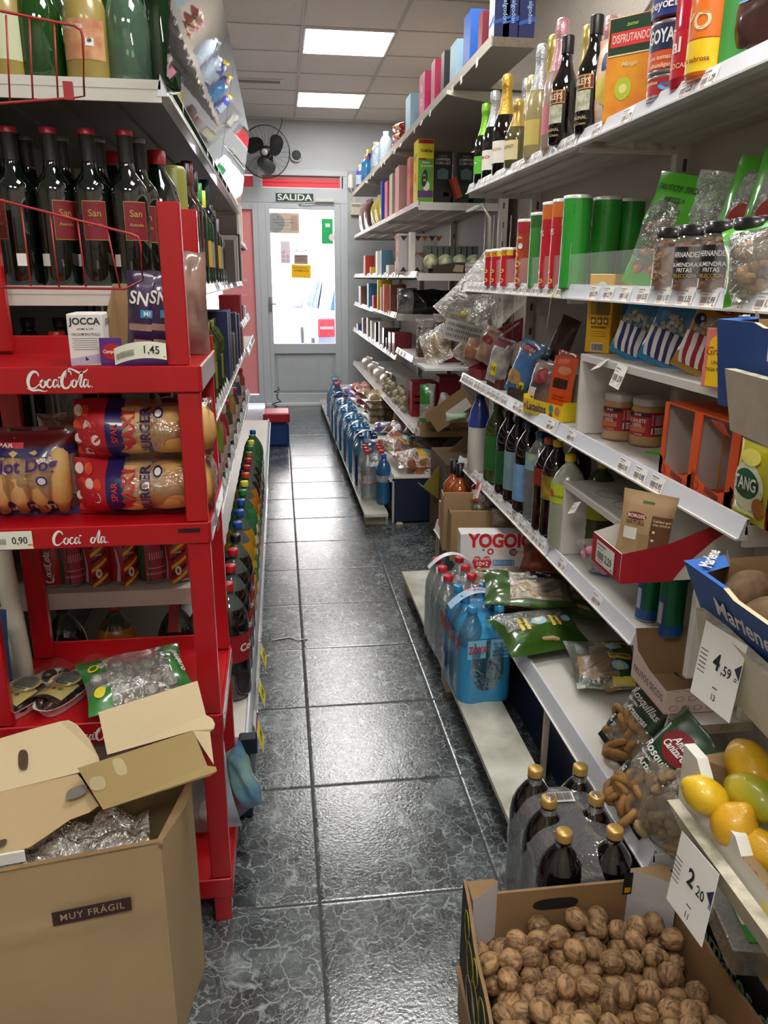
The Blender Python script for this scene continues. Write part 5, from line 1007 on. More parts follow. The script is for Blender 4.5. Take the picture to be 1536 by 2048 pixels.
bag('ring_biscuit_bag', .145, .24, .065, mr, AT(.735, 1.47, ZE+.010, -80, -36, 8), 'ring biscuit bag lettered Rosquillas, the farther of the two', 'biscuits', [t for t in rt if t[0] not in ('Anton', 'Canizares')]+[('o', -.055, .06, .035, .05, mat('#15301a', .5)), ('1€', -.055, .06, .026, WHITE, .2)], 2, nz=.006, extra=lambda o, f: rings(o, f, seed=3))
bag('ring_biscuit_bag', .15, .245, .065, mr, AT(.672, 1.275, ZE+.010, -80, -34, 12), 'ring biscuit bag with red oval and Rosquillas lettering, the nearer of the two', 'biscuits', rt+[('o', -.055, .06, .035, .05, mat('#15301a', .5)), ('1€', -.055, .06, .026, WHITE, .2)], 5, nz=.006, extra=lambda o, f: rings(o, f, seed=7))
bag('peanut_shell_bag', .12, .165, .07, CLR, AT(.700, 1.170, .308, -60, -6, 3), 'clear bag of peanuts in their shells beside the lemon crate', 'nuts', [], 4, extra=lambda o, f: lumps(o, 75, .012, '#a38a66', .10, .17, .06, 8, 'peanuts', 1.5, .04, .95))

# ================================================================== water packs on the planks
def shrink(name, nx, ny, r, h, capm, bodym, filmm, T, label, capr=.0155, window=None, wm=None, prints=None, clear=True, liquid=None, lab=None):
    o = empty(name, T, label, 'bottle pack')
    prof = pr_pet(r, h, .013, .7 if liquid is None else 0); bm = None; cm = None; lm_ = None
    for i in range(nx):
        for j in range(ny):
            x = (i-(nx-1)/2)*2*r; y = (j-(ny-1)/2)*2*r
            if bm is None:
                b = MB().lathe(prof, bodym, 18).build('bottle', o, TR(x, y)); c = MB().lathe(pr_cap(h, capr), capm, 16).build('cap', b); bm, cm = b, c
                if lab: lm_ = MB().wrap(r*1.003, h*.36, h*.52, lab, -PI, PI, 18).build('label', b)
            else:
                b = bm.copy(); C.objects.link(b); b.matrix_basis = TR(x, y); c = cm.copy(); C.objects.link(c); c.parent = b
                if lm_: q = lm_.copy(); C.objects.link(q); q.parent = b
    W, D = (nx-1)*r, (ny-1)*r; mb = MB(); rnd = r*1.015
    def per(u):
        # rounded rectangle perimeter, starting at the middle of the -y side
        L = [2*W, PI/2, 2*D, PI/2, 2*W, PI/2, 2*D, PI/2]; L = [a*(1 if k % 2 == 0 else rnd) for k, a in enumerate(L)]; s = ((u-.0)*sum(L)+0) % sum(L)
        cs = [(W, -D), (W, D), (-W, D), (-W, -D)]; k = 0
        while s > L[k]: s -= L[k]; k += 1
        if k % 2 == 0:
            n = [(0, -1), (1, 0), (0, 1), (-1, 0)][k//2]; a = [(-W, -D), (W, -D), (W, D), (-W, D)][k//2]; b = cs[k//2]; t = s/max(L[k], 1e-6); return a[0]+(b[0]-a[0])*t, a[1]+(b[1]-a[1])*t, n
        c = cs[k//2]; a = -PI/2+(k//2)*PI/2+s/rnd; return c[0], c[1], (math.cos(a), math.sin(a))
    def side(u, v):
        cx, cy, n = per(u); z = v*h*.70; gap = 1.0
        q = rnd*(1-.10*max(0, v-.82)/.18)*(1-.05*(1-min(1, v*8))); dip = 0
        if abs(n[0]) > .99: dip = .09*(.5-.5*math.cos((cy/r+(ny-1))*PI))
        if abs(n[1]) > .99: dip = .13*(.5-.5*math.cos((cx/r+(nx-1))*PI))
        q *= 1-dip; w_ = .0012*noise.noise(Vector((u*50, v*5, 3)))
        return (cx+n[0]*(q+w_), cy+n[1]*(q+w_), z)
    def fm(u, v):
        if window:
            p = side(u, v)
            if abs(p[1]) > D+.3*r and window(p[0], p[2]): return wm
        return filmm
    mb.grid(side, 160 if window else 72, 44 if window else 20, fm)
    def top(u, v):
        x = (u-.5)*2; y = (v-.5)*2
        # map the square to the rounded outline
        X = x*(W+rnd*.90); Y = y*(D+rnd*.90); e = max(abs(x), abs(y)); k = 1-.13*max(0, (abs(x)*abs(y)))**2.5; X *= k; Y *= k
        z = h*.70; b_ = 0
        for i in range(nx):
            for j in range(ny):
                d = math.hypot(X-(i-(nx-1)/2)*2*r, Y-(j-(ny-1)/2)*2*r); b_ = max(b_, .62*math.exp(-(d/(r*.62))**2)+.42*max(0, 1-(d/.019)**4) if d < .03 else .62*math.exp(-(d/(r*.62))**2))
        k2 = 1-e**5; return (X, Y, min(h+.002, z+(h*.30+.002)*min(1, (.50*k2+.10*min(1, b_)+.42*max(0, min(1, (b_-.45)*2.2))*1.0))*(1 if e < .999 else .02)))
    mb.grid(top, 44, 50, filmm)
    mb.build('wrap', o)
    if prints: prints(o, W, D, rnd)
    return o
BLF = mat('#2f8fc4', .28, coat=.7, bump=.25, bscale=45); WAT = film('#d8e4e6', .16, .03, .35, .18, 35); RC = mat('#c0202c', .4); CFW = film('#f4f6f8', .06, .06, .5, .12, 22)
CYW = film('#6ab8d8', .25, .05, .3, .15, 30)
def bzp(o, W, D, r):
    mb = MB(); T = Matrix(((1, 0, 0, 0), (0, 0, -1, -D-r-.001), (0, 1, 0, 0), (0, 0, 0, 1))); LB_ = mat('#86c8e4', .4); RD = mat('#c8232f', .4); NV = mat('#1c3f6c', .5)
    mb.grid(lambda u, v: (-.066+.06*u, -D-r*(.99-.1*u*u), .155+.062*v), 5, 2, LB_); mb.grid(lambda u, v: (.008+.058*u, -D-r*(.90+.09*min(1, u*1.5)), .155+.062*v), 5, 2, LB_)
    mb.text('ZOYA', .034, RD, T, -.036, .187, .004, bold=.03, fit=.058)
    for i, s in enumerate(('BOTELLA', 'HECHA', 'DE OTRAS', 'BOTELLAS')): mb.text(s, .0115, NV, T, .038, .204-.0125*i, .003, bold=.015)
    mb.build('label', o)
    mb = MB(); T = Matrix(((0, 0, -1, -W-r-.0015), (-1, 0, 0, 0), (0, 1, 0, 0), (0, 0, 0, 1))); mb.text('BEZOYA', .065, RD, T, 0, .19, .002, bold=.03, fit=.24)
    for i in range(4): mb.quad(.012, .09, NV, T @ TR(.04-.03*i, .085, .002))
    mb.quad(.05, .06, mat('#c8ccd2', .5), T @ TR(-.07, .06, .002)); mb.build('print', o)
    mb = MB(); mb.grid(lambda u, v: ((u-.5)*.19, .0+(v-.5)*.045, .318-.05*abs(u-.5)**2*4+.012), 12, 2, mat('#a8cce4', .35, coat=.5)); mb.text('BEZOYA', .02, RD, TR(0, 0, .3315), fit=.10, bold=.02); mb.build('carry_strap', o)
def bzwin(x, z): return (x/.052)**2+((z-.125)/.085)**2 < 1
shrink('water_pack', 2, 3, .043, .315, BLF, CYW, BLF, Matrix.Translation((.60, 2.215, .088)) @ Matrix.Rotation(.04, 4, 'Z'), 'blue wrapped six pack of water bottles lettered in red, standing nearest on the marble plank', window=bzwin, wm=film('#7cc0dc', .12, .05, .3, .15, 30), prints=bzp)
def whs(o, W, D, r):
    mb = MB(); mb.grid(lambda u, v: ((u-.5)*.17, .04+(v-.5)*.03, .325-.05*abs(u-.5)**2*4+.012), 12, 2, mat('#d8dce4', .35, coat=.5)); mb.build('carry_strap', o)
shrink('water_pack', 2, 3, .042, .305, RC, WAT, CFW, Matrix.Translation((.585, 2.50, .088)) @ Matrix.Rotation(.03, 4, 'Z'), 'clear six pack of water bottles with red caps behind the blue pack', capr=.017, prints=whs)
shrink('cola_pack', 2, 3, .051, .335, mat('#c9a25a', .35, .4), mat('#0d0a0b', .08, coat=1), film('#b8b8be', .26, .07, .35, .22, 12), Matrix.Translation((.575, 1.302, 0)) @ Matrix.Rotation(-.04, 4, 'Z'), 'clear wrapped six pack of dark cola bottles with gold caps behind the walnut crate', capr=.0165, liquid=1, prints=lambda o, W, D, r: (lambda mb: (mb.quad(.055, .028, WHITE, TR(-.005, .055, .292, .15)), mb.bars(.042, .022, TR(-.005, .055, .293, .15), lift=.0012, m=INK), mb.build('barcode', o)))(MB()))
# far plank
NVF = mat('#1c2f66', .28, coat=.8, bump=.25, bscale=45)
for i, (y, m_, h, x, nm) in enumerate(((4.88, NVF, .32, .535, 'navy blue wrapped water pack, nearest of the navy packs by the door side'), (5.22, BLF, .315, .525, 'pale blue wrapped water pack, first beyond the nearest navy one'), (5.56, BLF, .315, .518, 'pale blue wrapped water pack with a dark strap, second beyond the nearest navy one'),
        (5.93, BLF, .315, .51, 'pale blue wrapped water pack in the middle of the row'), (6.28, BLF, .32, .503, 'pale blue wrapped water pack towards the door end of the row'), (6.62, NVF, .33, .498, 'navy wrapped water pack near the door end of the row'))):
    def pp(o, W, D, r, mm=m_):
        mb = MB(); T = Matrix(((0, 0, -1, -W-r-.0015), (-1, 0, 0, 0), (0, 1, 0, 0), (0, 0, 0, 1))); mb.text('BEZOYA' if mm is BLF else 'AGUA', .04, mat('#c8232f', .4) if mm is BLF else mat('#9ab4dc', .4), T, 0, .20, .002, bold=.02, rot=PI/2); mb.build('print', o)
        mb = MB(); mb.grid(lambda u, v: ((u-.5)*.17, (v-.5)*.03, .330-.05*abs(u-.5)**2*4+.01), 8, 2, mat('#2a3a6c' if mm is BLF else '#c8ccd8', .35, coat=.5)); mb.build('carry_strap', o)
    shrink('water_pack', 2, 3, .044, h, m_, CYW, m_, Matrix.Translation((x, y, .088)), nm, prints=pp)
shrink('water_pack', 2, 3, .042, .30, RC, WAT, CFW, Matrix.Translation((.535, 4.53, .088)), 'clear six pack of water bottles with red caps, nearest on the far plank', capr=.016, lab=mat('#b8a0a4', .4))
wrapped('water_bottle', pr_pet(.043, .30, .013, .6), glass('#3f8fc4', .04, .35), Matrix.Translation((.575, 4.335, .088)), 'single blue water bottle standing at the near end of the far plank', 'bottle', [('cap', pr_cap(.30, .0155), mat('#1c5aa8', .4))], [(.0435, .14, .18, -2.5, 2.5, mat('#54505c', .4, var=.4, vscale=30, col2='#a0a4b4'), [])])
for y, c, cc, nm in ((7.05, '#4f7fb4', '#c4202c', 'large water jug with a red handle cap, by the door'), (7.35, '#7cb4d8', '#3a8cc0', 'pale blue water jug with a blue cap, closest to the door')):
    o = wrapped('water_jug', [(0, 0), (.07, 0), (.078, .01), (.078, .12), (.074, .125), (.078, .13), (.076, .22), (.05, .29), (.02, .325), (.02, .34)], glass(c, .05, .45), Matrix.Translation((.50, y, .088)), nm, 'jug', [('cap', [(.022, .335), (.022, .36), (0, .36)], mat(cc, .4))])
    MB().tube([(-.022, 0, .345), (-.04, 0, .375), (0, 0, .39), (.04, 0, .375), (.022, 0, .345)], .005, mat(cc, .4)).build('handle', o)

# ================================================================== walnut crate
WZ, WT = .09, .29
cr = empty('walnut_crate', Matrix.Translation((.497, .90, 0)), 'open printed cardboard crate full of walnuts in the bottom right corner', 'crate')
BKP = mat('#17161a', .6); CIN = mat('#9c7b52', .85, var=.12, vscale=8)
def wall(p0, p1, h0, h1, out, inn, t=.006, z0=WZ, rim=None):
    """cardboard wall from p0 to p1 (xy), inner side on the left of p0->p1"""
    mb = MB(); a = Vector((*p0, 0)); b = Vector((*p1, 0)); n = Vector((-(b-a).y, (b-a).x, 0)).normalized()*t; N = 14
    for i in range(N):
        u0, u1 = i/N, (i+1)/N; P = []
        for u in (u0, u1):
            q = a+(b-a)*u; zt = (rim(u) if rim else h0+(h1-h0)*u); P.append((q, zt))
        vs = [P[0][0]+Vector((0, 0, z0)), P[1][0]+Vector((0, 0, z0)), P[1][0]+Vector((0, 0, P[1][1])), P[0][0]+Vector((0, 0, P[0][1]))]; vs += [v+n for v in vs]
        mb.add(vs, [(0, 1, 2, 3), (5, 4, 7, 6), (3, 2, 6, 7)], [out, inn, CARDE])
    return mb
wx0, wx1, wyf, wyn = -.19, .215, .245, -.16
mb = wall((wx1, wyf), (wx0+.01, wyf), 0, 0, BKP, CIN, rim=lambda u: WT-.030); mb.build('end_wall', cr)
T = Matrix(((1, 0, 0, -.01), (0, 0, -1, wyf-.0075), (0, 1, 0, WT-.065), (0, 0, 0, 1))); mb = MB(); P = [(.045*math.copysign(abs(math.cos(a))**.5, math.cos(a)), .013*math.sin(a)) for a in [k*PI/10 for k in range(20)]]; mb.poly(P, mat('#1c1a1a', .8), T); mb.build('hand_hole', cr)
mb = wall((wx0, wyf+.005), (wx0-.03, wyn), 0, 0, CIN, BKP, rim=lambda u: WT-.028*math.sin(min(1, max(0, (u-.12)*4))*PI/2)+.010*math.sin(u*14)*u); 
mb.mi = [mb.mats.index(BKP) if mb.mats[k] is CIN else mb.mats.index(CIN) if mb.mats[k] is BKP else k for k in mb.mi]
mb.build('side_wall', cr)
mb = wall((wx1+.0, wyn), (wx1, wyf+.005), 0, 0, BKP, CIN, rim=lambda u: WT-.035+.03*max(0, u-.7)+.006*math.sin(u*9)); mb.build('side_wall', cr)
mb = wall((wx0-.03, wyn), (wx1, wyn), 0, 0, BKP, CIN, rim=lambda u: WT-.03); mb.build('end_wall', cr)
MB().box((.0, .04, WZ+.003), (.40, .40, .006), CARD).build('bottom', cr)
LNR = mat('#c9c8cc', .75, bump=.3, bscale=20); YPR = mat('#a89a2c', .6)
for s, x0 in ((-1, wx0+.006), (1, wx1-.006)):
    mb = MB(); w = .058 if s < 0 else .075; k = -s
    mb.prism([(x0, wyf-.005), (x0+k*w, wyf-.006), (x0+k*w*.9, wyf-.012), (x0+k*.006, wyf-.06)] if s > 0 else [(x0, wyf-.05), (x0+k*w, wyf-.006), (x0+k*w*.8, wyf+.0), (x0, wyf)], WZ+.07, WT, {0: 0} and LNR)
    mb.mats = mb.mats+[CARDE]; mb.mi[1] = len(mb.mats)-1
    mb.build('corner_post', cr)
# printing on the dark outer side
mb = MB(); d = Vector((-.03, wyn-wyf-.005, 0)); L_ = d.length; d.normalize(); T = Matrix(((-d.x, 0, d.y, wx0-.0015), (-d.y, 0, -d.x, wyf), (0, 1, 0, 0), (0, 0, 0, 1)))
T = Matrix(((d.x, 0, -1, wx0-.0009), (d.y, 0, 0, wyf), (0, 1, 0, 0), (0, 0, 0, 1)))
for i, (cx, cz, rx, rz) in enumerate(((.06, .245, .022, .03), (.10, .205, .03, .035), (.15, .235, .02, .025), (.16, .18, .035, .03), (.22, .21, .03, .04), (.28, .17, .03, .03))):
    mb.tube([tuple(T @ Vector((cx+rx*math.cos(a)*(1+.15*math.sin(3*a)), cz+rz*math.sin(a), .001+.0))) for a in [k*PI/9 for k in range(18)]], .0011, YPR, 4, closed=True)
mb.tube([tuple(T @ Vector((.12+.045*math.cos(a), .14+.035*math.sin(a), .001))) for a in [k*PI/9 for k in range(18)]], .0008, mat('#b8b4b8', .6), 4, closed=True)
mb.build('print', cr)
for i in range(1):
    mb = MB(); T = Matrix(((1, 0, 0, wx1-.072), (0, 0, -1, wyf-.012), (0, 1, 0, WT-.03), (0, 0, 0, 1))); mb.quad(.018, .05, BKP, T @ TR(-.014)); mb.quad(.012, .012, mat('#d8a81c', .5), T @ TR(-.014, -.014, .001)); mb.build('printed_edge', cr)
MB().box((0, .04, WZ/2), (.39, .38, WZ-.002), CARD).build('lower_carton', None, Matrix.Translation((.497, .90, 0)), 'plain brown carton under the walnut crate', 'box')
def walnut_mat():
    M = mat('#a87c4e', .65).copy(); M.name = 'walnut shell'; n = M.node_tree.nodes; l = M.node_tree.links; b = n['Principled BSDF']
    tc = n.new('ShaderNodeTexCoord'); oi = n.new('ShaderNodeObjectInfo'); t = n.new('ShaderNodeTexNoise'); t.inputs['Scale'].default_value = 90; t.inputs['Detail'].default_value = 5; t.inputs['Distortion'].default_value = 1.2
    mp = n.new('ShaderNodeMapping'); mp.inputs['Scale'].default_value = (1, 1, .35); l.new(tc.outputs['Object'], mp.inputs[0]); l.new(mp.outputs[0], t.inputs['Vector'])
    r = n.new('ShaderNodeValToRGB'); e = r.color_ramp.elements; e[0].position = .33; e[0].color = lin('#553a22'); e[1].position = .58; e[1].color = lin('#a9855c'); l.new(t.outputs[0], r.inputs[0])
    hs = n.new('ShaderNodeHueSaturation'); ma = n.new('ShaderNodeMath'); ma.operation = 'MULTIPLY_ADD'; ma.inputs[1].default_value = .4; ma.inputs[2].default_value = .8; l.new(oi.outputs['Random'], ma.inputs[0]); l.new(ma.outputs[0], hs.inputs['Value']); l.new(r.outputs[0], hs.inputs['Color']); l.new(hs.outputs[0], b.inputs['Base Color'])
    bp = n.new('ShaderNodeBump'); bp.inputs['Strength'].default_value = .8; bp.inputs['Distance'].default_value = .0025; l.new(t.outputs[0], bp.inputs['Height']); l.new(bp.outputs[0], b.inputs['Normal']); return M
WM = walnut_mat(); WV = []
def walnut(seed):
    mb = MB(); rr = random.Random(seed); rx, rz = .0192*rr.uniform(.94, 1.05), .0203*rr.uniform(.94, 1.08)
    def fn(u, v):
        a = u*2*PI; t = v*PI; s = math.sin(t); d = Vector((math.cos(a)*s, math.sin(a)*s, -math.cos(t)))
        ridge = .10*math.exp(-(math.sin(a)*6)**2)*s; gro = .05*math.exp(-(math.sin(a)*14)**2)*s
        k = 1+ridge-gro*1.6+.09*noise.noise(d*2.6+Vector((seed, 0, 0)))+.06*noise.noise(Vector((d.x*9, d.y*9, d.z*5))+Vector((0, seed, 0)))
        tip = .03*max(0, -math.cos(t))**12; return (d.x*rx*k, d.y*rx*k*1.04, d.z*rz*(k+tip))
    mb.grid(fn, 30, 18, WM); return mb
for s in range(6): WV.append(walnut(s+1))
me_ = []; pos = []; rr = random.Random(21)
X0, X1, Y0, Y1 = .315, .700, .755, 1.135
for ly in range(3):
    j = 0; y = Y0+.018+(ly % 2)*.016
    while y < Y1-.014:
        x = X0+.020+((j+ly) % 2)*.019
        while x < X1-.018:
            fx = (x-X0)/(X1-X0); hill = .012*math.exp(-((x-.60)/.10)**2-((y-1.0)/.12)**2)
            px, py = x+rr.uniform(-.005, .005), y+rr.uniform(-.005, .005)
            corner = (py > 1.085 and (px < .36 or px > .62))
            if ly < 2 or (rr.random() < .62 and not corner): pos.append((px, py, WZ+.050+.029*ly+hill+rr.uniform(-.004, .005), ly))
            x += .0385
        y += .0345; j += 1
pos = pos[-298:] if len(pos) > 298 else pos
def wl(p):
    c = ('against the left wall', 'left of centre', 'just left of the middle', 'just right of the middle', 'right of centre', 'against the right wall')[min(5, int((p[0]-X0)/(X1-X0)*6))]
    d = ('nearest', 'fifth', 'fourth', 'third', 'second', 'farthest')[min(5, int((p[1]-Y0)/(Y1-Y0)*6))]
    return 'walnut %s of the crate, %s band, %s layer' % (c, d, ('bottom', 'middle', 'top')[p[3]])
MB().box((.505, .945, WZ+.028), (.375, .37, .03), mat('#5a3c22', .9, bump=.8, bscale=60)).build('nut_bed', cr, Matrix.Translation((-.497, -.90, 0)), kind='stuff')
for i, p in enumerate(pos):
    T = Matrix.Translation(p[:3]) @ TR(0, 0, 0, rr.uniform(0, 6.3), rr.uniform(0, 6.3), rr.uniform(0, 6.3))
    if i < 6: me_.append(WV[i].build('walnut', None, T, wl(p), 'walnut', 'walnuts in the cardboard crate'))
    else: dup(me_[i % 6], T, wl(p))

# ================================================================== produce stand: lemons, kiwis
ps_ = empty('produce_stand', None, 'white painted wooden step stand for fruit crates at the right edge', 'stand')
PW = mat('#d8d2bf', .55, var=.25, vscale=10, col2='#b8ae96'); PWR = mat('#cfc8b4', .6, var=.7, vscale=45, col2='#8f8a76')
def tier(x0, y0, x1, y1, z, dx, hh=.085, depth=.34, s=.020):
    """rim from the far corner (x0,y0) to the near end (x1,y1); trough goes towards +x"""
    mb = MB(); t = .016
    V = [(x0, y0, z), (x1, y1, z), (x1+t, y1, z), (x0+t, y0, z), (x0+s, y0, z-hh), (x1+s, y1, z-hh), (x1+s+t, y1, z-hh), (x0+s+t, y0, z-hh)]
    mb.add(V, [(0, 1, 2, 3), (0, 4, 5, 1), (3, 2, 6, 7), (0, 3, 7, 4), (4, 7, 6, 5)], [PWR, PW, PW, PW, PW]); mb.build('front_board', ps_)
    mb = MB(); mb.add([(x0+s, y0, z-hh+.012), (x1+s, y1, z-hh+.012), (x1+depth, y1, z-hh+.012), (x0+depth, y0, z-hh+.012), (x0+s, y0, z-hh), (x1+s, y1, z-hh), (x1+depth, y1, z-hh), (x0+depth, y0, z-hh)], [(0, 1, 2, 3), (7, 6, 5, 4), (0, 3, 7, 4), (1, 0, 4, 5)], PW); mb.build('tier_board', ps_)
tier(.456, .756, .452, .40, .750, 0, .060, .34, .03); tier(.524, .862, .490, .46, .957, 0); tier(.598, .991, .545, .60, 1.25, 0)
for (x, y, z) in ((.86, .60, 1.17), (.86, .90, 1.17), (.55, .36, .67), (1.04, .72, .67)): MB().box((x, y, z/2), (.035, .03, z), PW).build('leg', ps_)
MB().box((.88, .62, .59), (.02, .56, 1.16), PW).build('rear_board', ps_)
def hangc(x, y, z, w, h, big, small, num, label, rz=0, rx=-.2):
    mb = MB(); T = SIDE(x, y, z, -1) @ Matrix.Rotation(rz, 4, 'Z') @ Matrix.Rotation(rx, 4, 'X')
    mb.box((0, 0, 0), (w, h, .0006), PAPER, T=T); mb.text(big, .028, INK, T, -.003, .008, .001, bold=.03); mb.text(small, .017, INK, T, .018, .004, .001); mb.text(num, .011, INK, T, .004, -.034, .001)
    mb.quad(.010, .0016, mat('#777', .6) if False else GT, T @ TR(.004, -.022), .001); mb.poly([(w*.5-.012, .014), (w*.5, .004), (w*.5, .024)], mat('#2c2c50', .5), T, .001); mb.text('=', .012, GT, T, .038, .002, .001)
    for i in range(6): mb.quad(.016, .0012, GT, T @ TR(-.032, .014-.0055*i), .001)
    mb.build('price_card', label=label, cat='price card')
hangc(.510, .775, .915, .088, .095, '4', ',59', '13', 'white price card 4,59 pinned below the kiwi crate', .10, -.15)
hangc(.447, .668, .700, .080, .090, '2', '20', '11', 'white price card 2,20 pinned below the lemon crate', .10, -.15)
BLU = mat('#1f4f9c', .5, var=.08, vscale=6); BLUT = mat('#2f68bc', .5)
def crate(name, x0, y0, x1, y1, xin, z0, z1, label, notch=True, fl=.018, c=.42, fit=.135, tz=.5):
    """flared printed fruit carton; left long side from far (x0,y0) to near (x1,y1)"""
    o = empty(name, None, label, 'crate'); mb = MB(); N = 16
    for i in range(N):
        u0, u1 = i/N, (i+1)/N; V = []
        for u in (u0, u1):
            x = x0+(x1-x0)*u; y = y0+(y1-y0)*u; dip = .006 if notch and .25 < u < .55 else 0
            V += [(x+fl, y, z0), (x, y, z1-dip), (x+.007, y, z1-dip)]
        mb.add(V, [(0, 3, 4, 1), (1, 4, 5, 2), (2, 5, 3, 0)], [BLU, BLUT if not (notch and .25 < (u0+u1)/2 < .55) else CARDL, CARD])
    mb.build('side_wall', o)
    mb = MB(); mb.add([(x0+fl, y0, z0), (x0, y0, z1), (xin, y0+.02, z1), (xin, y0+.01, z0), (x0+.05, y0-.0, z1)], [(0, 1, 4, 2, 3)], CARD); mb.add([(x0, y0, z1), (x0+.06, y0+.006, z1+.003), (x0+.045, y0-.03, z1+.002), (x0+.004, y0-.045, z1)], [(0, 1, 2, 3)], BLUT); mb.add([(x0+.060, y0+.004, z0), (x0+.045, y0-.03, z0), (x0+.045, y0-.03, z1+.006), (x0+.060, y0+.004, z1+.012)], [(0, 1, 2, 3)], CARD); mb.build('end_wall', o)
    mb = MB(); mb.add([(x0+fl, y0, z0+.001), (x1+fl, y1, z0+.001), (xin, y1, z0+.001), (xin, y0, z0+.001)], [(0, 1, 2, 3)], CARD); mb.build('bottom', o)
    ang = math.atan2(x1-x0, y1-y0); tl = math.atan2(fl, z1-z0)
    px, py = x0+(x1-x0)*c+fl*(1-tz), y0+(y1-y0)*c; d = Vector((x1-x0, y1-y0, 0)).normalized(); up = Vector((-fl, 0, z1-z0)).normalized(); nn = d.cross(up).normalized()
    T = Matrix(((d.x, up.x, nn.x, px), (d.y, up.y, nn.y, py), (d.z, up.z, nn.z, z0+(z1-z0)*tz), (0, 0, 0, 1)))
    mb = MB(); mb.text('Marlene', .050*fit/.135, WHITE, T, .0, 0, .002, bold=.02, shear=.15, fit=fit, sy=.9); mb.build('lettering', o)
    return o, d
# shift lettering per crate through the wall span
o, d = crate('kiwi_crate', .505, .872, .505, .50, .86, .905, 1.020, 'blue printed carton lettered Marlene holding kiwis on the middle step', fl=.055, c=.30, fit=.115, tz=.66)
mb = MB(); mb.text('Marlene', .022, WHITE, TR(.535, .862, 1.0245, 0, 0, .9), bold=.02, shear=.1); mb.build('lettering', o)
o, d = crate('fruit_crate', .618, 1.06, .618, .70, .96, 1.19, 1.312, 'blue printed carton lettered Marlene on the highest step of the fruit stand', c=.50, fit=.12, tz=.72)
mb = MB(); mb.text('Marlene', .020, WHITE, TR(.652, 1.047, 1.3165, 0, 0, 1.0), bold=.02, shear=.1); mb.build('lettering', o)
def fuzzy(c, c2):
    M = mat(c, .75, var=.5, vscale=70, col2=c2, bump=.3, bscale=500); return M
KM = fuzzy('#7a6144', '#62492f')
def fruit(rx, rz, m, nip=0, seed=1, nm='lemon', T=None, label='', cat='lemon', group=None):
    mb = MB()
    def fn(u, v):
        a = u*2*PI; t = v*PI; s = math.sin(t); c = -math.cos(t); k = 1+.03*noise.noise(Vector((math.cos(a)*s*1.6+seed, math.sin(a)*s*1.6, c*1.6)))
        z = c*rz*k; r = rx*s**(.92)*k
        if nip: z += math.copysign(nip*max(0, abs(c)-.86)/.14, c)*(1 if c > 0 else .4); r *= 1+.0*s
        return (r*math.cos(a), r*math.sin(a), z)
    mb.grid(fn, 28, 22, m); return mb.build(nm, None, T, label, cat, group)
ks = ((.575, .835, .995, 1.3, .3, 'kiwi at the left end of the row, lying behind the front one'), (.566, .765, .990, 1.57, 1.2, 'kiwi with its round stem end facing the aisle, front of the crate'), (.632, .80, 1.01, 1.2, .8, 'kiwi high at the back of the crate touching the price edge'), (.60, .715, .985, 1.4, 2.0, 'kiwi cut by the right edge of the picture behind the front one'), (.595, .69, .972, 1.3, 1.0, 'kiwi low in the front right part of the crate'), (.66, .72, 1.045, .4, .5, 'topmost kiwi at the right edge'))
for i, (x, y, z, a, b, lb) in enumerate(ks):
    o = fruit(.028, .036, KM, 0, i, 'kiwi', Matrix.Translation((x, y, z-.008)) @ Matrix.Rotation(b if i != 1 else -.45, 4, 'Z') @ Matrix.Rotation(-a if i == 1 else a, 4, 'Y'), lb, 'kiwi', 'kiwis in the blue crate')
    MB().lathe([(.006, .0345), (.005, .037), (.003, .0355), (0, .0365)], mat('#5c4630', .8), 12).build('stem_end', o); MB().tube([(.0085*math.cos(k*PI/6), .0085*math.sin(k*PI/6), .0345) for k in range(12)], .0008, mat('#4f3b26', .8), 4, closed=True).build('stem_ring', o)
# lemon crate
lc = empty('lemon_crate', None, 'white cardboard crate of lemons on the lowest step, with torn brown edges', 'crate')
LW = mat('#dcdad2', .6, var=.06, vscale=10); N = 24; mb = MB()
def lrim(u): return .800 if u < .0 else (.836 if u < .10 else .800+.036*max(0, (.16-u)/.06) if u < .16 else .800 if u < .36 else .786 if u < .56 else .800 if u < .78 else .812)
for i in range(N):
    u0, u1 = i/N, (i+1)/N; V = []
    for u in (u0, u1): y = .765-.36*u; V += [(.476, y, .738), (.474, y, lrim(u)-.014), (.488, y, lrim(u)-.014)]
    br = .36 < (u0+u1)/2 < .56; mb.add(V, [(0, 3, 4, 1), (1, 4, 5, 2), (2, 5, 3, 0)], [LW, CARDE if br else LW, LW])
T = SIDE(.4765, .66, .768, -1); mb.text('LIMON FINO', .013, INK, T, 0, 0, .001, bold=0, fit=.12, shear=.2); mb.build('side_wall', lc)
MB().box((.64, .765, .748), (.26, .006, .066), {'': LW, '+z': LW}).build('end_wall', lc); MB().box((.65, .57, .712), (.26, .37, .006), LW).build('bottom', lc)
MB().add([(.486, .758, .70), (.520, .758, .70), (.545, .735, .70), (.545, .735, .790), (.525, .758, .812), (.488, .758, .808)], [(0, 1, 2, 3, 4, 5), (5, 4, 3, 2, 1, 0)], CARD).build('corner_flap', lc)
mb = MB(); mb.grid(lambda u, v: (.47+.26*u, .735-.33*v, .722+.006*noise.noise(Vector((u*5, v*5, 2)))), 6, 6, mat('#e0dfda', .6)); mb.build('paper_liner', lc)
LM = mat('#dcae1c', .42, bump=.12, bscale=420, var=.25, vscale=14, col2='#cf9a14', coat=.3); LY = mat('#dcb81c', .38, bump=.12, bscale=420, var=.2, vscale=12, col2='#c9a012', coat=.3); LG = mat('#c4ae22', .38, bump=.12, bscale=420, var=.5, vscale=16, col2='#8f9a24', coat=.3)
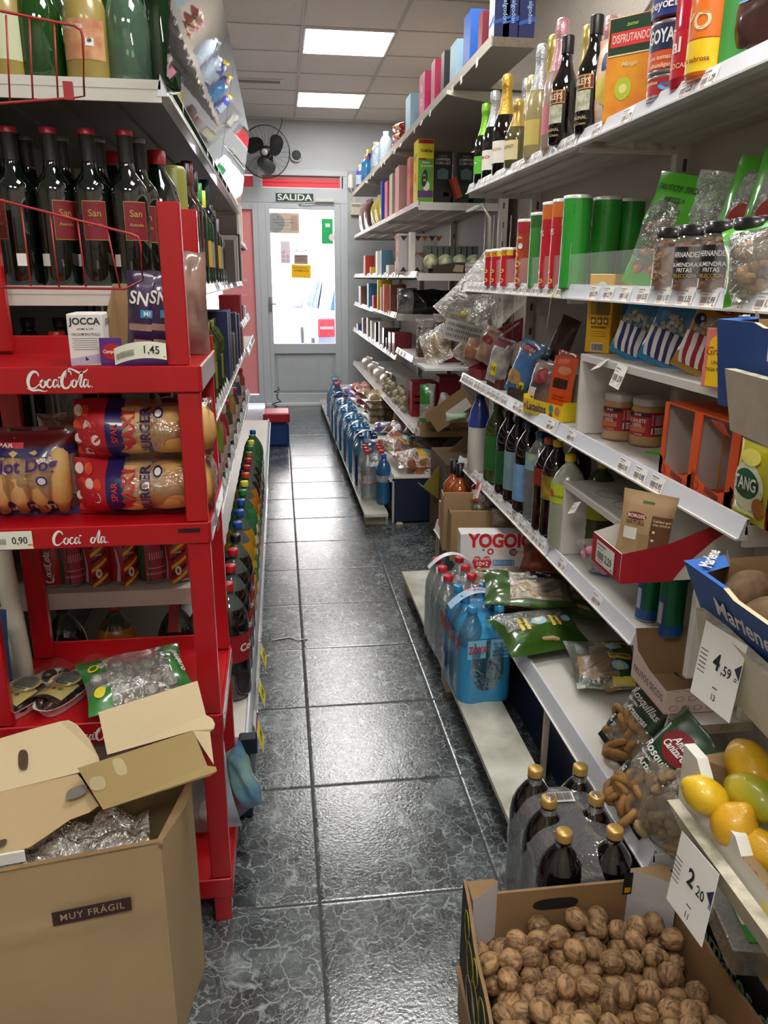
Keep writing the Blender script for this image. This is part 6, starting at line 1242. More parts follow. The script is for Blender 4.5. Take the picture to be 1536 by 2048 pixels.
ls = ((1411, 1592, .90, .0215, .027, LY, (.9, 2.2, .3), 'yellow lemon leaning on the white side, left of the others'), (1467, 1651, .87, .0245, .026, LM, (.35, .2, .5), 'round orange yellow lemon with its stem end upwards, front'), (1500, 1535, .92, .026, .037, LM, (1.2, 2.4, -.35), 'largest orange yellow lemon at the back of the crate'), (1508, 1595, .885, .0245, .036, LG, (1.45, 1.35, .2), 'greenish yellow lemon below the largest one'), (1520, 1700, .85, .022, .034, LM, (1.4, 1.2, .3), 'orange yellow lemon low at the picture edge'), (1562, 1555, .90, .025, .032, LG, (1, 1, 0), 'green tinged lemon cut off by the right edge'))
for i, (u, v, dd, rx, rz, m_, rot, lb) in enumerate(ls):
    r_ = _ray(u, v)*dd; T = Matrix.Translation((r_.x, r_.y, EYE+r_.z)) @ TR(0, 0, 0, *rot)
    o = fruit(rx, rz, m_, .007, i*3+1, 'lemon', T, lb, 'lemon', 'lemons in the white crate')
    MB().lathe([(.0035, rz+.003), (.003, rz+.0065), (0, rz+.006)], mat('#6f7a3a', .7), 10).build('stem_end', o)
carton('margarine_block', .05, .12, .05, mat('#e0d67c', .5), Matrix.Translation((.50, .53, .722)), 'pale yellow block at the right edge below the lemons', 'pack')
# tub and jars of olives under the stand
tbx = empty('nut_tub', Matrix.Translation((.762, .955, .292)) @ Matrix.Rotation(-.2, 4, 'Z'), 'clear plastic tub of nuts with a green label under the fruit stand', 'tub')
mb = MB(); mb.prism([(-.055, -.075), (.055, -.075), (.06, -.06), (.06, .06), (.055, .075), (-.055, .075), (-.06, .06), (-.06, -.06)], 0, .05, film('#e0e4e0', .2, .05, .2, .15)); mb.build('tub', tbx)
mb = MB(); mb.box((0, 0, .053), (.13, .16, .006), film('#e0e4e0', .25, .05, .2, .15), .003); mb.build('lid', tbx)
mb = MB(); mb.box((-.01, .0, .0575), (.05, .13, .001), mat('#3a9a34', .4)); mb.box((-.02, .01, .0585), (.028, .08, .001), WHITE); mb.bars(.03, .02, TR(-.02, .01, .059, 0, 0, 1.57), m=INK); mb.build('label', tbx)
lumps(tbx, 90, .009, '#8c6a44', .12, .045, .15, 4, 'nuts', .8, .1, .9, .42)
ol = MB()
bag('olive_bag', .16, .14, .06, film('#20242a', .45, .08, .8, .25, 40), lay(.84, 1.12, ZE+.03, -10, 60), 'crumpled black and clear bag behind the peanut shells bag', 'bag', [('10%', .0, .06, .02, WHITE, .2)], 3, nz=.012)
dc = MB(); dc.box((0, 0, .145), (.26, .50, .29), {'': mat('#121614', .6), '+z': CARD}, .002); T = SIDE(-.1305, -.02, .235, -1); dc.text('Tomates de Jumilla', .046, mat('#a8d0b8', .6), T, 0, 0, .001, bold=.02, fit=.44)
dc.build('printed_carton', None, Matrix.Translation((.860, .885, 0)), 'dark carton lettered Tomates standing beside the walnut crate under the tub', 'box')

# ================================================================== red drinks stand on the left
st = empty('display_stand', Matrix.Translation((-.364, 1.56, 0)), 'red plastic tiered display stand with white Coca-Cola script on its trays', 'display stand')
hw, hd = .221, .155; ST = 1.484
def tray_(z0, z1, zf):
    mb = MB(); t = .006
    mb.box((0, -hd, (z0+z1)/2), (2*hw, t, z1-z0), RED, .002); mb.box((0, hd, (z0+z1)/2+.016), (2*hw, t, z1-z0+.03), RED, .002)
    for s in (-1, 1): mb.box((s*hw, 0, (z0+z1)/2), (t, 2*hd, z1-z0), RED, .002)
    mb.box((0, 0, zf), (2*hw-.004, 2*hd-.004, .006), RED); return mb.build('tray', st)
TZ = ((.066, .115, .109), (.470, .519, .512), (.885, .926, .919), (1.168, 1.215, 1.207)); TY = [tray_(*z) for z in TZ]
for sx in (-1, 1):
    for sy in (-1, 1):
        mb = MB(); x = sx*(hw-.021)
        for (a, b, w) in ((0, .066, .036), (.115, .47, .042), (.519, .885, .042), (.926, 1.168, .040), (1.215, ST+(.01 if sy > 0 else 0), .038)):
            mb.box((x-(.014 if sx > 0 and a > 1.2 else 0), sy*(hd-.012), (a+b)/2), (w, .020, b-a), RED, .002)
        mb.build('post', st)
MB().box((hw+.0038, -.02, 1.192), (.0012, .25, .040), mat('#c9b4b6', .25, coat=.5, var=.4, vscale=30)).build('label_holder', st); MB().box((hw+.0038, .0, .494), (.0012, .29, .040), mat('#b8a9ae', .25, coat=.6, var=.3, vscale=12)).build('label_holder', st); MB().box((hw+.0038, .0, .905), (.0012, .29, .036), mat('#c4b8bc', .25, coat=.6, var=.3, vscale=12)).build('label_holder', st)
# script lettering
W_ = .11
CC = [[(.72, .72, .05), (.66, .92, .10), (.45, 1.0, .16), (.20, .78, .20), (.05, .38, .20), (.10, .05, .16), (.30, -.04, .12), (.55, .10, .06), (.78, .34, .05)],
      [(-.06, .0, .03), (.25, -.16, .10), (.60, -.13, .12), (.95, -.22, .06), (1.15, -.16, .03)],
      [(.98, .50, .08), (.82, .40, .13), (.76, .16, .13), (.90, .02, .09), (1.04, .18, .12), (1.06, .42, .11), (.96, .51, .07), (1.14, .42, .04)],
      [(1.42, .44, .09), (1.34, .52, .08), (1.22, .40, .12), (1.16, .16, .13), (1.30, .02, .09), (1.46, .16, .05)],
      [(1.78, .46, .08), (1.66, .50, .08), (1.56, .36, .12), (1.52, .12, .12), (1.62, .03, .08), (1.76, .26, .05), (1.84, .50, .06)], [(1.84, .50, .10), (1.78, .20, .12), (1.84, .03, .09), (1.96, .16, .04)],
      [(1.86, .62, .10), (2.02, .64, .10)],
      [(2.66, .78, .05), (2.62, .98, .09), (2.42, 1.02, .14), (2.18, .76, .19), (2.05, .36, .19), (2.12, .02, .15), (2.36, -.02, .11), (2.56, .20, .08), (2.62, .42, .06)],
      [(2.30, .60, .04), (2.40, .95, .07), (2.58, 1.16, .09), (2.85, 1.08, .10), (3.15, .92, .13), (3.50, .98, .08), (3.70, 1.16, .03)],
      [(2.84, .50, .08), (2.70, .38, .13), (2.64, .16, .13), (2.76, .02, .09), (2.90, .18, .12), (2.92, .40, .11), (2.84, .51, .07), (3.0, .42, .04)],
      [(3.0, .30, .04), (3.16, .70, .07), (3.30, .98, .11), (3.28, .70, .13), (3.14, .20, .12), (3.20, .03, .09), (3.30, .14, .05)],
      [(3.58, .46, .08), (3.46, .50, .08), (3.38, .36, .12), (3.34, .12, .12), (3.42, .03, .08), (3.56, .26, .05), (3.64, .50, .06)], [(3.64, .50, .10), (3.58, .20, .12), (3.64, .03, .09), (3.78, .12, .04)], [(3.82, .03, .08), (3.87, .03, .08)]]
CCS = strokes(CC, 5)
def script(mb, T, w, m=WHITE, fn=None, x=0, y=0, sub=None):
    s = w/3.9; V, F_ = CCS if sub is None else strokes([CC[i] for i in sub], 5); mb.shape((V, F_), m, T, s, x-w/2, y-.45*s, .0014, fn)
Tf = lambda z, x=0: Matrix(((1, 0, 0, x), (0, 0, -1, -hd-.0035), (0, 1, 0, z), (0, 0, 0, 1)))
x1 = xu(120, 1.40, 1.19)+.364
mb = MB(); script(mb, Tf(1.192, x1), .108); mb.build('lettering', TY[3])
mb = MB(); script(mb, Tf(.905, xu(162, 1.40, .9)+.364), .098, sub=[0, 2, 3, 4, 5, 6, 9, 10, 11, 12, 13]); mb.build('lettering', TY[2])
mb = MB(); script(mb, Tf(.493, xu(190, 1.40, .49)+.364), .10); mb.build('lettering', TY[1])
mb = MB(); mb.quad(.040, .008, mat('#2a0a0c', .8), Tf(.912, .185), .0006); mb.build('black_scratch', TY[2])
# curved price labels
mb = MB(); T = Tf(1.232, xu(285, 1.40, 1.22)+.364) @ Matrix.Rotation(-.06, 4, 'Y')
def arc(a, b, l): return (a, b+.012*(1-(a/.055)**2)+.10*a, l+.014*(1-(a/.06)**2))
mb.grid(lambda u, v: arc((u-.5)*.088, (v-.5)*.028, .004), 12, 2, mat('#eef0dc', .5), T=T); mb.text('1,45', .017, INK, T, .020, .0, .0065, fn=arc, bold=.01, sy=1.1); mb.bars(.03, .010, T, -.025, -.002, .0065, mat('#8a8480', .6), fn=arc); mb.quad(.008, .003, mat('#e08a30', .5), T @ TR(.038, .0, .012)); mb.build('price_label', st)
mb = MB(); T = Tf(.905, xu(22, 1.40, .9)+.364); mb.quad(.10, .034, mat('#e9ead8', .6), T @ TR(-.012, 0, .002)); mb.text('0,90', .016, INK, T, .016, -.001, .0035, bold=.01, sy=1.15); mb.quad(.01, .003, mat('#e08a30', .5), T @ TR(.034, -.009, .0035)); mb.bars(.03, .011, T, -.024, -.002, .0035, mat('#8a8480', .6)); mb.build('price_label', st)
# red wire guards
WR = mat('#a82a2c', .4)
mb = MB(); y = -.155
def PX(u, v, yy=1.405): x_, z_ = aty(u, v, yy); return (x_+.364, yy-1.56, z_)
mb.tube([PX(-60, 5), PX(0, 22), PX(150, 52), PX(162, 60), PX(166, 76), PX(168, 192), PX(140, 196), PX(0, 207), PX(-60, 212)], .0022, WR, 5)
for a, b in (((12, 30), (20, 205)), ((58, 35), (66, 203)), ((108, 45), (116, 197))): mb.tube([PX(*a), PX(*b)], .0015, WR, 4)
mb.box(PX(137, 182), (.014, .008, .026), WR); mb.build('wire_guard', st)
mb = MB(); mb.tube([PX(-40, 390), PX(0, 400), PX(262, 468), PX(276, 474), PX(281, 490), PX(285, 560), PX(250, 578), PX(0, 575)], .0022, WR, 5)
for a, b in (((42, 412), (62, 572)), ((100, 428), (118, 574)), ((155, 442), (172, 574)), ((214, 458), (240, 576))): mb.tube([PX(*a), PX(*b)], .0015, WR, 4)
mb.build('wire_guard', st)
SX, SY = -.364, 1.56
# ---- tray 4: box of bag rolls, display tray of chocolate sticks
def joc(mb, Fc):
    T = Fc('f'); mb.text('JOCCA', .016, INK, T, 0, .032, .001, bold=.03); mb.text('HOME & LIFE', .005, GT, T, 0, .019, .001); mb.text('VACUUM BAG ROLLS', .0065, INK, T, 0, .010, .001, bold=.01, fit=.048)
    for i in range(6): mb.quad(.044-.004*(i % 2), .0012, mat('#9a9aa2', .6), T @ TR(-.002, .003-.0038*i), .001)
    mb.poly([(-.029, -.045), (.029, -.038), (.029, -.022), (-.029, -.032)], mat('#b9b0d0', .5), T, .0008); mb.poly([(-.004, -.036), (.002, -.034), (-.004, -.028)], INK, T, .0012)
    T = Fc('r'); mb.text('JOCCA', .014, INK, T, 0, .030, .001, bold=.03); mb.poly([(-.04, -.045), (.04, -.038), (.04, -.020), (-.04, -.032)], mat('#b9b0d0', .5), T, .0008)
x_, _ = aty(178, 680, 1.50)
carton('bag_roll_box', .060, .10, .090, mat('#e4e1dd', .55), Matrix.Translation((x_+.004, 1.50, 1.211)) @ Matrix.Rotation(.06, 4, 'Z'), 'small white box lettered JOCCA on the upper tray of the red stand', 'box', joc)
PU = mat('#5c2a80', .4, coat=.4); PUD = mat('#381c4a', .3, coat=.6)
x_, _ = aty(262, 700, 1.43)
dt = MB(); w, d = .125, .16; dt.box((0, 0, .001), (w, d, .002), CARD); dt.box((0, -d/2, .016), (w, .002, .032), PU); dt.box((-w*.35, -d/2-.001, .028), (.038, .0025, .045), PU, .001); dt.add([(-w/2, -d/2, 0), (-w/2, d/2, 0), (-w/2, d/2, .14), (-w/2, -d/2, .035)], [(0, 1, 2, 3)], CARD); dt.box((0, d/2, .07), (w, .002, .14), CARD); dt.box((w/2, 0, .02), (.002, d, .04), PU)
T = FACE(w, d+.006, .05); dt.disc(.014, mat('#b81c2c', .5), T @ TR(-w*.33, .002, .001), .0, 16, 1.25); dt.text('Campurrio', .008, WHITE, T, -w*.33, .002, .002, bold=.02, fit=.03); dt.build('display_tray', None, Matrix.Translation((x_+.010, 1.51, 1.211)), 'purple display tray with a red oval holding chocolate stick packs', 'display box')
for i, (u, yy, nm) in enumerate(((283, 1.50, 'left'), (322, 1.50, 'right'))):
    x_ = xu(u, yy, 1.25)
    bag('snack_pack', .058, .160, .035, PUD, Matrix.Translation((x_, yy, 1.214)) @ Matrix.Rotation(.08, 4, 'Y'), 'purple chocolate stick pack lettered SN, %s one on the red stand' % nm, 'chocolate', [('SN', -.004, .112, .032, WHITE, -.12, .032), ('q', .010, .086, .024, .014, mat('#3aa0d0', .5)), ('MI', .010, .086, .012, WHITE, 0), ('q', .0, .062, .045, .012, mat('#b08a80', .6)), ('q', .006, .035, .04, .010, mat('#b08a80', .6))], i+2, nz=.003, nu=10)
x_ = xu(383, 1.66, 1.25); bag('snack_pack', .075, .20, .04, mat('#3a2438', .3, coat=.6, var=.6, vscale=10, col2='#a88474'), Matrix.Translation((x_, 1.66, 1.212)), 'dark chocolate pack seen through the right side of the red stand', 'chocolate', [], 5)
# ---- tray 3: rolls and burger buns
BUN = mat('#c98f45', .6, var=.25, vscale=12, col2='#dfb878'); FLM = film('#f3ead8', .05, .06, .7, .16, 22); NVB = mat('#241f5c', .35, coat=.5); DRK = mat('#5c1418', .3, coat=.6, var=.4, vscale=14)
def hot(o, f, w=.16):
    for i, xx in enumerate((-.052, -.018, .020, .055)):
        mb = MB(); mb.tube([(xx, -.012, .012), (xx, -.022, .04), (xx, -.026, .08), (xx, -.020, .125), (xx, -.008, .150)], [.010, .020, .021, .020, .010], BUN, 12); mb.build('bread_roll', o)
def hotm(u, v, s): return NVB if v < .22 and u+v*.8 < .95 else DRK if v > .80 else NVB if .68 < v < .80 else FLM
x_ = xu(68, 1.50, .98); bag('roll_bag', .175, .172, .095, hotm, Matrix.Translation((x_, 1.50, .923)), 'bag of hot dog rolls with purple lettering on the middle tray of the red stand', 'bread', [('Hot Dog', -.002, .106, .034, mat('#4a2c7c', .5), .06, .12, .2), ('q', -.03, .142, .06, .010, mat('#c43038', .5)), ('SPAR', -.035, .142, .009, WHITE, 0, .035), ('o', .03, .078, .020, .020, mat('#2a2c7c', .5)), ('o', .03, .078, .014, .014, WHITE), ('x6', -.03, .020, .016, WHITE, .1), ('q', .02, .022, .045, .012, CREAM), ('||||', .02, .022, .010, INK, 0, .04), ('o', -.068, .055, .035, .045, mat('#a8482c', .6))], 3, nz=.006, nu=18, nv=20, extra=hot)
x_ = xu(158, 1.64, .98); bag('roll_bag', .12, .18, .08, lambda u, v, s: NVB if v < .15 or .6 < v < .7 else FLM, Matrix.Translation((x_, 1.60, .923)), 'second bag of rolls standing behind the hot dog rolls', 'bread', [], 6, nu=12, extra=lambda o, f: [MB().tube([(xx, -.01, .012), (xx, -.018, .08), (xx, -.006, .150)], [.012, .02, .012], BUN, 10).build('bread_roll', o) for xx in (-.03, .01, .04)])
RW = mat('#b8202c', .45, var=.0)
def mx(u, v, s): return RW if u < .24 else NVB if u < .36 else FLM
def maxi(z, nm, sd_):
    def extra(o, f):
        for xx, r_ in ((-.015, .050), (.05, .050), (.092, .040)):
            mb = MB(); mb.lathe([(0, -.045), (r_*.8, -.042), (r_, -.02), (r_, .0), (r_*.93, .022), (r_*.6, .040), (0, .046)], BUN, 18, TR(xx, -.002, .058)); mb.build('burger_bun', o)
        mb = MB(); rr = random.Random(sd_)
        def on(a, b, l=0): return (a, f(min(.97, max(.03, a/.25+.5)), b/.118, 1)[1]-.001-l, b)
        for i in range(11): cx, cz = -.113+.016*(i % 3)+rr.uniform(-.004, .004), .016+.026*(i//3); q = [on(cx+.0085*math.cos(a), cz+.0105*math.sin(a)) for a in [k*PI/6 for k in range(12)]]; mb.add(q, [tuple(range(12))], mat('#e6d0c8', .5) if i % 2 else mat('#d8482c', .5))
        mb.build('pattern_print', o)
    x_ = xu(290, 1.49, z+.05)
    bag('burger_bun_bag', .25, .112, .115, mx, Matrix.Translation((x_, 1.495, z)), 'bag of burger buns lettered MAXI BURGER, %s of the two stacked' % nm, 'bread', [('SPAR', -.046, .055, .016, mat('#c43038', .5), PI/2), ('MAXI', -.020, .056, .034, mat('#c42834', .5), PI/2, .075, 0), ('BURGER', .010, .056, .026, NVB, PI/2, .088), ('o', .032, .090, .018, .018, NVB), ('o', .032, .090, .012, .012, WHITE), ('o', .062, .030, .05, .032, mat('#d8905c', .5, var=.3, vscale=50))], sd_, nz=.006, nu=24, nv=12, pinch=-.02, extra=extra)
maxi(.924, 'lower', 4); maxi(1.034, 'upper', 7)
cw = MB(); cw.grid(lambda u, v: (-.135-.02*u+.016*noise.noise(Vector((u*5, v*6, 3))), 1.47+.22*u, .885+.245*v), 8, 14, film('#e8e2d2', .25, .08, .9, .2, 20)); cw.build('plastic_wrap', label='crumpled clear plastic hanging out of the right side of the red stand', cat='plastic')
# ---- tray 2: dates and a bag of wrapped nuts
FOAM = mat('#e6e0dc', .6); DATE = mat('#3c1e14', .35, coat=.5, var=.4, vscale=30)
def dates(u, v, nm, rz=-.42):
    x_, y_ = atz(u, v, .535); o = empty('date_tray', Matrix.Translation((x_, y_, .516)) @ Matrix.Rotation(rz, 4, 'Z'), nm, 'dates')
    def ov(a, rx, ry): return (rx*math.copysign(abs(math.cos(a))**.75, math.cos(a)), ry*math.copysign(abs(math.sin(a))**.75, math.sin(a)))
    mb = MB(); n = 24; rings = ((.028, .085, 0), (.036, .098, .022), (.040, .103, .024), (.036, .098, .020), (.030, .09, .008), (0.001, .001, .006)); V = []
    for rx, ry, z in rings: V += [(*ov(k*2*PI/n, rx, ry), z) for k in range(n)]
    mb.add(V, [(i*n+k, i*n+(k+1) % n, (i+1)*n+(k+1) % n, (i+1)*n+k) for i in range(5) for k in range(n)], FOAM, True); mb.build('foam_tray', o)
    mb = MB(); rr = random.Random(int(u))
    for i in range(22): mb.lathe([(0, -.018), (.010, -.012), (.013, 0), (.010, .012), (0, .018)], DATE, 8, TR(rr.uniform(-.022, .022), rr.uniform(-.08, .08), .020+rr.uniform(0, .004), PI/2+rr.uniform(-.3, .3), 0, rr.uniform(-.6, .6)))
    mb.build('dates', o, kind='stuff')
    mb = MB(); mb.grid(lambda u_, v_: ((u_-.5)*.064, -.045+(v_-.5)*.062, .046-.010*(2*u_-1)**2), 6, 3, mat('#d8c878', .5)); mb.disc(.033, mat('#c9b06c', .5), TR(0, -.014, .0465, 0, 0, 0), .0, 18); mb.disc(.027, mat('#8a8f88', .6, var=.5, vscale=60), TR(0, -.010, .0472), 0, 16); mb.quad(.050, .012, mat('#efe6b8', .5), TR(0, -.032, .0478)); mb.text("Deikys", .013, INK, TR(0, -.032, .0482), shear=.2, bold=.02)
    for k in (-1, 0, 1): mb.disc(.005, mat('#5a8a3c' if k else '#a8442c', .5), TR(k*.014, -.052, .0475), 0, 10)
    mb.build('label', o)
    MB().grid(lambda u_, v_: ((u_-.5)*.074, (v_-.5)*.19, .038+.013*(1-(2*u_-1)**2)), 6, 8, film('#ffffff', .02, .05, .3, .10)).build('cling_film', o)
dates(62, 1385, 'left white tray of dark dates on the lower tray of the red stand'); dates(142, 1375, 'right white tray of dark dates beside the green nut bag', -.36)
FOIL = mat('#c4c4be', .35, .6, bump=.7, bscale=160); GNB = mat('#1f6a2c', .3, coat=.7, var=.3, vscale=20, col2='#3c8a3c')
def foil(o, f): lumps(o, 46, .016, '#ccc', .20, .12, .05, 3, 'foil_wrapped_nuts', .9, .12, .9, m=FOIL); lumps(o, 8, .012, '#c9a878', .10, .10, .05, 8, 'nuts', 1.2, .2, .8)
x_, y_ = atz(265, 1375, .55)
bag('nut_bag', .215, .150, .065, lambda u, v, s: GNB if (u < .22 or u > .82) and not (.3 < v < .55 and u < .22) else CLR, Matrix.Translation((x_+.034, y_-.060, .545)) @ Matrix.Rotation(.38, 4, 'Z') @ Matrix.Rotation(-1.25, 4, 'X'), 'green and clear bag of foil wrapped nuts on the lower tray of the red stand', 'nuts', [('o', -.078, .105, .022, .022, mat('#e8d82c', .5)), ('o', -.078, .105, .014, .014, GNB), ('o', -.078, .04, .022, .022, mat('#e8d82c', .5)), ('Apuqaro', .088, .08, .018, WHITE, -1.4, None, .2)], 5, nz=.010, nu=18, nv=14, extra=foil)
# ---- tray 1: blue snack bag
bag('snack_bag', .20, .20, .06, mat('#3a3f7c', .3, coat=.7, var=.7, vscale=9, col2='#b8c8c0'), Matrix.Translation((-.215, 1.55, .125)) @ Matrix.Rotation(-.35, 4, 'Z') @ Matrix.Rotation(-.25, 4, 'X') @ Matrix.Rotation(-.28, 4, 'Y'), 'blue and red snack bag on the bottom tray of the red stand', 'snack bag', [('GUSANITOS', .0, .13, .022, YEL, .2, .11), ('o', -.03, .07, .05, .05, mat('#c4304c', .5)), ('o', .04, .05, .05, .06, mat('#c9cfc4', .5))], 4, nz=.012)
bag('snack_bag', .16, .12, .05, mat('#2f7fc0', .25, coat=.8, var=.5, vscale=12, col2='#9ac0b0'), Matrix.Translation((-.165, 1.66, .16)) @ Matrix.Rotation(-.9, 4, 'Z') @ Matrix.Rotation(-.2, 4, 'X') @ Matrix.Rotation(.8, 4, 'Y'), 'bright blue foil bag sticking out of the right side of the red stand', 'snack bag', [], 7, nz=.014)
# ---- left of the stand: rolls of white paper and blue bag
mb = MB(); mb.tube([(-.615, 1.66, .93), (-.600, 1.64, .72), (-.575, 1.60, .56), (-.560, 1.57, .47)], [.022, .021, .018, .012], mat('#cfc6b6', .6), 12); mb.build('paper_roll', label='long cream paper roll leaning at the left edge beside the red stand', cat='roll')
bag('blue_sack', .20, .30, .10, mat('#20406c', .5, var=.5, vscale=25, col2='#3a5a7c'), Matrix.Translation((-.665, 1.52, .42)), 'dark blue sack at the left edge behind the red stand', 'bag', [], 3)

# ================================================================== cardboard box in the foreground
bx = empty('cardboard_box', Matrix.Translation((-.2275, 1.125, 0)) @ Matrix.Rotation(.16, 4, 'Z'), 'large open brown cardboard box lettered MUY FRAGIL in the bottom left corner', 'box')
BW, BD, BH = .46, .161, .45; CB = mat('#b59b74', .85, var=.10, vscale=5, bump=.10, bscale=60); CBI = mat('#8c7552', .9); FLL = mat('#d3c09a', .85, var=.05, vscale=4, bump=.06, bscale=50); PLM = mat('#3d2426', .6)
mb = MB(); t = .006
mb.grid(lambda u, v: (-BW*u, (.004*math.sin(u*9)*math.sin(v*3)-.005*math.exp(-((v-.72)/.02)**2))*min(1, u*8), BH*v), 14, 24, CB); mb.box((-BW/2, t/2+.004, BH/2), (BW, t, BH), CBI); mb.build('front_panel', bx)
mb = MB(); mb.grid(lambda u, v: (.060*u+.012*math.sin(u*PI)*v, BD*u, BH*v), 8, 16, CB); mb.grid(lambda u, v: (-.007+.062*u, BD*(1-u)+0*BD, BH*v) if False else (-.007+.062*(1-u), BD*(1-u), BH*v), 4, 4, CBI); mb.box((.0, .0, BH-.002), (.008, .01, .006), CARDE)
mb.add([(-.008, 0, BH+.0005), (.002, 0, BH+.0005), (.045, BD/2, BH+.0005), (.062, BD, BH+.0005), (.054, BD, BH+.0005)], [(0, 1, 2, 3, 4)], CARDE); mb.build('side_panel', bx)
MB().box((-BW/2+.03, BD, BH/2), (BW+.06, t, BH), CBI).build('rear_panel', bx); MB().box((-BW, BD/2, BH/2), (t, BD, BH), CBI).build('side_panel', bx); MB().box((-BW/2, BD/2, .003), (BW, BD, .006), CBI).build('bottom', bx)
mb = MB(); mb.box((-BW/2, .002, BH+.001), (BW, .008, .003), CARDE); T = Matrix(((1, 0, 0, -.118), (0, 0, -1, -.0075), (0, 1, 0, BH-.106), (0, 0, 0, 1)))
mb.quad(.125, .028, PLM, T); mb.text('MUY FRÁGIL', .0185, mat('#b39a72', .7), T, 0, 0, .001, bold=.01, space=1.15, fit=.101); mb.build('print', bx)
mb = MB(); mb.grid(lambda u, v: (-.02-.42*u, .02+.13*v, BH-.035+.035*noise.noise(Vector((u*9, v*4, 1)))+.02*noise.noise(Vector((u*22, v*9, 5)))), 40, 16, film('#d3ccba', .40, .10, 1.0, .25, 30)); mb.build('plastic_bag_inside', bx)
MB().box((-.40, .05, BH-.02), (.20, .07, .03), mat('#6d659c', .5), .004).build('purple_pack', bx); MB().box((-.24, .045, BH-.012), (.045, .004, .022), WHITE, .001).build('label_scrap', bx)
# two loose flaps with hand holes
def flap(pts, holes, m, back, nm, th=.004):
    """pts: 3-d outline of a board; holes: ellipses (centre index weights)"""
    P = [Vector(p) for p in pts]; n = (P[1]-P[0]).cross(P[-1]-P[0]).normalized(); 
    if n.y > 0: n = -n
    mb = MB(); k = len(P); V = [p+n*th/2 for p in P]+[p-n*th/2 for p in P]
    mb.add(V, [tuple(range(k)), tuple(range(2*k-1, k-1, -1))]+[(i, (i+1) % k, k+(i+1) % k, k+i) for i in range(k)], [m, back]+[CARDE]*k)
    for (c, ax, bx_, m2) in holes:
        c, ax, bx_ = Vector(c), Vector(ax), Vector(bx_); mb.add([c+n*(th/2+.008)+ax*(math.copysign(abs(math.cos(a))**.7, math.cos(a)))+bx_*(math.copysign(abs(math.sin(a))**.7, math.sin(a))) for a in [q*PI/12 for q in range(24)]], [tuple(range(24))], m2)
    return mb
def D(u, v, d): r_ = _ray(u, v)*d; return (r_.x, r_.y, EYE+r_.z)
HOLE = mat('#4c3a28', .8); HOLG = mat('#6f6c66', .6); SCR = mat('#dccfb4', .8)
d0 = 1.42
A = [D(u, v, d) for u, v, d in ((-60, 1500, 1.40), (0, 1478, 1.41), (60, 1460, 1.42), (120, 1444, 1.43), (138, 1441, 1.43), (155, 1450, 1.42), (180, 1480, 1.41), (198, 1515, 1.39), (203, 1535, 1.38), (155, 1547, 1.37), (0, 1585, 1.345), (-60, 1602, 1.335))]
flap(A, [(D(51, 1524, 1.386), Vector(D(61, 1524, 1.386))-Vector(D(51, 1524, 1.386)), Vector(D(51, 1504, 1.40))-Vector(D(51, 1524, 1.386)), HOLE)], FLL, CB, '').build('loose_flap', label='pale cardboard lid flap with an oval hand hole above the big box', cat='cardboard')
Bf = [D(u, v, d) for u, v, d in ((-60, 1602, 1.335), (0, 1585, 1.345), (155, 1547, 1.372), (165, 1560, 1.368), (198, 1612, 1.34), (178, 1626, 1.33), (140, 1640, 1.325), (95, 1672, 1.31), (60, 1695, 1.30), (0, 1713, 1.29), (-60, 1728, 1.28))]
flap(Bf, [(D(156, 1587, 1.348), Vector(D(177, 1580, 1.352))-Vector(D(156, 1587, 1.348)), Vector(D(158, 1575, 1.355))-Vector(D(156, 1587, 1.348)), HOLG), (D(6, 1689, 1.30), Vector(D(18, 1685, 1.302))-Vector(D(6, 1689, 1.30)), Vector(D(7, 1682, 1.304))-Vector(D(6, 1689, 1.30)), HOLE)], mat('#bfa67c', .85, var=.05, vscale=4), CB, '').build('box_flap', label='lower brown half of the folded lid with oval holes over the big box', cat='cardboard')
Cf = [D(u, v, d) for u, v, d in ((197, 1425, 1.40), (395, 1362, 1.45), (412, 1430, 1.43), (425, 1438, 1.43), (430, 1448, 1.425), (428, 1458, 1.42), (420, 1464, 1.42), (428, 1530, 1.40), (384, 1462, 1.412), (215, 1510, 1.368))]
flap(Cf, [], FLL, CB, '').build('loose_flap', label='pale rectangular cardboard flap leaning against the red stand', cat='cardboard')
Df = [D(u, v, d) for u, v, d in ((155, 1537, 1.352), (387, 1462, 1.405), (415, 1532, 1.38), (432, 1534, 1.38), (434, 1543, 1.375), (420, 1552, 1.372), (207, 1620, 1.315))]
flap(Df, [(D(242, 1537, 1.364), Vector(D(254, 1535, 1.366))-Vector(D(242, 1537, 1.364)), Vector(D(236, 1520, 1.372))-Vector(D(242, 1537, 1.364)), mat('#b8a680', .8)), (D(198, 1570, 1.344), Vector(D(214, 1568, 1.346))-Vector(D(198, 1570, 1.344)), Vector(D(196, 1556, 1.35))-Vector(D(198, 1570, 1.344)), mat('#b0a07c', .8))], mat('#a08a5a', .85, var=.08, vscale=6), CB, '').build('loose_flap', label='olive brown folded flap with two torn glue spots above the box opening', cat='cardboard')

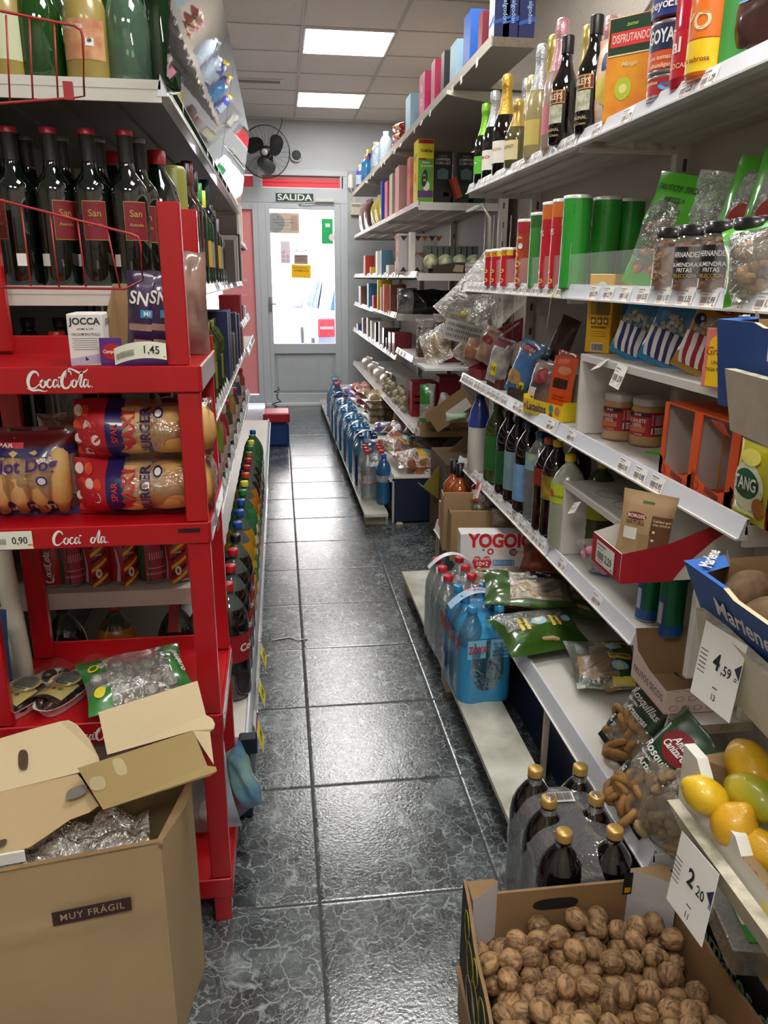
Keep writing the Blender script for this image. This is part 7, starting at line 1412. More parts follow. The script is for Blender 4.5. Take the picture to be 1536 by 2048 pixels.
# ================================================================== left unit, near end: bottles and cans
SL = {1.744: 1.732, 1.356: 1.344, .975: .963, .672: .660, .262: .250}
def lb(u, y, z, prof, body, nm, parts=(), wraps=(), name='bottle', rz=0, x=None): return wrapped(name, prof, body, Matrix.Translation((xu(u, y, z+.1) if x is None else x, y, z)) @ Matrix.Rotation(rz, 4, 'Z'), nm, 'bottle', parts, wraps)
GG = glass('#2f7a2c', .03, .30); GD = glass('#18401c', .03, .5)
FRB = mat('#a9944e', .35, coat=.3)
def big(u, y, body, nm, wraps=(), prof=None, rz=0): return lb(u, y, 1.732, prof or [(0, 0), (.038, 0), (.043, .006), (.043, .105), (.041, .125), (.034, .148), (.023, .172), (.016, .20), (.014, .27), (.016, .275), (.016, .29), (0, .29)], body, nm, (), wraps, 'liqueur_bottle', rz)
big(5, 1.79, FRB, 'frosted liqueur bottle with pale green label at the left edge of the top shelf', [(.043, .03, .11, -.4, 1.0, mat('#c9cfa8', .5), [])])
big(78, 1.80, GG, 'green cider bottle between the two frosted liqueur bottles'); big(110, 1.88, GG, 'green bottle in the second row beside the frosted bottles')
big(172, 1.79, FRB, 'frosted hazelnut liqueur bottle with an orange fruit label', [(.0432, .035, .105, -1.1, 1.0, mat('#b8684c', .5, var=.5, vscale=35, col2='#d8a878'), [('Avellana', .014, WHITE, .092, -.5, .02), ]), (.0438, .058, .072, .1, .45, WHITE, [('*', .02, INK, .064, .28)])])
big(255, 1.80, glass('#8fb89c', .03, .25), 'clear pale green glass bottle right of the hazelnut liqueur'); big(318, 1.83, GD, 'dark green bottle at the aisle edge of the top shelf', prof=pr_wine(.038, .31)); big(225, 1.90, GG, 'green bottle in the second row behind the hazelnut liqueur')
rr = random.Random(8)
tb_ = None
for k in range(9):
    y = 1.95+k*.28; 
    nm = '%s dark bottle along the aisle edge of the top left shelf' % (ORD[k])
    if tb_ is None: tb_ = lb(0, y, 1.732, pr_wine(.04, .31), GD, nm, [('foil', [(.0165, .25), (.0165, .31), (0, .311)], mat('#2a2c2a', .4))], (), 'wine_bottle', 0, -.26)
    else: dup(tb_, Matrix.Translation((-.26, y, 1.732)), nm)
MR = mat('#7c1a26', .5); GDL = mat('#b3964c', .5); RF = mat('#8c1f28', .35, .3); SVF = mat('#6f7074', .35, .6)
def wine(u, y, z, ang, nm, foil=None, lab=True, h=.305, r=.0385, text='San'):
    p = pr_wine(r, h); ws = []
    if lab: ws = [(r, h*.30, h*.55, ang-.62, ang+.62, GDL, []), (r+.0004, h*.305, h*.545, ang-.59, ang+.59, MR, [(text, .019, GDL, h*.47, ang, .01), ('Asensio', .009, GDL, h*.40, ang)]), (r, h*.13, h*.21, ang+.9 if ang < 0 else ang-1.6, ang+1.45 if ang < 0 else ang-1.05, WHITE, [])]
    return lb(u, y, z, p, DG, nm, [('foil', [(.0160, h*.80), (.0150, h*.96), (.0168, h*.975), (.0168, h*.985)], mat('#141416', .45)), ('cap', [(.0170, h*.965), (.0170, h*.998), (.0150, h+.001), (0, h+.001)], foil or RF)], ws, 'wine_bottle')
for i, (u, ang) in enumerate(((40, -.9), (118, .7), (192, .25), (265, .45))): wine(u, 1.79, 1.344, ang, 'red capped wine bottle with maroon label, %s in the front row' % ('leftmost', 'second from left', 'third from left', 'rightmost')[i])
for i, u in enumerate((72, 142, 212, 290)): wine(u, 1.885, 1.344, -1.2+.5*i, 'dark wine bottle with silver capsule, %s in the second row' % ('leftmost', 'second from left', 'third from left', 'rightmost')[i], SVF, i != 0)
wine(5, 1.82, 1.344, .4, 'dark wine bottle cut by the left edge of the picture', None, False)
lb(325, 1.98, 1.344, [(0, 0), (.045, 0), (.05, .01), (.05, .17), (.04, .22), (.02, .25), (.018, .28)], DG, 'round shouldered dark bottle with a bright red cap right of the wines', [('cap', [(.02, .265), (.02, .295), (0, .295)], mat('#a81c24', .4))], (), 'spirit_bottle'); lb(240, 2.02, 1.344, [(0, 0), (.045, 0), (.05, .01), (.05, .17), (.04, .22), (.02, .25), (.018, .28)], DG, 'dark spirit bottle with a red cap behind the wine rows', [('cap', [(.02, .265), (.02, .295), (0, .295)], mat('#a81c24', .4))], (), 'spirit_bottle')
lb(352, 2.12, 1.344, [(0, 0), (.035, 0), (.036, .005), (.036, .27), (.03, .28), (0, .282)], mat('#8c8a3c', .4), 'olive yellow tube shaped bottle right of the red capped one', (), (), 'spirit_bottle')
y = 2.26
for k, (c, h, dy) in enumerate((('#160a0c', .31, 0), ('#3a0c10', .33, .10), ('#0a140c', .32, .21), ('#2c6a2c', .30, .33), ('#14241a', .29, .44), ('#0c1a24', .34, .58), ('#101012', .27, .70), ('#20302a', .26, .81), ('#60666a', .24, .95))):
    body = GG if k == 3 else mat(c, .06, coat=1)
    lb(0, 2.30+dy*1.1, 1.344, pr_wine(.037, h), body, '%s bottle of the wine shelf edge row, %s glass' % (ORD[k], ('black', 'wine red', 'dark green', 'bright green', 'dark', 'blue black with striped cap', 'black', 'grey green', 'clear grey')[k]), [('cap', [(.0160, h*.82), (.0165, h), (0, h)], mat(('#2a1014', '#7c2420', '#101412', '#2f9a3a', '#d8e04c', '#1c3a4a', '#222222', '#333333', '#888888')[k], .4))], [(.037, .05, .13, -1.5, 1.5, mat(('#c9a23c', '#8c8c84', '#3a2c1c')[k % 3], .5), [])] if k > 1 else (), 'wine_bottle', 0, -.245)
def lcart(y, z, w, d, h, c, nm, x=-.26, rz=90, deco=None, name='box'): return carton(name, w, d, h, mat(c, .5), Matrix.Translation((x, y, z)) @ Matrix.Rotation(math.radians(rz), 4, 'Z'), nm, 'box', deco)
lcart(3.55, 1.344, .12, .16, .17, '#4a4038', 'dark box on the wine shelf after the bottles'); lcart(3.80, 1.344, .10, .16, .20, '#8c857c', 'grey box on the wine shelf beyond the dark one'); lcart(4.10, 1.344, .14, .16, .22, '#33251f', 'brown black box on the wine shelf towards the door'); lcart(4.45, 1.344, .12, .14, .14, '#d8a02c', 'yellow box at the door end of the wine shelf')
for i, (y, c, h, w) in enumerate(((5.15, '#4c3a34', .20, .12), (5.4, '#c9c2b4', .26, .08), (5.6, '#e4dccc', .27, .08), (5.85, '#d8c8bc', .25, .12))): lcart(y, 1.588, w, .14, h, c, '%s box on the highest far left shelf, %s' % (('dark brown', 'grey', 'cream', 'pinkish')[i], ('nearest', 'second', 'third', 'closest to the door')[i]), -.31)
for i, (y, c, h, w) in enumerate(((5.0, '#a01c24', .17, .06), (5.12, '#8c1420', .17, .06), (5.35, '#2c2c30', .10, .14), (5.7, '#d8d0c8', .08, .2))): lcart(y, 1.088, w, .13, h, c, '%s on the far left shelf beside the window, %s' % (('red packet', 'dark red packet', 'black tray', 'pale carton')[i], ('nearest', 'second', 'third', 'last')[i]), -.30)
# lower left shelves
def pr_sq(r=.042, h=.25): return [(0, 0), (r*.9, 0), (r, .006), (r, h*.72), (r*.6, h*.84), (.014, h*.9), (.014, h*.94)]
OILC = [('#3c5a1c', 'green'), ('#5a6a24', 'olive'), ('#2c4a1c', 'dark green'), ('#8a7a24', 'golden'), ('#33511c', 'bottle green'), ('#3f3020', 'brown')]
for k in range(14):
    c, w = OILC[k % 6]; y = 1.80+k*.098
    wrapped('oil_bottle', pr_sq(.043, .25), glass(c, .04, .45), Matrix.Translation((-.255, y, .963)) @ Matrix.Rotation(.78, 4, 'Z'), '%s oil bottle, place %s from the near end of the oil shelf' % (w, NUM[k]), 'bottle', [('cap', [(.016, .225), (.016, .25), (0, .25)], mat('#1c2a1c' if k % 2 else '#8c8a2c', .4))], [(.0432, .04, .13, -PI, PI, mat('#16261c' if k % 3 else '#7a7a2c', .5), [])], 10)
for i, (u, c) in enumerate(((78, '#161c3c'), (140, '#161c30'), (132, '#b8241c'), (30, '#1c1c1c'), (210, '#1c1c1c'))):
    lb(u, 1.82 if c == '#b8241c' else 1.90, .963, pr_pet(.042, .285 if i == 2 else .31), COLA if i != 2 else glass('#8a8a84', .04, .3), 'bottle behind the upper tray of the red stand with a %s cap, %s' % (('navy', 'navy', 'bright red', 'black', 'black')[i], ('leftmost', 'second', 'clear one', 'far left', 'right')[i]), [('cap', pr_cap(.285 if i == 2 else .31, .017, .02), mat(c, .4))], (), 'soft_drink_bottle')
for i, (y, c, h, w) in enumerate(((3.25, '#1c2850', .27, .10), (3.38, '#1c2850', .27, .10), (3.60, '#3c342c', .16, .16), (3.85, '#20283c', .24, .12), (4.15, '#1c2444', .22, .12), (4.45, '#5a3024', .14, .16))): lcart(y, .963, w, .17, h, c, '%s on the oil shelf beyond the bottles, %s' % (('navy blue box', 'second navy blue box', 'dark brown box', 'slate box', 'blue black box', 'rust brown box')[i], ('nearest', 'next', 'third', 'fourth', 'fifth', 'last')[i]), -.29)
def colacan(x, y, z, kind, nm, ang=0, h=.115, r=.033):
    s = mat('#b8babd', .3, .85); rd = mat('#b3152a', .3, coat=.5)
    col = {'coke': rd, 'fest': rd, 'green': mat('#14502c', .3, coat=.5), 'orange': mat('#c86a2c', .35, coat=.4)}[kind]
    o = wrapped('drink_can', [(0, .002), (r*.75, 0), (r, .010), (r, h-.014), (r*.82, h-.002), (r*.85, h), (r*.78, h-.004), (0, h-.005)], [s, s, col, col, s, s, s], Matrix.Translation((x, y, z)) @ Matrix.Rotation(ang, 4, 'Z'), nm, 'can', (), (), 22)
    mb = MB()
    if kind == 'fest':
        for k in range(6):
            z0 = .004+k*.019; c_ = mat('#e3bf1c', .4) if k % 2 == 0 else mat('#3a1414', .5); mb.add([cyl(r, 0)(a, z0+a*.75, .0008) for a in (-.008, .004, .016, .028)]+[cyl(r, 0)(a, z0+.009+a*.75, .0008) for a in (.028, .016, .004, -.008)], [(0, 1, 6, 7), (1, 2, 5, 6), (2, 3, 4, 5)], c_)
        mb.add([cyl(r, .0)(*q, .0012) for q in [(-.028, .012), (-.018, .012), (-.016, .05), (-.022, .09), (-.028, .10), (-.022, .05)]], [(0, 1, 2, 5), (5, 2, 3, 4)], mat('#c9b4bc', .4)); mb.shape(([(math.cos(a)*.007, math.sin(a)*.012) for a in [q*PI/6 for q in range(12)]], [tuple(range(12))]), WHITE, None, 1, .008, .035, .0016, cyl(r)); mb.shape(([(math.cos(a)*.003, math.sin(a)*.006) for a in [q*PI/6 for q in range(12)]], [tuple(range(12))]), rd, None, 1, .008, .035, .0020, cyl(r))
        mb.text('Coca', .008, WHITE, None, .008, .082, .0018, fn=cyl(r), shear=.3)
    elif kind == 'coke': V, F_ = CCS; s_ = .08/3.9; V = [(-(b*s_-.009), a*s_+.017) for a, b in V]; mb.add([cyl(r)(a, b, .0012) for a, b in V], F_, WHITE)
    elif kind == 'green': mb.wrap(r, .012, .10, mat('#b3324a', .4), -.35, 1.2, 12, .0008); mb.text('|||||||', .020, mat('#e0b0b4', .5), None, .016, .075, .0014, fn=cyl(r)); mb.text('------', .022, mat('#e0b0b4', .5), None, .016, .045, .0014, fn=cyl(r)); mb.text('======', .014, mat('#e0b0b4', .5), None, .014, .028, .0014, fn=cyl(r)); mb.wrap(r, .07, .095, mat('#5a5a5c', .5), 1.0, 1.35, 12, .001)
    else: mb.wrap(r, .012, .10, mat('#d87a3c', .4), -.5, 1.2, 12, .0008); mb.text('ORANGE', .014, WHITE, None, .004, .06, .0014, fn=cyl(r), rot=PI/2)
    mb.build('print', o); return o
for i, (u, k, a) in enumerate(((108, 'coke', -.2), (143, 'green', .1), (196, 'fest', 0), (250, 'fest', .35), (305, 'green', 0), (358, 'fest', -.2))):
    colacan(xu(u, 1.80, .71), 1.80, .660, k, 'red soft drink can %s, seen through the stand' % ('with upright white script', 'with a green side, left one', 'with yellow stripes, leftmost striped one', 'with yellow stripes, middle striped one', 'with a green side, right one', 'with yellow stripes, rightmost striped one')[i], a)
for i in range(7):
    colacan(-.245, 1.90+.072*i, .660, 'orange', 'orange drink can at the aisle edge of the can shelf, %s, lower layer' % ORD[i], 1.2)
    if i < 6: colacan(-.245, 1.93+.072*i, .776, 'orange', 'orange drink can at the aisle edge of the can shelf, %s, upper layer' % ORD[i], 1.0)
for i, (y, c, h, nm) in enumerate(((2.50, '#8c1c28', .20, 'red'), (2.62, '#8c1c28', .20, 'red'), (2.78, '#6a7a1c', .26, 'olive green'), (2.92, '#a8242c', .22, 'bright red'), (3.10, '#7c1c24', .22, 'dark red'), (3.35, '#3a3420', .2, 'brown'), (3.6, '#8c6a2c', .22, 'amber'), (3.9, '#4a2430', .18, 'plum'), (4.2, '#2c3a5a', .2, 'blue'), (4.6, '#8a3a2c', .2, 'brick red'))):
    wrapped('jar', [(0, 0), (.04, 0), (.043, .006), (.043, h*.7), (.034, h*.82), (.03, h*.86)], mat(c, .1, coat=1), Matrix.Translation((-.255, y, .660)), '%s jar on the can shelf beyond the orange cans, %s' % (nm, ORD[i]), 'jar', [('lid', [(.032, h*.85), (.034, h*.88), (.034, h), (0, h)], mat('#a8222c' if i % 2 else '#b8b4a8', .4))], [(.0432, .03, .10, -1.5, 2.5, mat('#c8b8a8', .5, var=.6, vscale=30), [])])
# base shelf: large bottles along the aisle
BB = [('cola', '#150a08', '#b01c24', 'cola bottle with a red label'), ('cola', '#150a08', '#b01c24', 'cola bottle with a red label'), ('cola', '#150a08', '#1c1416', 'cola bottle with a black cap'), ('or', '#e0a51c', '#1c4a9c', 'yellow soda bottle with a blue cap'), ('or', '#c8c43c', '#b8202c', 'pale yellow soda bottle with a red cap'), ('gr', '#3f8a5a', '#1c4a9c', 'green soda bottle with a blue cap'), ('gr', '#4a9a5c', '#1c7a3c', 'green soda bottle with a green cap'), ('or', '#e0901c', '#d8d03c', 'orange soda bottle with a yellow cap'), ('or', '#e0951c', '#c8401c', 'orange soda bottle with an orange cap'), ('cola', '#1a0c08', '#b01c24', 'dark soda bottle with a red cap'), ('cola', '#1a0c08', '#8c5a2c', 'dark soda bottle with a brown cap'), ('gr', '#2f6a3c', '#2c6a2c', 'dark green soda bottle with a green cap'), ('gr', '#3f7a4c', '#d8d03c', 'green soda bottle with a yellow cap')]
def bigpet(x, y, k, nm, h=.335, r=.052, ang=1.1):
    kind, c, cc, _ = BB[k]; top = CLP; body = mat(c, .08, coat=1) if kind == 'cola' else glass(c, .05, .5)
    p = pr_pet(r, h, .012, .3); n = len(p)-1; zz = h*.74; cols = [body if p[i][1] < zz else glass('#8a9a90' if kind != 'gr' else '#5aa070', .04, .25) for i in range(n)]
    ws = [(r*1.003, h*.36, h*.60, -PI, PI, mat('#9c1622' if kind == 'cola' else '#d8b81c' if kind == 'or' else '#e4e0c8', .4), [('Cola' if kind == 'cola' else 'LIMON' if kind == 'or' else 'soda', .030, WHITE if kind == 'cola' else INK, h*.48, ang, .03)])]
    return wrapped('soda_bottle', p, cols, Matrix.Translation((x, y, .250)), nm, 'bottle', [('cap', pr_cap(h, .016, .02), mat(cc, .4))], ws, 20)
seq = [0, 1, 0, 2, 3, 3, 5, 6, 7, 8, 9, 9, 10, 11, 12, 11, 5]
for i, k in enumerate(seq): bigpet(-.160, 1.95+i*.135, k, '%s, number %s of the left floor row' % (BB[k][3], NUM[i]))
o = bigpet(-.285, 1.86, 0, 'cola bottle with a red hang tag behind the lower tray of the red stand'); MB().add([(-.012, -.020, .335), (.012, -.020, .335), (.008, -.046, .262), (-.016, -.046, .262)], [(0, 1, 2, 3)], mat('#a81c24', .5)).build('hang_tag', o)
bigpet(-.435, 1.86, 8, 'orange soda bottle standing in the dark behind the red stand')
bigpet(-.22, 1.86, 0, 'cola bottle at the corner of the floor level shelf, behind the red stand'); bigpet(-.56, 1.86, 2, 'cola bottle in the dark at the left end behind the red stand')
# yellow price cards on the base rail, and dirt
for i, (y, p) in enumerate(((1.80, '1,99'), (2.02, '1,95'), (2.25, '1,90'))):
    mb = MB(); T = SIDE(-.088, y, .225, 1) @ Matrix.Rotation(-.25, 4, 'X'); mb.box((0, 0, 0), (.075, .09, .0006), PAPER, T=T); mb.quad(.073, .05, YEL, T @ TR(0, -.018, .0006)); mb.text(p, .026, INK, T, 0, -.018, .0012, bold=.03); mb.quad(.073, .012, mat('#b8444c', .5), T @ TR(0, .020, .0006)); mb.build('price_card', label='yellow and white price card on the left base shelf, %s to the camera' % ('nearest', 'second nearest', 'third nearest')[i], cat='price card')
# red basket and wire thing near the door
kb = empty('shopping_basket', Matrix.Translation((-.05, 6.55, 0)), 'blue and red shopping basket on the floor near the door', 'basket')
MB().box((0, 0, .10), (.20, .26, .20), mat('#1c3f7c', .4), .02).build('lower_basket', kb); MB().box((0, 0, .245), (.22, .28, .08), mat('#b8202c', .4), .01).build('upper_basket', kb)
mb = MB(); rr = random.Random(3); mb.tube([(-.06+.05*rr.uniform(-1, 1), 8.2+.05*rr.uniform(-1, 1), .03+.22*i/14) for i in range(15)], .006, BLACK, 5); mb.build('cable_bundle', label='tangled black cable hanging near the floor by the door frame', cat='cable')
mb = MB(); mb.tube([(-.07, 2.78, .003), (.0, 2.80, .003), (.03, 2.77, .004), (.07, 2.775, .003)], .003, WHITE, 5); mb.build('string', label='short white string lying on the floor at the left shelf', cat='string')

# ================================================================== long top shelf and far right unit
TZS = 2.171
def tbox(u, x, z, w, d, h, c, nm, deco=None, rz=-90, y=None, name='box', cat='box'): 
    y = min(8.12, yu(u, x, z+h/2)) if y is None else y
    return carton(name, w, d, h, c if not isinstance(c, str) else mat(c, .5), AT(x, y, z, rz), nm, cat, deco)
def alg(mb, Fc):
    for f in ('f', 'r', 'l'): T = Fc(f); mb.text('algodon', .022, mat('#9ab8e0', .5), T, .01, .01, .001, rot=-PI/2); mb.poly([(-.03, -.03), (.03, -.015), (.03, -.0), (-.03, -.02)], mat('#2f56a8', .5), T, .0006)
NB = mat('#1a2458', .5)
for i, (u, x) in enumerate(((1005, .80), (1021, .83), (1053, .89))):
    tbox(u, x, TZS, .075, .055, .14, {'': NB, '-y': mat('#c9d4e0', .5)} if i == 0 else NB, 'navy cotton box lettered algodon, %s, on the long top shelf' % ('with a pale side', 'middle one', 'rightmost')[i], alg, -90, y=3.02+.0*i)
for i, (u, w, h, c, nm) in enumerate(((948, .12, .19, '#1f57b0', 'bright blue box'), (976, .06, .13, '#7c2434', 'wine red box'), (920, .13, .15, '#8fb4cc', 'pale blue grey box'), (898, .07, .17, '#1c1e22', 'black box'), (878, .10, .19, '#c01c54', 'crimson box'), (855, .16, .20, '#d8286c', 'pink box with white print'), (826, .17, .19, '#a8d4ea', 'sky blue box'))):
    tbox(u, .80, TZS, w, .06, h, c, '%s on the long top shelf' % nm, (lambda mb, Fc: [mb.disc(.018, WHITE, Fc('f') @ TR(0, .03), .001, 12), mb.quad(.06, .008, WHITE, Fc('f') @ TR(0, -.02)), mb.quad(.05, .006, WHITE, Fc('f') @ TR(0, -.04))]) if 'pink' in nm else None)
for i, (z, sd_) in enumerate(((0, 1), (.055, 2), (.11, 3))):
    y = yu(800, .83, 2.25); bag('red_packet', .20, .055, .12, mat('#c4202c', .3, coat=.6, var=.15, vscale=10), AT(.84, y, TZS+z, -90), 'red plastic packet with cream end, %s of the stack of three on the top shelf' % ('bottom', 'middle', 'top')[i], 'packet', [('q', .075, .028, .03, .04, CREAM)], sd_, nz=.008)
JUG = film('#c9d4e4', .45, .08, .5, .2, 25)
for i, (u, x, z, h, c, cc, nm) in enumerate(((722, .80, 0, .20, '#3a3f9c', '#e8d81c', 'blue bottle with yellow cap, closest to the door'), (738, .82, .0, .26, '#2f34a0', '#e8d81c', 'tall blue bottle with yellow cap'), (752, .84, 0, .27, '#2f3aa0', '#e8d81c', 'second tall blue bottle with yellow cap'), (733, .79, 0, .20, '#2f8fd8', '#d8803c', 'bright blue bottle with an orange cap'), (755, .80, 0, .20, '#9aa8c0', '#b8c0cc', 'translucent jug with pale label'), (772, .82, 0, .22, '#b0c0d8', '#b8c0cc', 'translucent jug beside the red packets'))):
    y = yu(u, x, TZS+.1); wrapped('cleaner_bottle', [(0, 0), (.04, 0), (.045, .008), (.045, h*.7), (.03, h*.84), (.016, h*.9)], mat(c, .3, coat=.5, var=.2, vscale=15), AT(x, y, TZS, -80), '%s on the long top shelf' % nm, 'bottle', [('cap', [(.02, h*.88), (.022, h), (0, h)], mat(cc, .4))], [(.0452, h*.15, h*.55, -1.3, 1.3, mat('#b8ccdc' if i != 3 else '#5ab0e8', .5, var=.4, vscale=40), [])], 16)
# shelf T2 (z 1.763)
z2 = 1.763
def cola_cao(mb, Fc):
    T = Fc('f'); w = .085; mb.quad(.084, .22, mat('#5a9a2c', .5), T @ TR(0, -.045), .0006); mb.quad(.086, .035, mat('#5c2a6c', .5), T @ TR(0, -.115), .0010); mb.quad(.084, .02, mat('#b0202c', .5), T @ TR(0, .15), .0008)
    mb.text('ColaCao', .022, mat('#2a1a14', .5), T, .004, .105, .0014, bold=.03, fit=.065); mb.quad(.04, .010, mat('#8c2420', .5), T @ TR(-.018, .062), .0012); mb.text('Pulsera', .014, WHITE, T, .0, .045, .0014, shear=.2, bold=.02); mb.text('de Actividad', .013, WHITE, T, .005, .028, .0014, shear=.2, bold=.02)
    mb.disc(.024, WHITE, T @ TR(.006, -.075) @ Matrix.Rotation(-.15, 4, 'Z'), .0014, 20, .75); mb.disc(.045, mat('#1a1a1e', .4), T @ TR(-.006, -.035) @ Matrix.Rotation(-.12, 4, 'Z'), .0020, 20, .36); mb.text('10', .016, mat('#9ad0e8', .5), T, -.008, -.020, .0026, bold=.02); mb.text('23', .016, mat('#e8d83c', .5), T, -.006, -.045, .0026, bold=.02)
    T = Fc('l'); mb.text('ColaCao', .024, mat('#2a3a9c', .5), T, 0, .08, .001, bold=.03, rot=.3, fit=.09); mb.disc(.03, mat('#e8a03c', .5), T @ TR(0, -.03), .001, 14); mb.disc(.02, WHITE, T @ TR(.01, -.07), .0014, 12)
yc = 4.53
carton('cocoa_box', .090, .135, .325, {'': mat('#e8dc24', .45), '+z': mat('#b0202c', .5)}, Matrix.Translation((.822, yc+.07, z2)), 'tall yellow and green cocoa box lettered ColaCao with a white activity band', 'box', cola_cao)
carton('cocoa_box', .08, .11, .27, mat('#d8a03c', .45, var=.5, vscale=14, col2='#d84c7c'), Matrix.Translation((.815, yc+.30, z2)), 'orange and pink cocoa box behind the tall yellow one', 'box', lambda mb, Fc: mb.text('ColaCao', .02, mat('#2a3a9c', .5), Fc('l'), 0, .06, .001, rot=.3))
def lam(mb, Fc):
    T = Fc('f'); mb.text('PUZZLE', .013, mat('#a89c78', .5), T, 0, .062, .001); mb.text('LÁMPARA', .019, mat('#d8d4cc', .5), T, 0, .045, .001, bold=.02, fit=.082); mb.text('CUBO LED', .019, mat('#d8d4cc', .5), T, 0, .026, .001, bold=.02, fit=.085); mb.poly([(-.03, -.055), (.03, -.055), (.032, -.01), (.0, .002), (-.032, -.01)], mat('#5a7880', .5), T, .001)
for i, (x, nm) in enumerate(((.925, 'left'), (1.06, 'right'))): carton('lamp_box', .105, .10, .17, mat('#1c2026', .5), Matrix.Translation((x, 4.62, z2+.10)), 'black box lettered LAMPARA CUBO LED, %s one' % nm, 'box', lam)
for i, (x, z, c, w, h, nm) in enumerate(((.925, 0, '#1c1c20', .12, .10, 'black box under the left lamp box'), (1.055, .035, '#244a2c', .13, .065, 'dark green box under the right lamp box'), (1.07, 0, '#1c3a24', .20, .034, 'flat green box with red corner, lowest of the stack'))): carton('game_box', w, .12, h, mat(c, .5), Matrix.Translation((x, 4.62, z2+z)), nm, 'box', lambda mb, Fc: mb.quad(.03, .02, mat('#c83c3c', .5), Fc('f') @ TR(.02, 0)))
MB().box((0, 0, 0), (.03, .10, .11), mat('#c44a30', .5)).build('red_strap_box', None, Matrix.Translation((.992, 4.545, z2+.08)) @ Matrix.Rotation(-.35, 4, 'Y'), 'orange red cardboard strip leaning between the lamp boxes', 'box')
for i, (u, w, h, c, nm, kind) in enumerate(((724, .12, .27, '#8c7068', 'pink brown packet', 'b'), (735, .14, .27, '#5c3430', 'brown chocolate packet', 'b'), (748, .10, .22, '#d8c81c', 'yellow bag', 'b'), (756, .10, .24, '#d0c01c', 'second yellow bag', 'b'), (766, .08, .27, '#c9ccd4', 'white and blue bag', 'b'), (773, .05, .28, '#2c3f9c', 'blue carton', 'c'), (783, .10, .25, '#c8687c', 'pink box', 'c'), (793, .10, .27, '#b8b09c', 'grey beige box', 'c'), (806, .12, .28, '#cf9a94', 'dusty pink box', 'c'))):
    y = yu(u, .81, z2+.1)
    if kind == 'b': bag('packet', w*1.6, h, .08, mat(c, .3, coat=.6, var=.35, vscale=12), AT(.83, y, z2, -80), '%s towards the door end of the second highest far shelf' % nm, 'packet', [], i)
    else: tbox(u, .815, z2, w*1.4, .08, h, c, '%s towards the door end of the second highest far shelf' % nm)
# shelf T3 (z 1.39)
z3 = 1.390
def digi(mb, Fc):
    for f in ('f', 'l'):
        T = Fc(f); mb.text('Digestive', .05, mat('#a83c2c', .5), T, .03 if f == 'f' else 0, .0, .001, bold=.02, shear=.2, fit=.16)
        for k in range(6):
            for s in (-1, 1): mb.poly([(-.11+k*.044, s*.105), (-.066+k*.044, s*.105), (-.088+k*.044, s*.075)], mat('#33302e' if (k+s) % 2 else '#c8522c', .5), T, .001)
tbox(0, .86, z3, .24, .12, .235, {'': mat('#c9c4c0', .5), '-x': mat('#c4704c', .5)}, 'white biscuit carton with red lettering and triangle border', digi, 0, y=5.02, name='biscuit_carton')
bt = MB(); w, d = .34, .14
bt.box((0, 0, .002), (w, d, .004), mat('#3a2c22', .6)); bt.add([(-w/2, -d/2, 0), (w/2, -d/2, 0), (w/2, -d/2, .062), (-w*.12, -d/2, .062), (-w/2, -d/2, .040)], [(0, 1, 2, 3, 4)], mat('#3f3026', .6)); bt.box((0, d/2, .04), (w, .003, .08), mat('#3a2c22', .6))
T = FACE(w, d+.002, .06); bt.text('CARRETILLA', .020, mat('#c9bfa8', .5), T, .075, .016, .001, bold=.02, fit=.12); bt.text('COMO ES', .020, mat('#c9bfa8', .5), T, .062, -.006, .001, bold=.02, fit=.095); bt.poly([(-.055, -.018), (-.04, .02), (.01, .016), (.004, -.022)], mat('#a89a7c', .5), T, .001)
bt.build('display_tray', None, Matrix.Translation((1.045, 4.60, z3)), 'dark brown tray lettered CARRETILLA COMO ES at the near end of the third far shelf', 'display box')
for i in range(9): tbox(0, .90+i*.036, z3+.005, .030, .10, .155, mat('#5c6460', .5, var=.4, vscale=30, col2='#8a938c'), 'grey ready meal pack standing on edge in a row, %s from the left' % ORD[i].replace('nearest', 'first'), None, 0, y=4.85, name='meal_pack')
for i in range(4): o = MB(); o.lathe([(0, 0), (.04, .004), (.048, .02), (.03, .05), (0, .055)], mat(('#2f6a5c', '#3f7fa0', '#5a9ab0', '#2f6a8c')[i], .3, coat=.5, var=.5, vscale=25, col2='#d8d4a0'), 14); o.build('foil_bowl', None, Matrix.Translation((.885+i*.085, 4.66, z3+.055)) @ Matrix.Rotation(.9, 4, 'X'), '%s ready meal bowl pack leaning behind the dark brown tray' % ('green', 'blue', 'pale blue', 'deep blue')[i], 'bowl')
tbox(0, .80, z3, .03, .08, .235, '#dcd8d0', 'tall white leaflet box beside the biscuit carton', None, 0, y=4.82)
for i, (u, w, h, c, nm) in enumerate(((738, .14, .16, '#b8322c', 'red carton'), (728, .10, .15, '#8c4a2c', 'brown carton'), (750, .06, .06, '#c8a43c', 'small yellow box'), (763, .10, .17, '#e4e0d8', 'white carton'), (772, .10, .17, '#55809c', 'slate blue carton'), (786, .14, .06, '#c9bfb4', 'low pale tray'), (805, .16, .08, '#a89c90', 'low grey tray'))): tbox(u, .80 if i != 1 else .9, z3, w, .08, h, c, '%s on the third far shelf near the door' % nm)
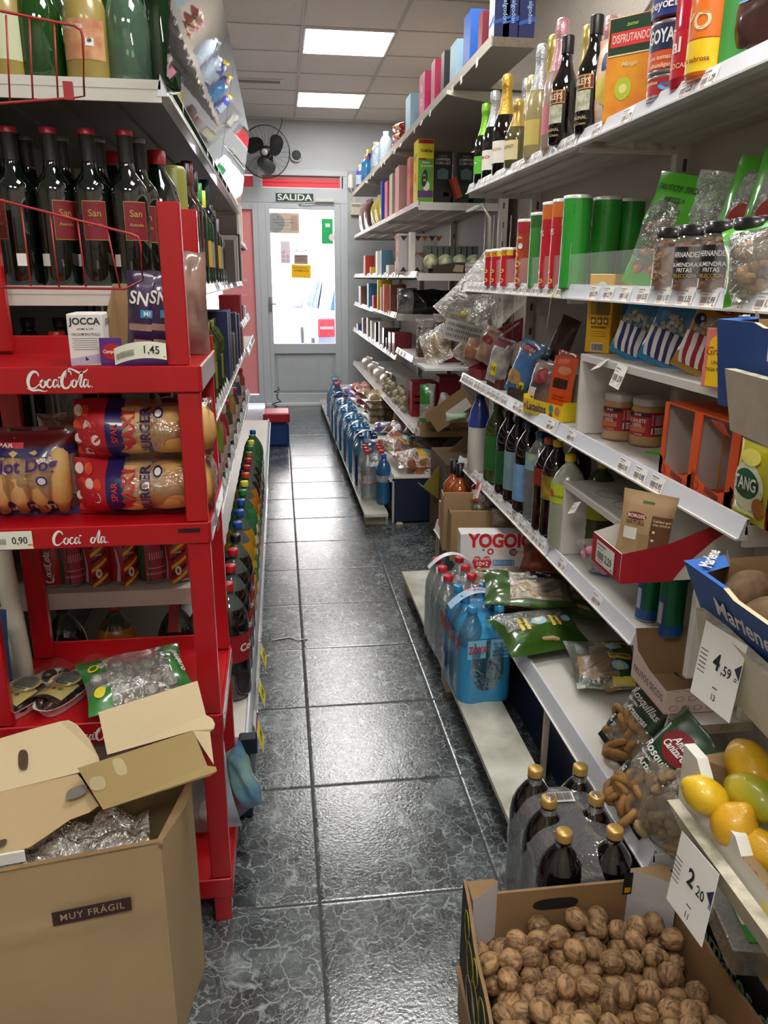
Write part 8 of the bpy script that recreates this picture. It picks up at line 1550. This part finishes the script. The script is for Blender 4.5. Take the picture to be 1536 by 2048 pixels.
# shelf T4/T4b (z 1.12-1.13)
for i, (y, x, w, h, c, nm, z) in enumerate(((7.6, .82, .20, .17, '#7c5a50', 'brown pudding pack with dark lids', 1.118), (6.9, .82, .12, .20, '#3a6f94', 'blue carton with a yellow top', 1.118), (6.35, .80, .08, .10, '#b01c30', 'crimson box', 1.13), (6.05, .80, .05, .22, '#c8b81c', 'narrow yellow box', 1.13), (5.85, .80, .05, .17, '#d8909c', 'narrow pink box', 1.13), (5.70, .80, .05, .19, '#d8785c', 'narrow salmon box', 1.13), (5.58, .83, .06, .19, '#8c4c34', 'narrow brown box', 1.13))): tbox(0, x, z, w, .11, h, c, '%s on the fourth far shelf' % nm, None, -90, y=y)
bag('snack_bag', .16, .17, .08, mat('#d8d4cc', .3, coat=.6, var=.9, vscale=9, col2='#141414'), AT(.86, 5.36, 1.13, -40), 'black and white striped bag at the near end of the fourth far shelf', 'snack bag', [], 3, nz=.012)
bag('black_bag', .26, .16, .12, mat('#0c0c0e', .25, coat=.8), AT(1.02, 5.30, 1.13, 0), 'glossy black bag behind the striped one', 'bag', [], 5, nz=.02)
# shelf T5 (z .856) and T5b (.91): toast and dark packs
TST = mat('#6c4430', .8, var=.4, vscale=30)
def toast(x, y, z, h, nm, sd_, w=.12, m=TST, n=10, rz=0):
    def ex(o, f):
        mb = MB()
        for k in range(n): mb.box((0, 0, .012+(h-.05)*k/n), (w*.82, .07, (h-.05)/n*.72), m, .004)
        mb.build('toast_slices', o, kind='stuff')
    return bag('toast_pack', w, h, .10, film('#e8e0da', .10, .06, .8, .2, 30), Matrix.Translation((x, y, z)) @ Matrix.Rotation(rz, 4, 'Z'), nm, 'bread', [('o', 0, h*.36, .05, .035, mat('#a8a09c', .5)), ('o', 0, h*.36, .035, .02, mat('#6a4a44', .5))], sd_, nz=.01, extra=ex)
toast(.865, 4.66, .910, .225, 'clear pack of dark toast with an oval print, standing at the near shelf end', 2); toast(.99, 4.75, .910, .25, 'crumpled clear pack of brown toast behind the one with the oval print', 5, .13); toast(1.08, 4.66, .910, .18, 'low clear pack of toast at the right of the toast shelf', 8, .12)
MB().box((0, 0, .10), (.035, .09, .19), mat('#2c2c38', .5), .003).build('dark_box', None, Matrix.Translation((.945, 4.66, .910)), 'slim slate box between the toast packs', 'box')
for i, (y, w, h, c, nm) in enumerate(((7.9, .16, .07, '#3f5f94', 'blue packet'), (7.4, .10, .15, '#a87c7c', 'pink packet'), (7.0, .08, .17, '#9c9a90', 'grey packet'), (6.7, .06, .16, '#e0d8d0', 'white packet'), (6.4, .08, .16, '#2f2a2c', 'black packet'), (6.15, .05, .18, '#dcd8d4', 'narrow white packet'), (5.9, .09, .15, '#5c484c', 'plum packet'), (5.72, .04, .09, '#3a4460', 'small navy can pack'), (5.55, .12, .14, '#7c1c2c', 'crimson carton'), (5.36, .12, .15, '#8c1c2c', 'dark crimson carton'))): tbox(0, .83, .856, w, .12, h, mat(c, .4, coat=.3, var=.3, vscale=20), '%s on the fifth far shelf, counting down' % nm, None, -90, y=y)
# hanging basket with wraps between the units
wb = empty('wire_basket', Matrix.Translation((.80, 3.62, 1.02)), 'clear plastic crate of flat breads hanging between the two shelving units', 'basket')
mb = MB(); mb.tube([(.10, .2, .65), (.12, .0, .66), (.14, -.05, .60), (.15, -.05, .35), (.17, -.05, .0)], .010, mat('#a8a49c', .4, .5), 8); mb.tube([(-.05, .0, .05), (.3, .1, .32)], .006, mat('#a8a49c', .4, .5), 6); mb.tube([(.0, .0, -.08), (.35, .1, .14)], .006, mat('#a8a49c', .4, .5), 6)
for k in range(5): mb.tube([(.30-.04*k, .02, .62), (.30-.04*k, .04, .05)], .0025, mat('#a8a49c', .4, .5), 4)
mb.build('frame', wb)
def wrapx(x, y, z, w, h, nm, sd_, m, rz, rx, ry):
    def ex(o, f):
        mb = MB()
        for k in range(5): mb.lathe([(0, -.003), (w*.40, -.002), (w*.41, .0), (w*.40, .003), (0, .004)], m, 18, TR(.004*k, -.014+.007*k, h*.48, PI/2, 0, 0))
        mb.build('flat_breads', o)
    return bag('flatbread_bag', w, h, .07, film('#eee8de', .08, .05, 1.0, .24, 28), Matrix.Translation((x, y, z)) @ TR(0, 0, 0, rx, ry, rz), nm, 'bread', [], sd_, nz=.014, extra=ex)
FBm = mat('#c9a465', .7, var=.3, vscale=20)
wrapx(.745, 3.62, .98, .15, .19, 'clear bag of round flat breads, left one between the units', 3, FBm, -.5, -.5, -.5); wrapx(.86, 3.60, .975, .18, .20, 'clear bag of round flat breads, right one between the units', 6, FBm, -.4, -.5, .6)
bag('clear_bag', .30, .34, .10, film('#e6e4dc', .16, .06, 1.0, .28, 22), Matrix.Translation((.80, 3.55, 1.14)) @ TR(0, 0, 0, -.2, .75, -.25), 'large crumpled clear bag above the flat breads', 'bag', [], 9, nz=.03, extra=lambda o, f: lumps(o, 8, .02, '#b8a464', .12, .16, .05, 3, 'garlic_heads', 1, .2, .5))
mb = MB(); mb.box((0, 0, 0), (.18, .004, .09), mat('#a3a19b', .6)); T = FACE(.18, .006, 0); 
for r_ in range(3): mb.bars(.15, .014, T, 0, .026-.024*r_, .001, mat('#66645f', .6))
mb.build('label_sheet', None, Matrix.Translation((.82, 3.50, 1.13)) @ Matrix.Rotation(.25, 4, 'Y') @ Matrix.Rotation(0, 4, 'X'), 'grey printed label sheet below the crumpled clear bag', 'label sheet')
rb_ = MB(); rb_.box((0, 0, 0), (.5, .012, .10), mat('#7c2028', .5)); T = FACE(.5, .014, 0); rb_.text('PANADERIA', .03, mat('#a8544c', .5), T, 0, 0, .001); rb_.build('sign_strip', wb, Matrix.Translation((.22, .13, .04)) @ Matrix.Rotation(-.42, 4, 'Y'))
MB().box((.03, .0, -.055), (.36, .24, .012), mat('#c9cbc8', .4)).build('tray', wb)
MB().box((0, 0, .24), (.36, .42, .48), mat('#5f4c34', .9)).build('brown_carton', None, Matrix.Translation((.98, 3.86, 0)), 'dark brown carton standing on the floor in the gap between the shelving units', 'box')
# shelf T6 (z .508): breads, stuffed products
RDP = mat('#8c1f2c', .4, coat=.5, var=.4, vscale=14, col2='#d8c4b4')
for i, (y, x, w, h, c, nm) in enumerate(((7.6, .84, .22, .12, '#c9a89c', 'pink and white bread bag'), (7.1, .84, .20, .12, '#a86c60', 'red trimmed bread bag'), (6.6, .83, .20, .13, '#b8947c', 'tan bread bag'), (6.15, .83, .18, .14, '#c9b8a0', 'cream bread bag'))): bag('bread_bag', w, h, .12, mat(c, .35, coat=.5, var=.5, vscale=14, col2='#e8e0d4'), AT(x, y, .508, -80, -10), '%s on the lowest slanted far shelf' % nm, 'bread', [], i)
rr = random.Random(9)
for k in range(8):
    y = 5.05+k*.13+rr.uniform(-.02, .02); lumps_o = MB(); 
    for q in range(4): lumps_o.lathe([(0, -.02), (.02, -.012), (.024, .004), (.012, .02), (0, .022)], mat('#d8ccaa', .6, var=.2, vscale=40), 8, TR(rr.uniform(-.02, .02), rr.uniform(-.02, .02), .025+.035*q, rr.uniform(0, 1), rr.uniform(0, 1), 0))
    lumps_o.build('garlic_string', None, Matrix.Translation((.80+.01*(k % 2), y, .508)), 'cream coloured knotted snack string %s along the shelf edge' % ORD[k], 'snack')
tbox(0, .905, .508, .16, .16, .22, mat('#a01c2c', .5), 'tall crimson carton with white print on the slanted far shelf', lambda mb, Fc: (mb.text('20%', .03, WHITE, Fc('f'), 0, .05), mb.quad(.12, .012, WHITE, Fc('f') @ TR(0, -.02)), mb.quad(.12, .012, WHITE, Fc('f') @ TR(0, .02))), 0, y=4.95); tbox(0, 1.06, .508, .14, .16, .26, mat('#8c1826', .5), 'dark crimson carton behind the tall one', None, 0, y=4.9)
bag('salad_bag', .10, .24, .07, lambda u, v, s: mat('#3a8a34', .35, coat=.5) if v < .15 or (v > .5 and u < .6) else film('#e8ecdc', .35, .08, .8, .2, 25), Matrix.Translation((.885, 4.66, .508)), 'green based clear bag tied at the top near the end of the slanted shelf', 'bag', [], 4, nz=.01, extra=lambda o, f: lumps(o, 16, .016, '#d8a05c', .07, .16, .04, 3))
bag('clear_bag', .16, .18, .09, film('#e0dcd4', .3, .06, 1.0, .28, 22), Matrix.Translation((.975, 4.60, .508)) @ TR(0, 0, 0, 0, .3, .2), 'crumpled clear bag beside the green based bag', 'bag', [], 7, nz=.03)
def cardtray(x, y, z, w, h, rz, ry, nm, txt=None, c=None, rx=0):
    mb = MB(); mb.box((0, 0, h/2), (w, .006, h), c or CARD); T = FACE(w, .008, h)
    if txt: mb.text(txt, .030, INK, T, .02, 0, .001, bold=.02, fit=w*.78)
    mb.box((0, .07, .004), (w, .14, .004), c or CARD); mb.box((-w/2, .07, h*.45), (.004, .14, h*.9), c or CARD)
    return mb.build('cardboard_tray', None, Matrix.Translation((x, y, z)) @ TR(0, 0, 0, rx, ry, rz), nm, 'box')
cardtray(.955, 4.40, .470, .30, .085, .0, .0, 'cardboard tray lettered NO USAR CUTTER under the crumpled bags', 'NO USAR CUTTER')
cardtray(.98, 4.25, .60, .26, .13, -.1, -.62, 'torn cardboard flap with a white label sloping below the sweets shelf'); MB().box((0, 0, 0), (.14, .003, .06), PAPER).build('paper_label', None, Matrix.Translation((.985, 4.23, .66)) @ Matrix.Rotation(-.62, 4, 'Y'), 'white number label stuck on the sloping cardboard', 'label sheet')
bag('green_bag', .12, .05, .06, mat('#3aa82c', .3, coat=.6, var=.5, vscale=10, col2='#e0e8d8'), Matrix.Translation((.93, 4.05, .62)), 'small green and white packet on the sloping cardboard', 'packet', [], 3)
cardtray(.99, 3.95, .40, .30, .14, -.1, -.75, 'brown sloping carton end above the orange bags', None, mat('#6f5a3e', .85)); cardtray(.90, 3.85, .30, .20, .16, .1, -.9, 'olive yellow carton end printed with a black letter', 'S', mat('#8c7a2c', .7))
# base (z .278): bread packs
BRD = mat('#b5744c', .7, var=.4, vscale=18)
def pack(x, y, z, w, d, h, m, nm, sd_, rz=0, rx=-1.35, cont='#a8643c', fm=None): return bag('bread_pack', w, d, h, fm or film('#f0dcc8', .14, .06, .8, .22, 25), Matrix.Translation((x, y, z)) @ Matrix.Rotation(rz, 4, 'Z') @ Matrix.Rotation(rx, 4, 'X'), nm, 'bread', [('q', .01, d*.45, .05, d*.5, mat('#d8a81c', .5)), ('q', .045, d*.5, .04, d*.4, mat('#4f9ac8', .5))] if m else [], sd_, nz=.012, extra=lambda o, f: lumps(o, 14, .032, cont, w, d, h*.5, sd_, 'bread', 1.2, .12, .88))
pack(.80, 4.27, .32, .30, .22, .10, 1, 'clear bag of pastries with yellow and blue label, top one at the near corner', 1, .1); pack(.86, 4.26, .28, .32, .22, .10, 1, 'clear bag of pastries with yellow and blue label, lower one at the near corner', 4, -.15); pack(.76, 4.55, .35, .26, .24, .09, 1, 'orange pastry bag behind the near corner bags', 6, .5)
for i, (x, y, z, c, rz) in enumerate(((.80, 4.95, .36, '#8c5c4c', -.5), (.90, 4.85, .40, '#7c4c44', -.3), (.78, 5.15, .34, '#9c6c54', -.6), (.84, 4.72, .34, '#8a5648', -.7))): pack(x, y, z, .28, .20, .09, 0, 'wine red and clear bag of rolls, %s of the loose pile' % ('lower left', 'upper right', 'farthest', 'nearest')[i], 10+i, rz, -1.3, c, film('#8c4a50', .30, .08, .7, .25, 20))
for i in range(4): pack(.82, 5.9, .29+.055*i, .30, .40, .055, 0, 'flat bread pack with yellow edge in a stack of four, %s' % ('bottom', 'second', 'third', 'top')[i], 20+i, .1, -1.52, '#b09468', film('#e8dcc0', .35, .08, .6, .25, 25))
for i in range(3): pack(.80, 6.7, .29+.06*i, .30, .40, .06, 0, 'salmon coloured sausage pack in a stack of three, %s' % ('bottom', 'middle', 'top')[i], 30+i, .1, -1.52, '#c4806c', film('#e0b0a0', .40, .08, .6, .25, 25))
bag('purple_packet', .20, .14, .08, mat('#4a3a74', .35, coat=.5), Matrix.Translation((.74, 5.42, .30)) @ TR(0, 0, 0, -1.2, 0, -.2), 'purple packet lying between the bread stacks', 'packet', [], 3); bag('bread_pack', .24, .22, .12, mat('#a8843c', .5, var=.4, vscale=25), Matrix.Translation((.86, 5.40, .28)) @ TR(0, 0, 0, -.2, 0, -.8), 'golden striped bread pack beside the purple packet', 'bread', [], 5)
bag('red_blue_packet', .20, .20, .08, mat('#b8303c', .35, coat=.5, var=.8, vscale=8, col2='#3a5a9c'), Matrix.Translation((.70, 7.2, .29)) @ TR(0, 0, 0, -1.2, 0, .2), 'red and blue packet at the door end of the base shelf', 'packet', [], 6)
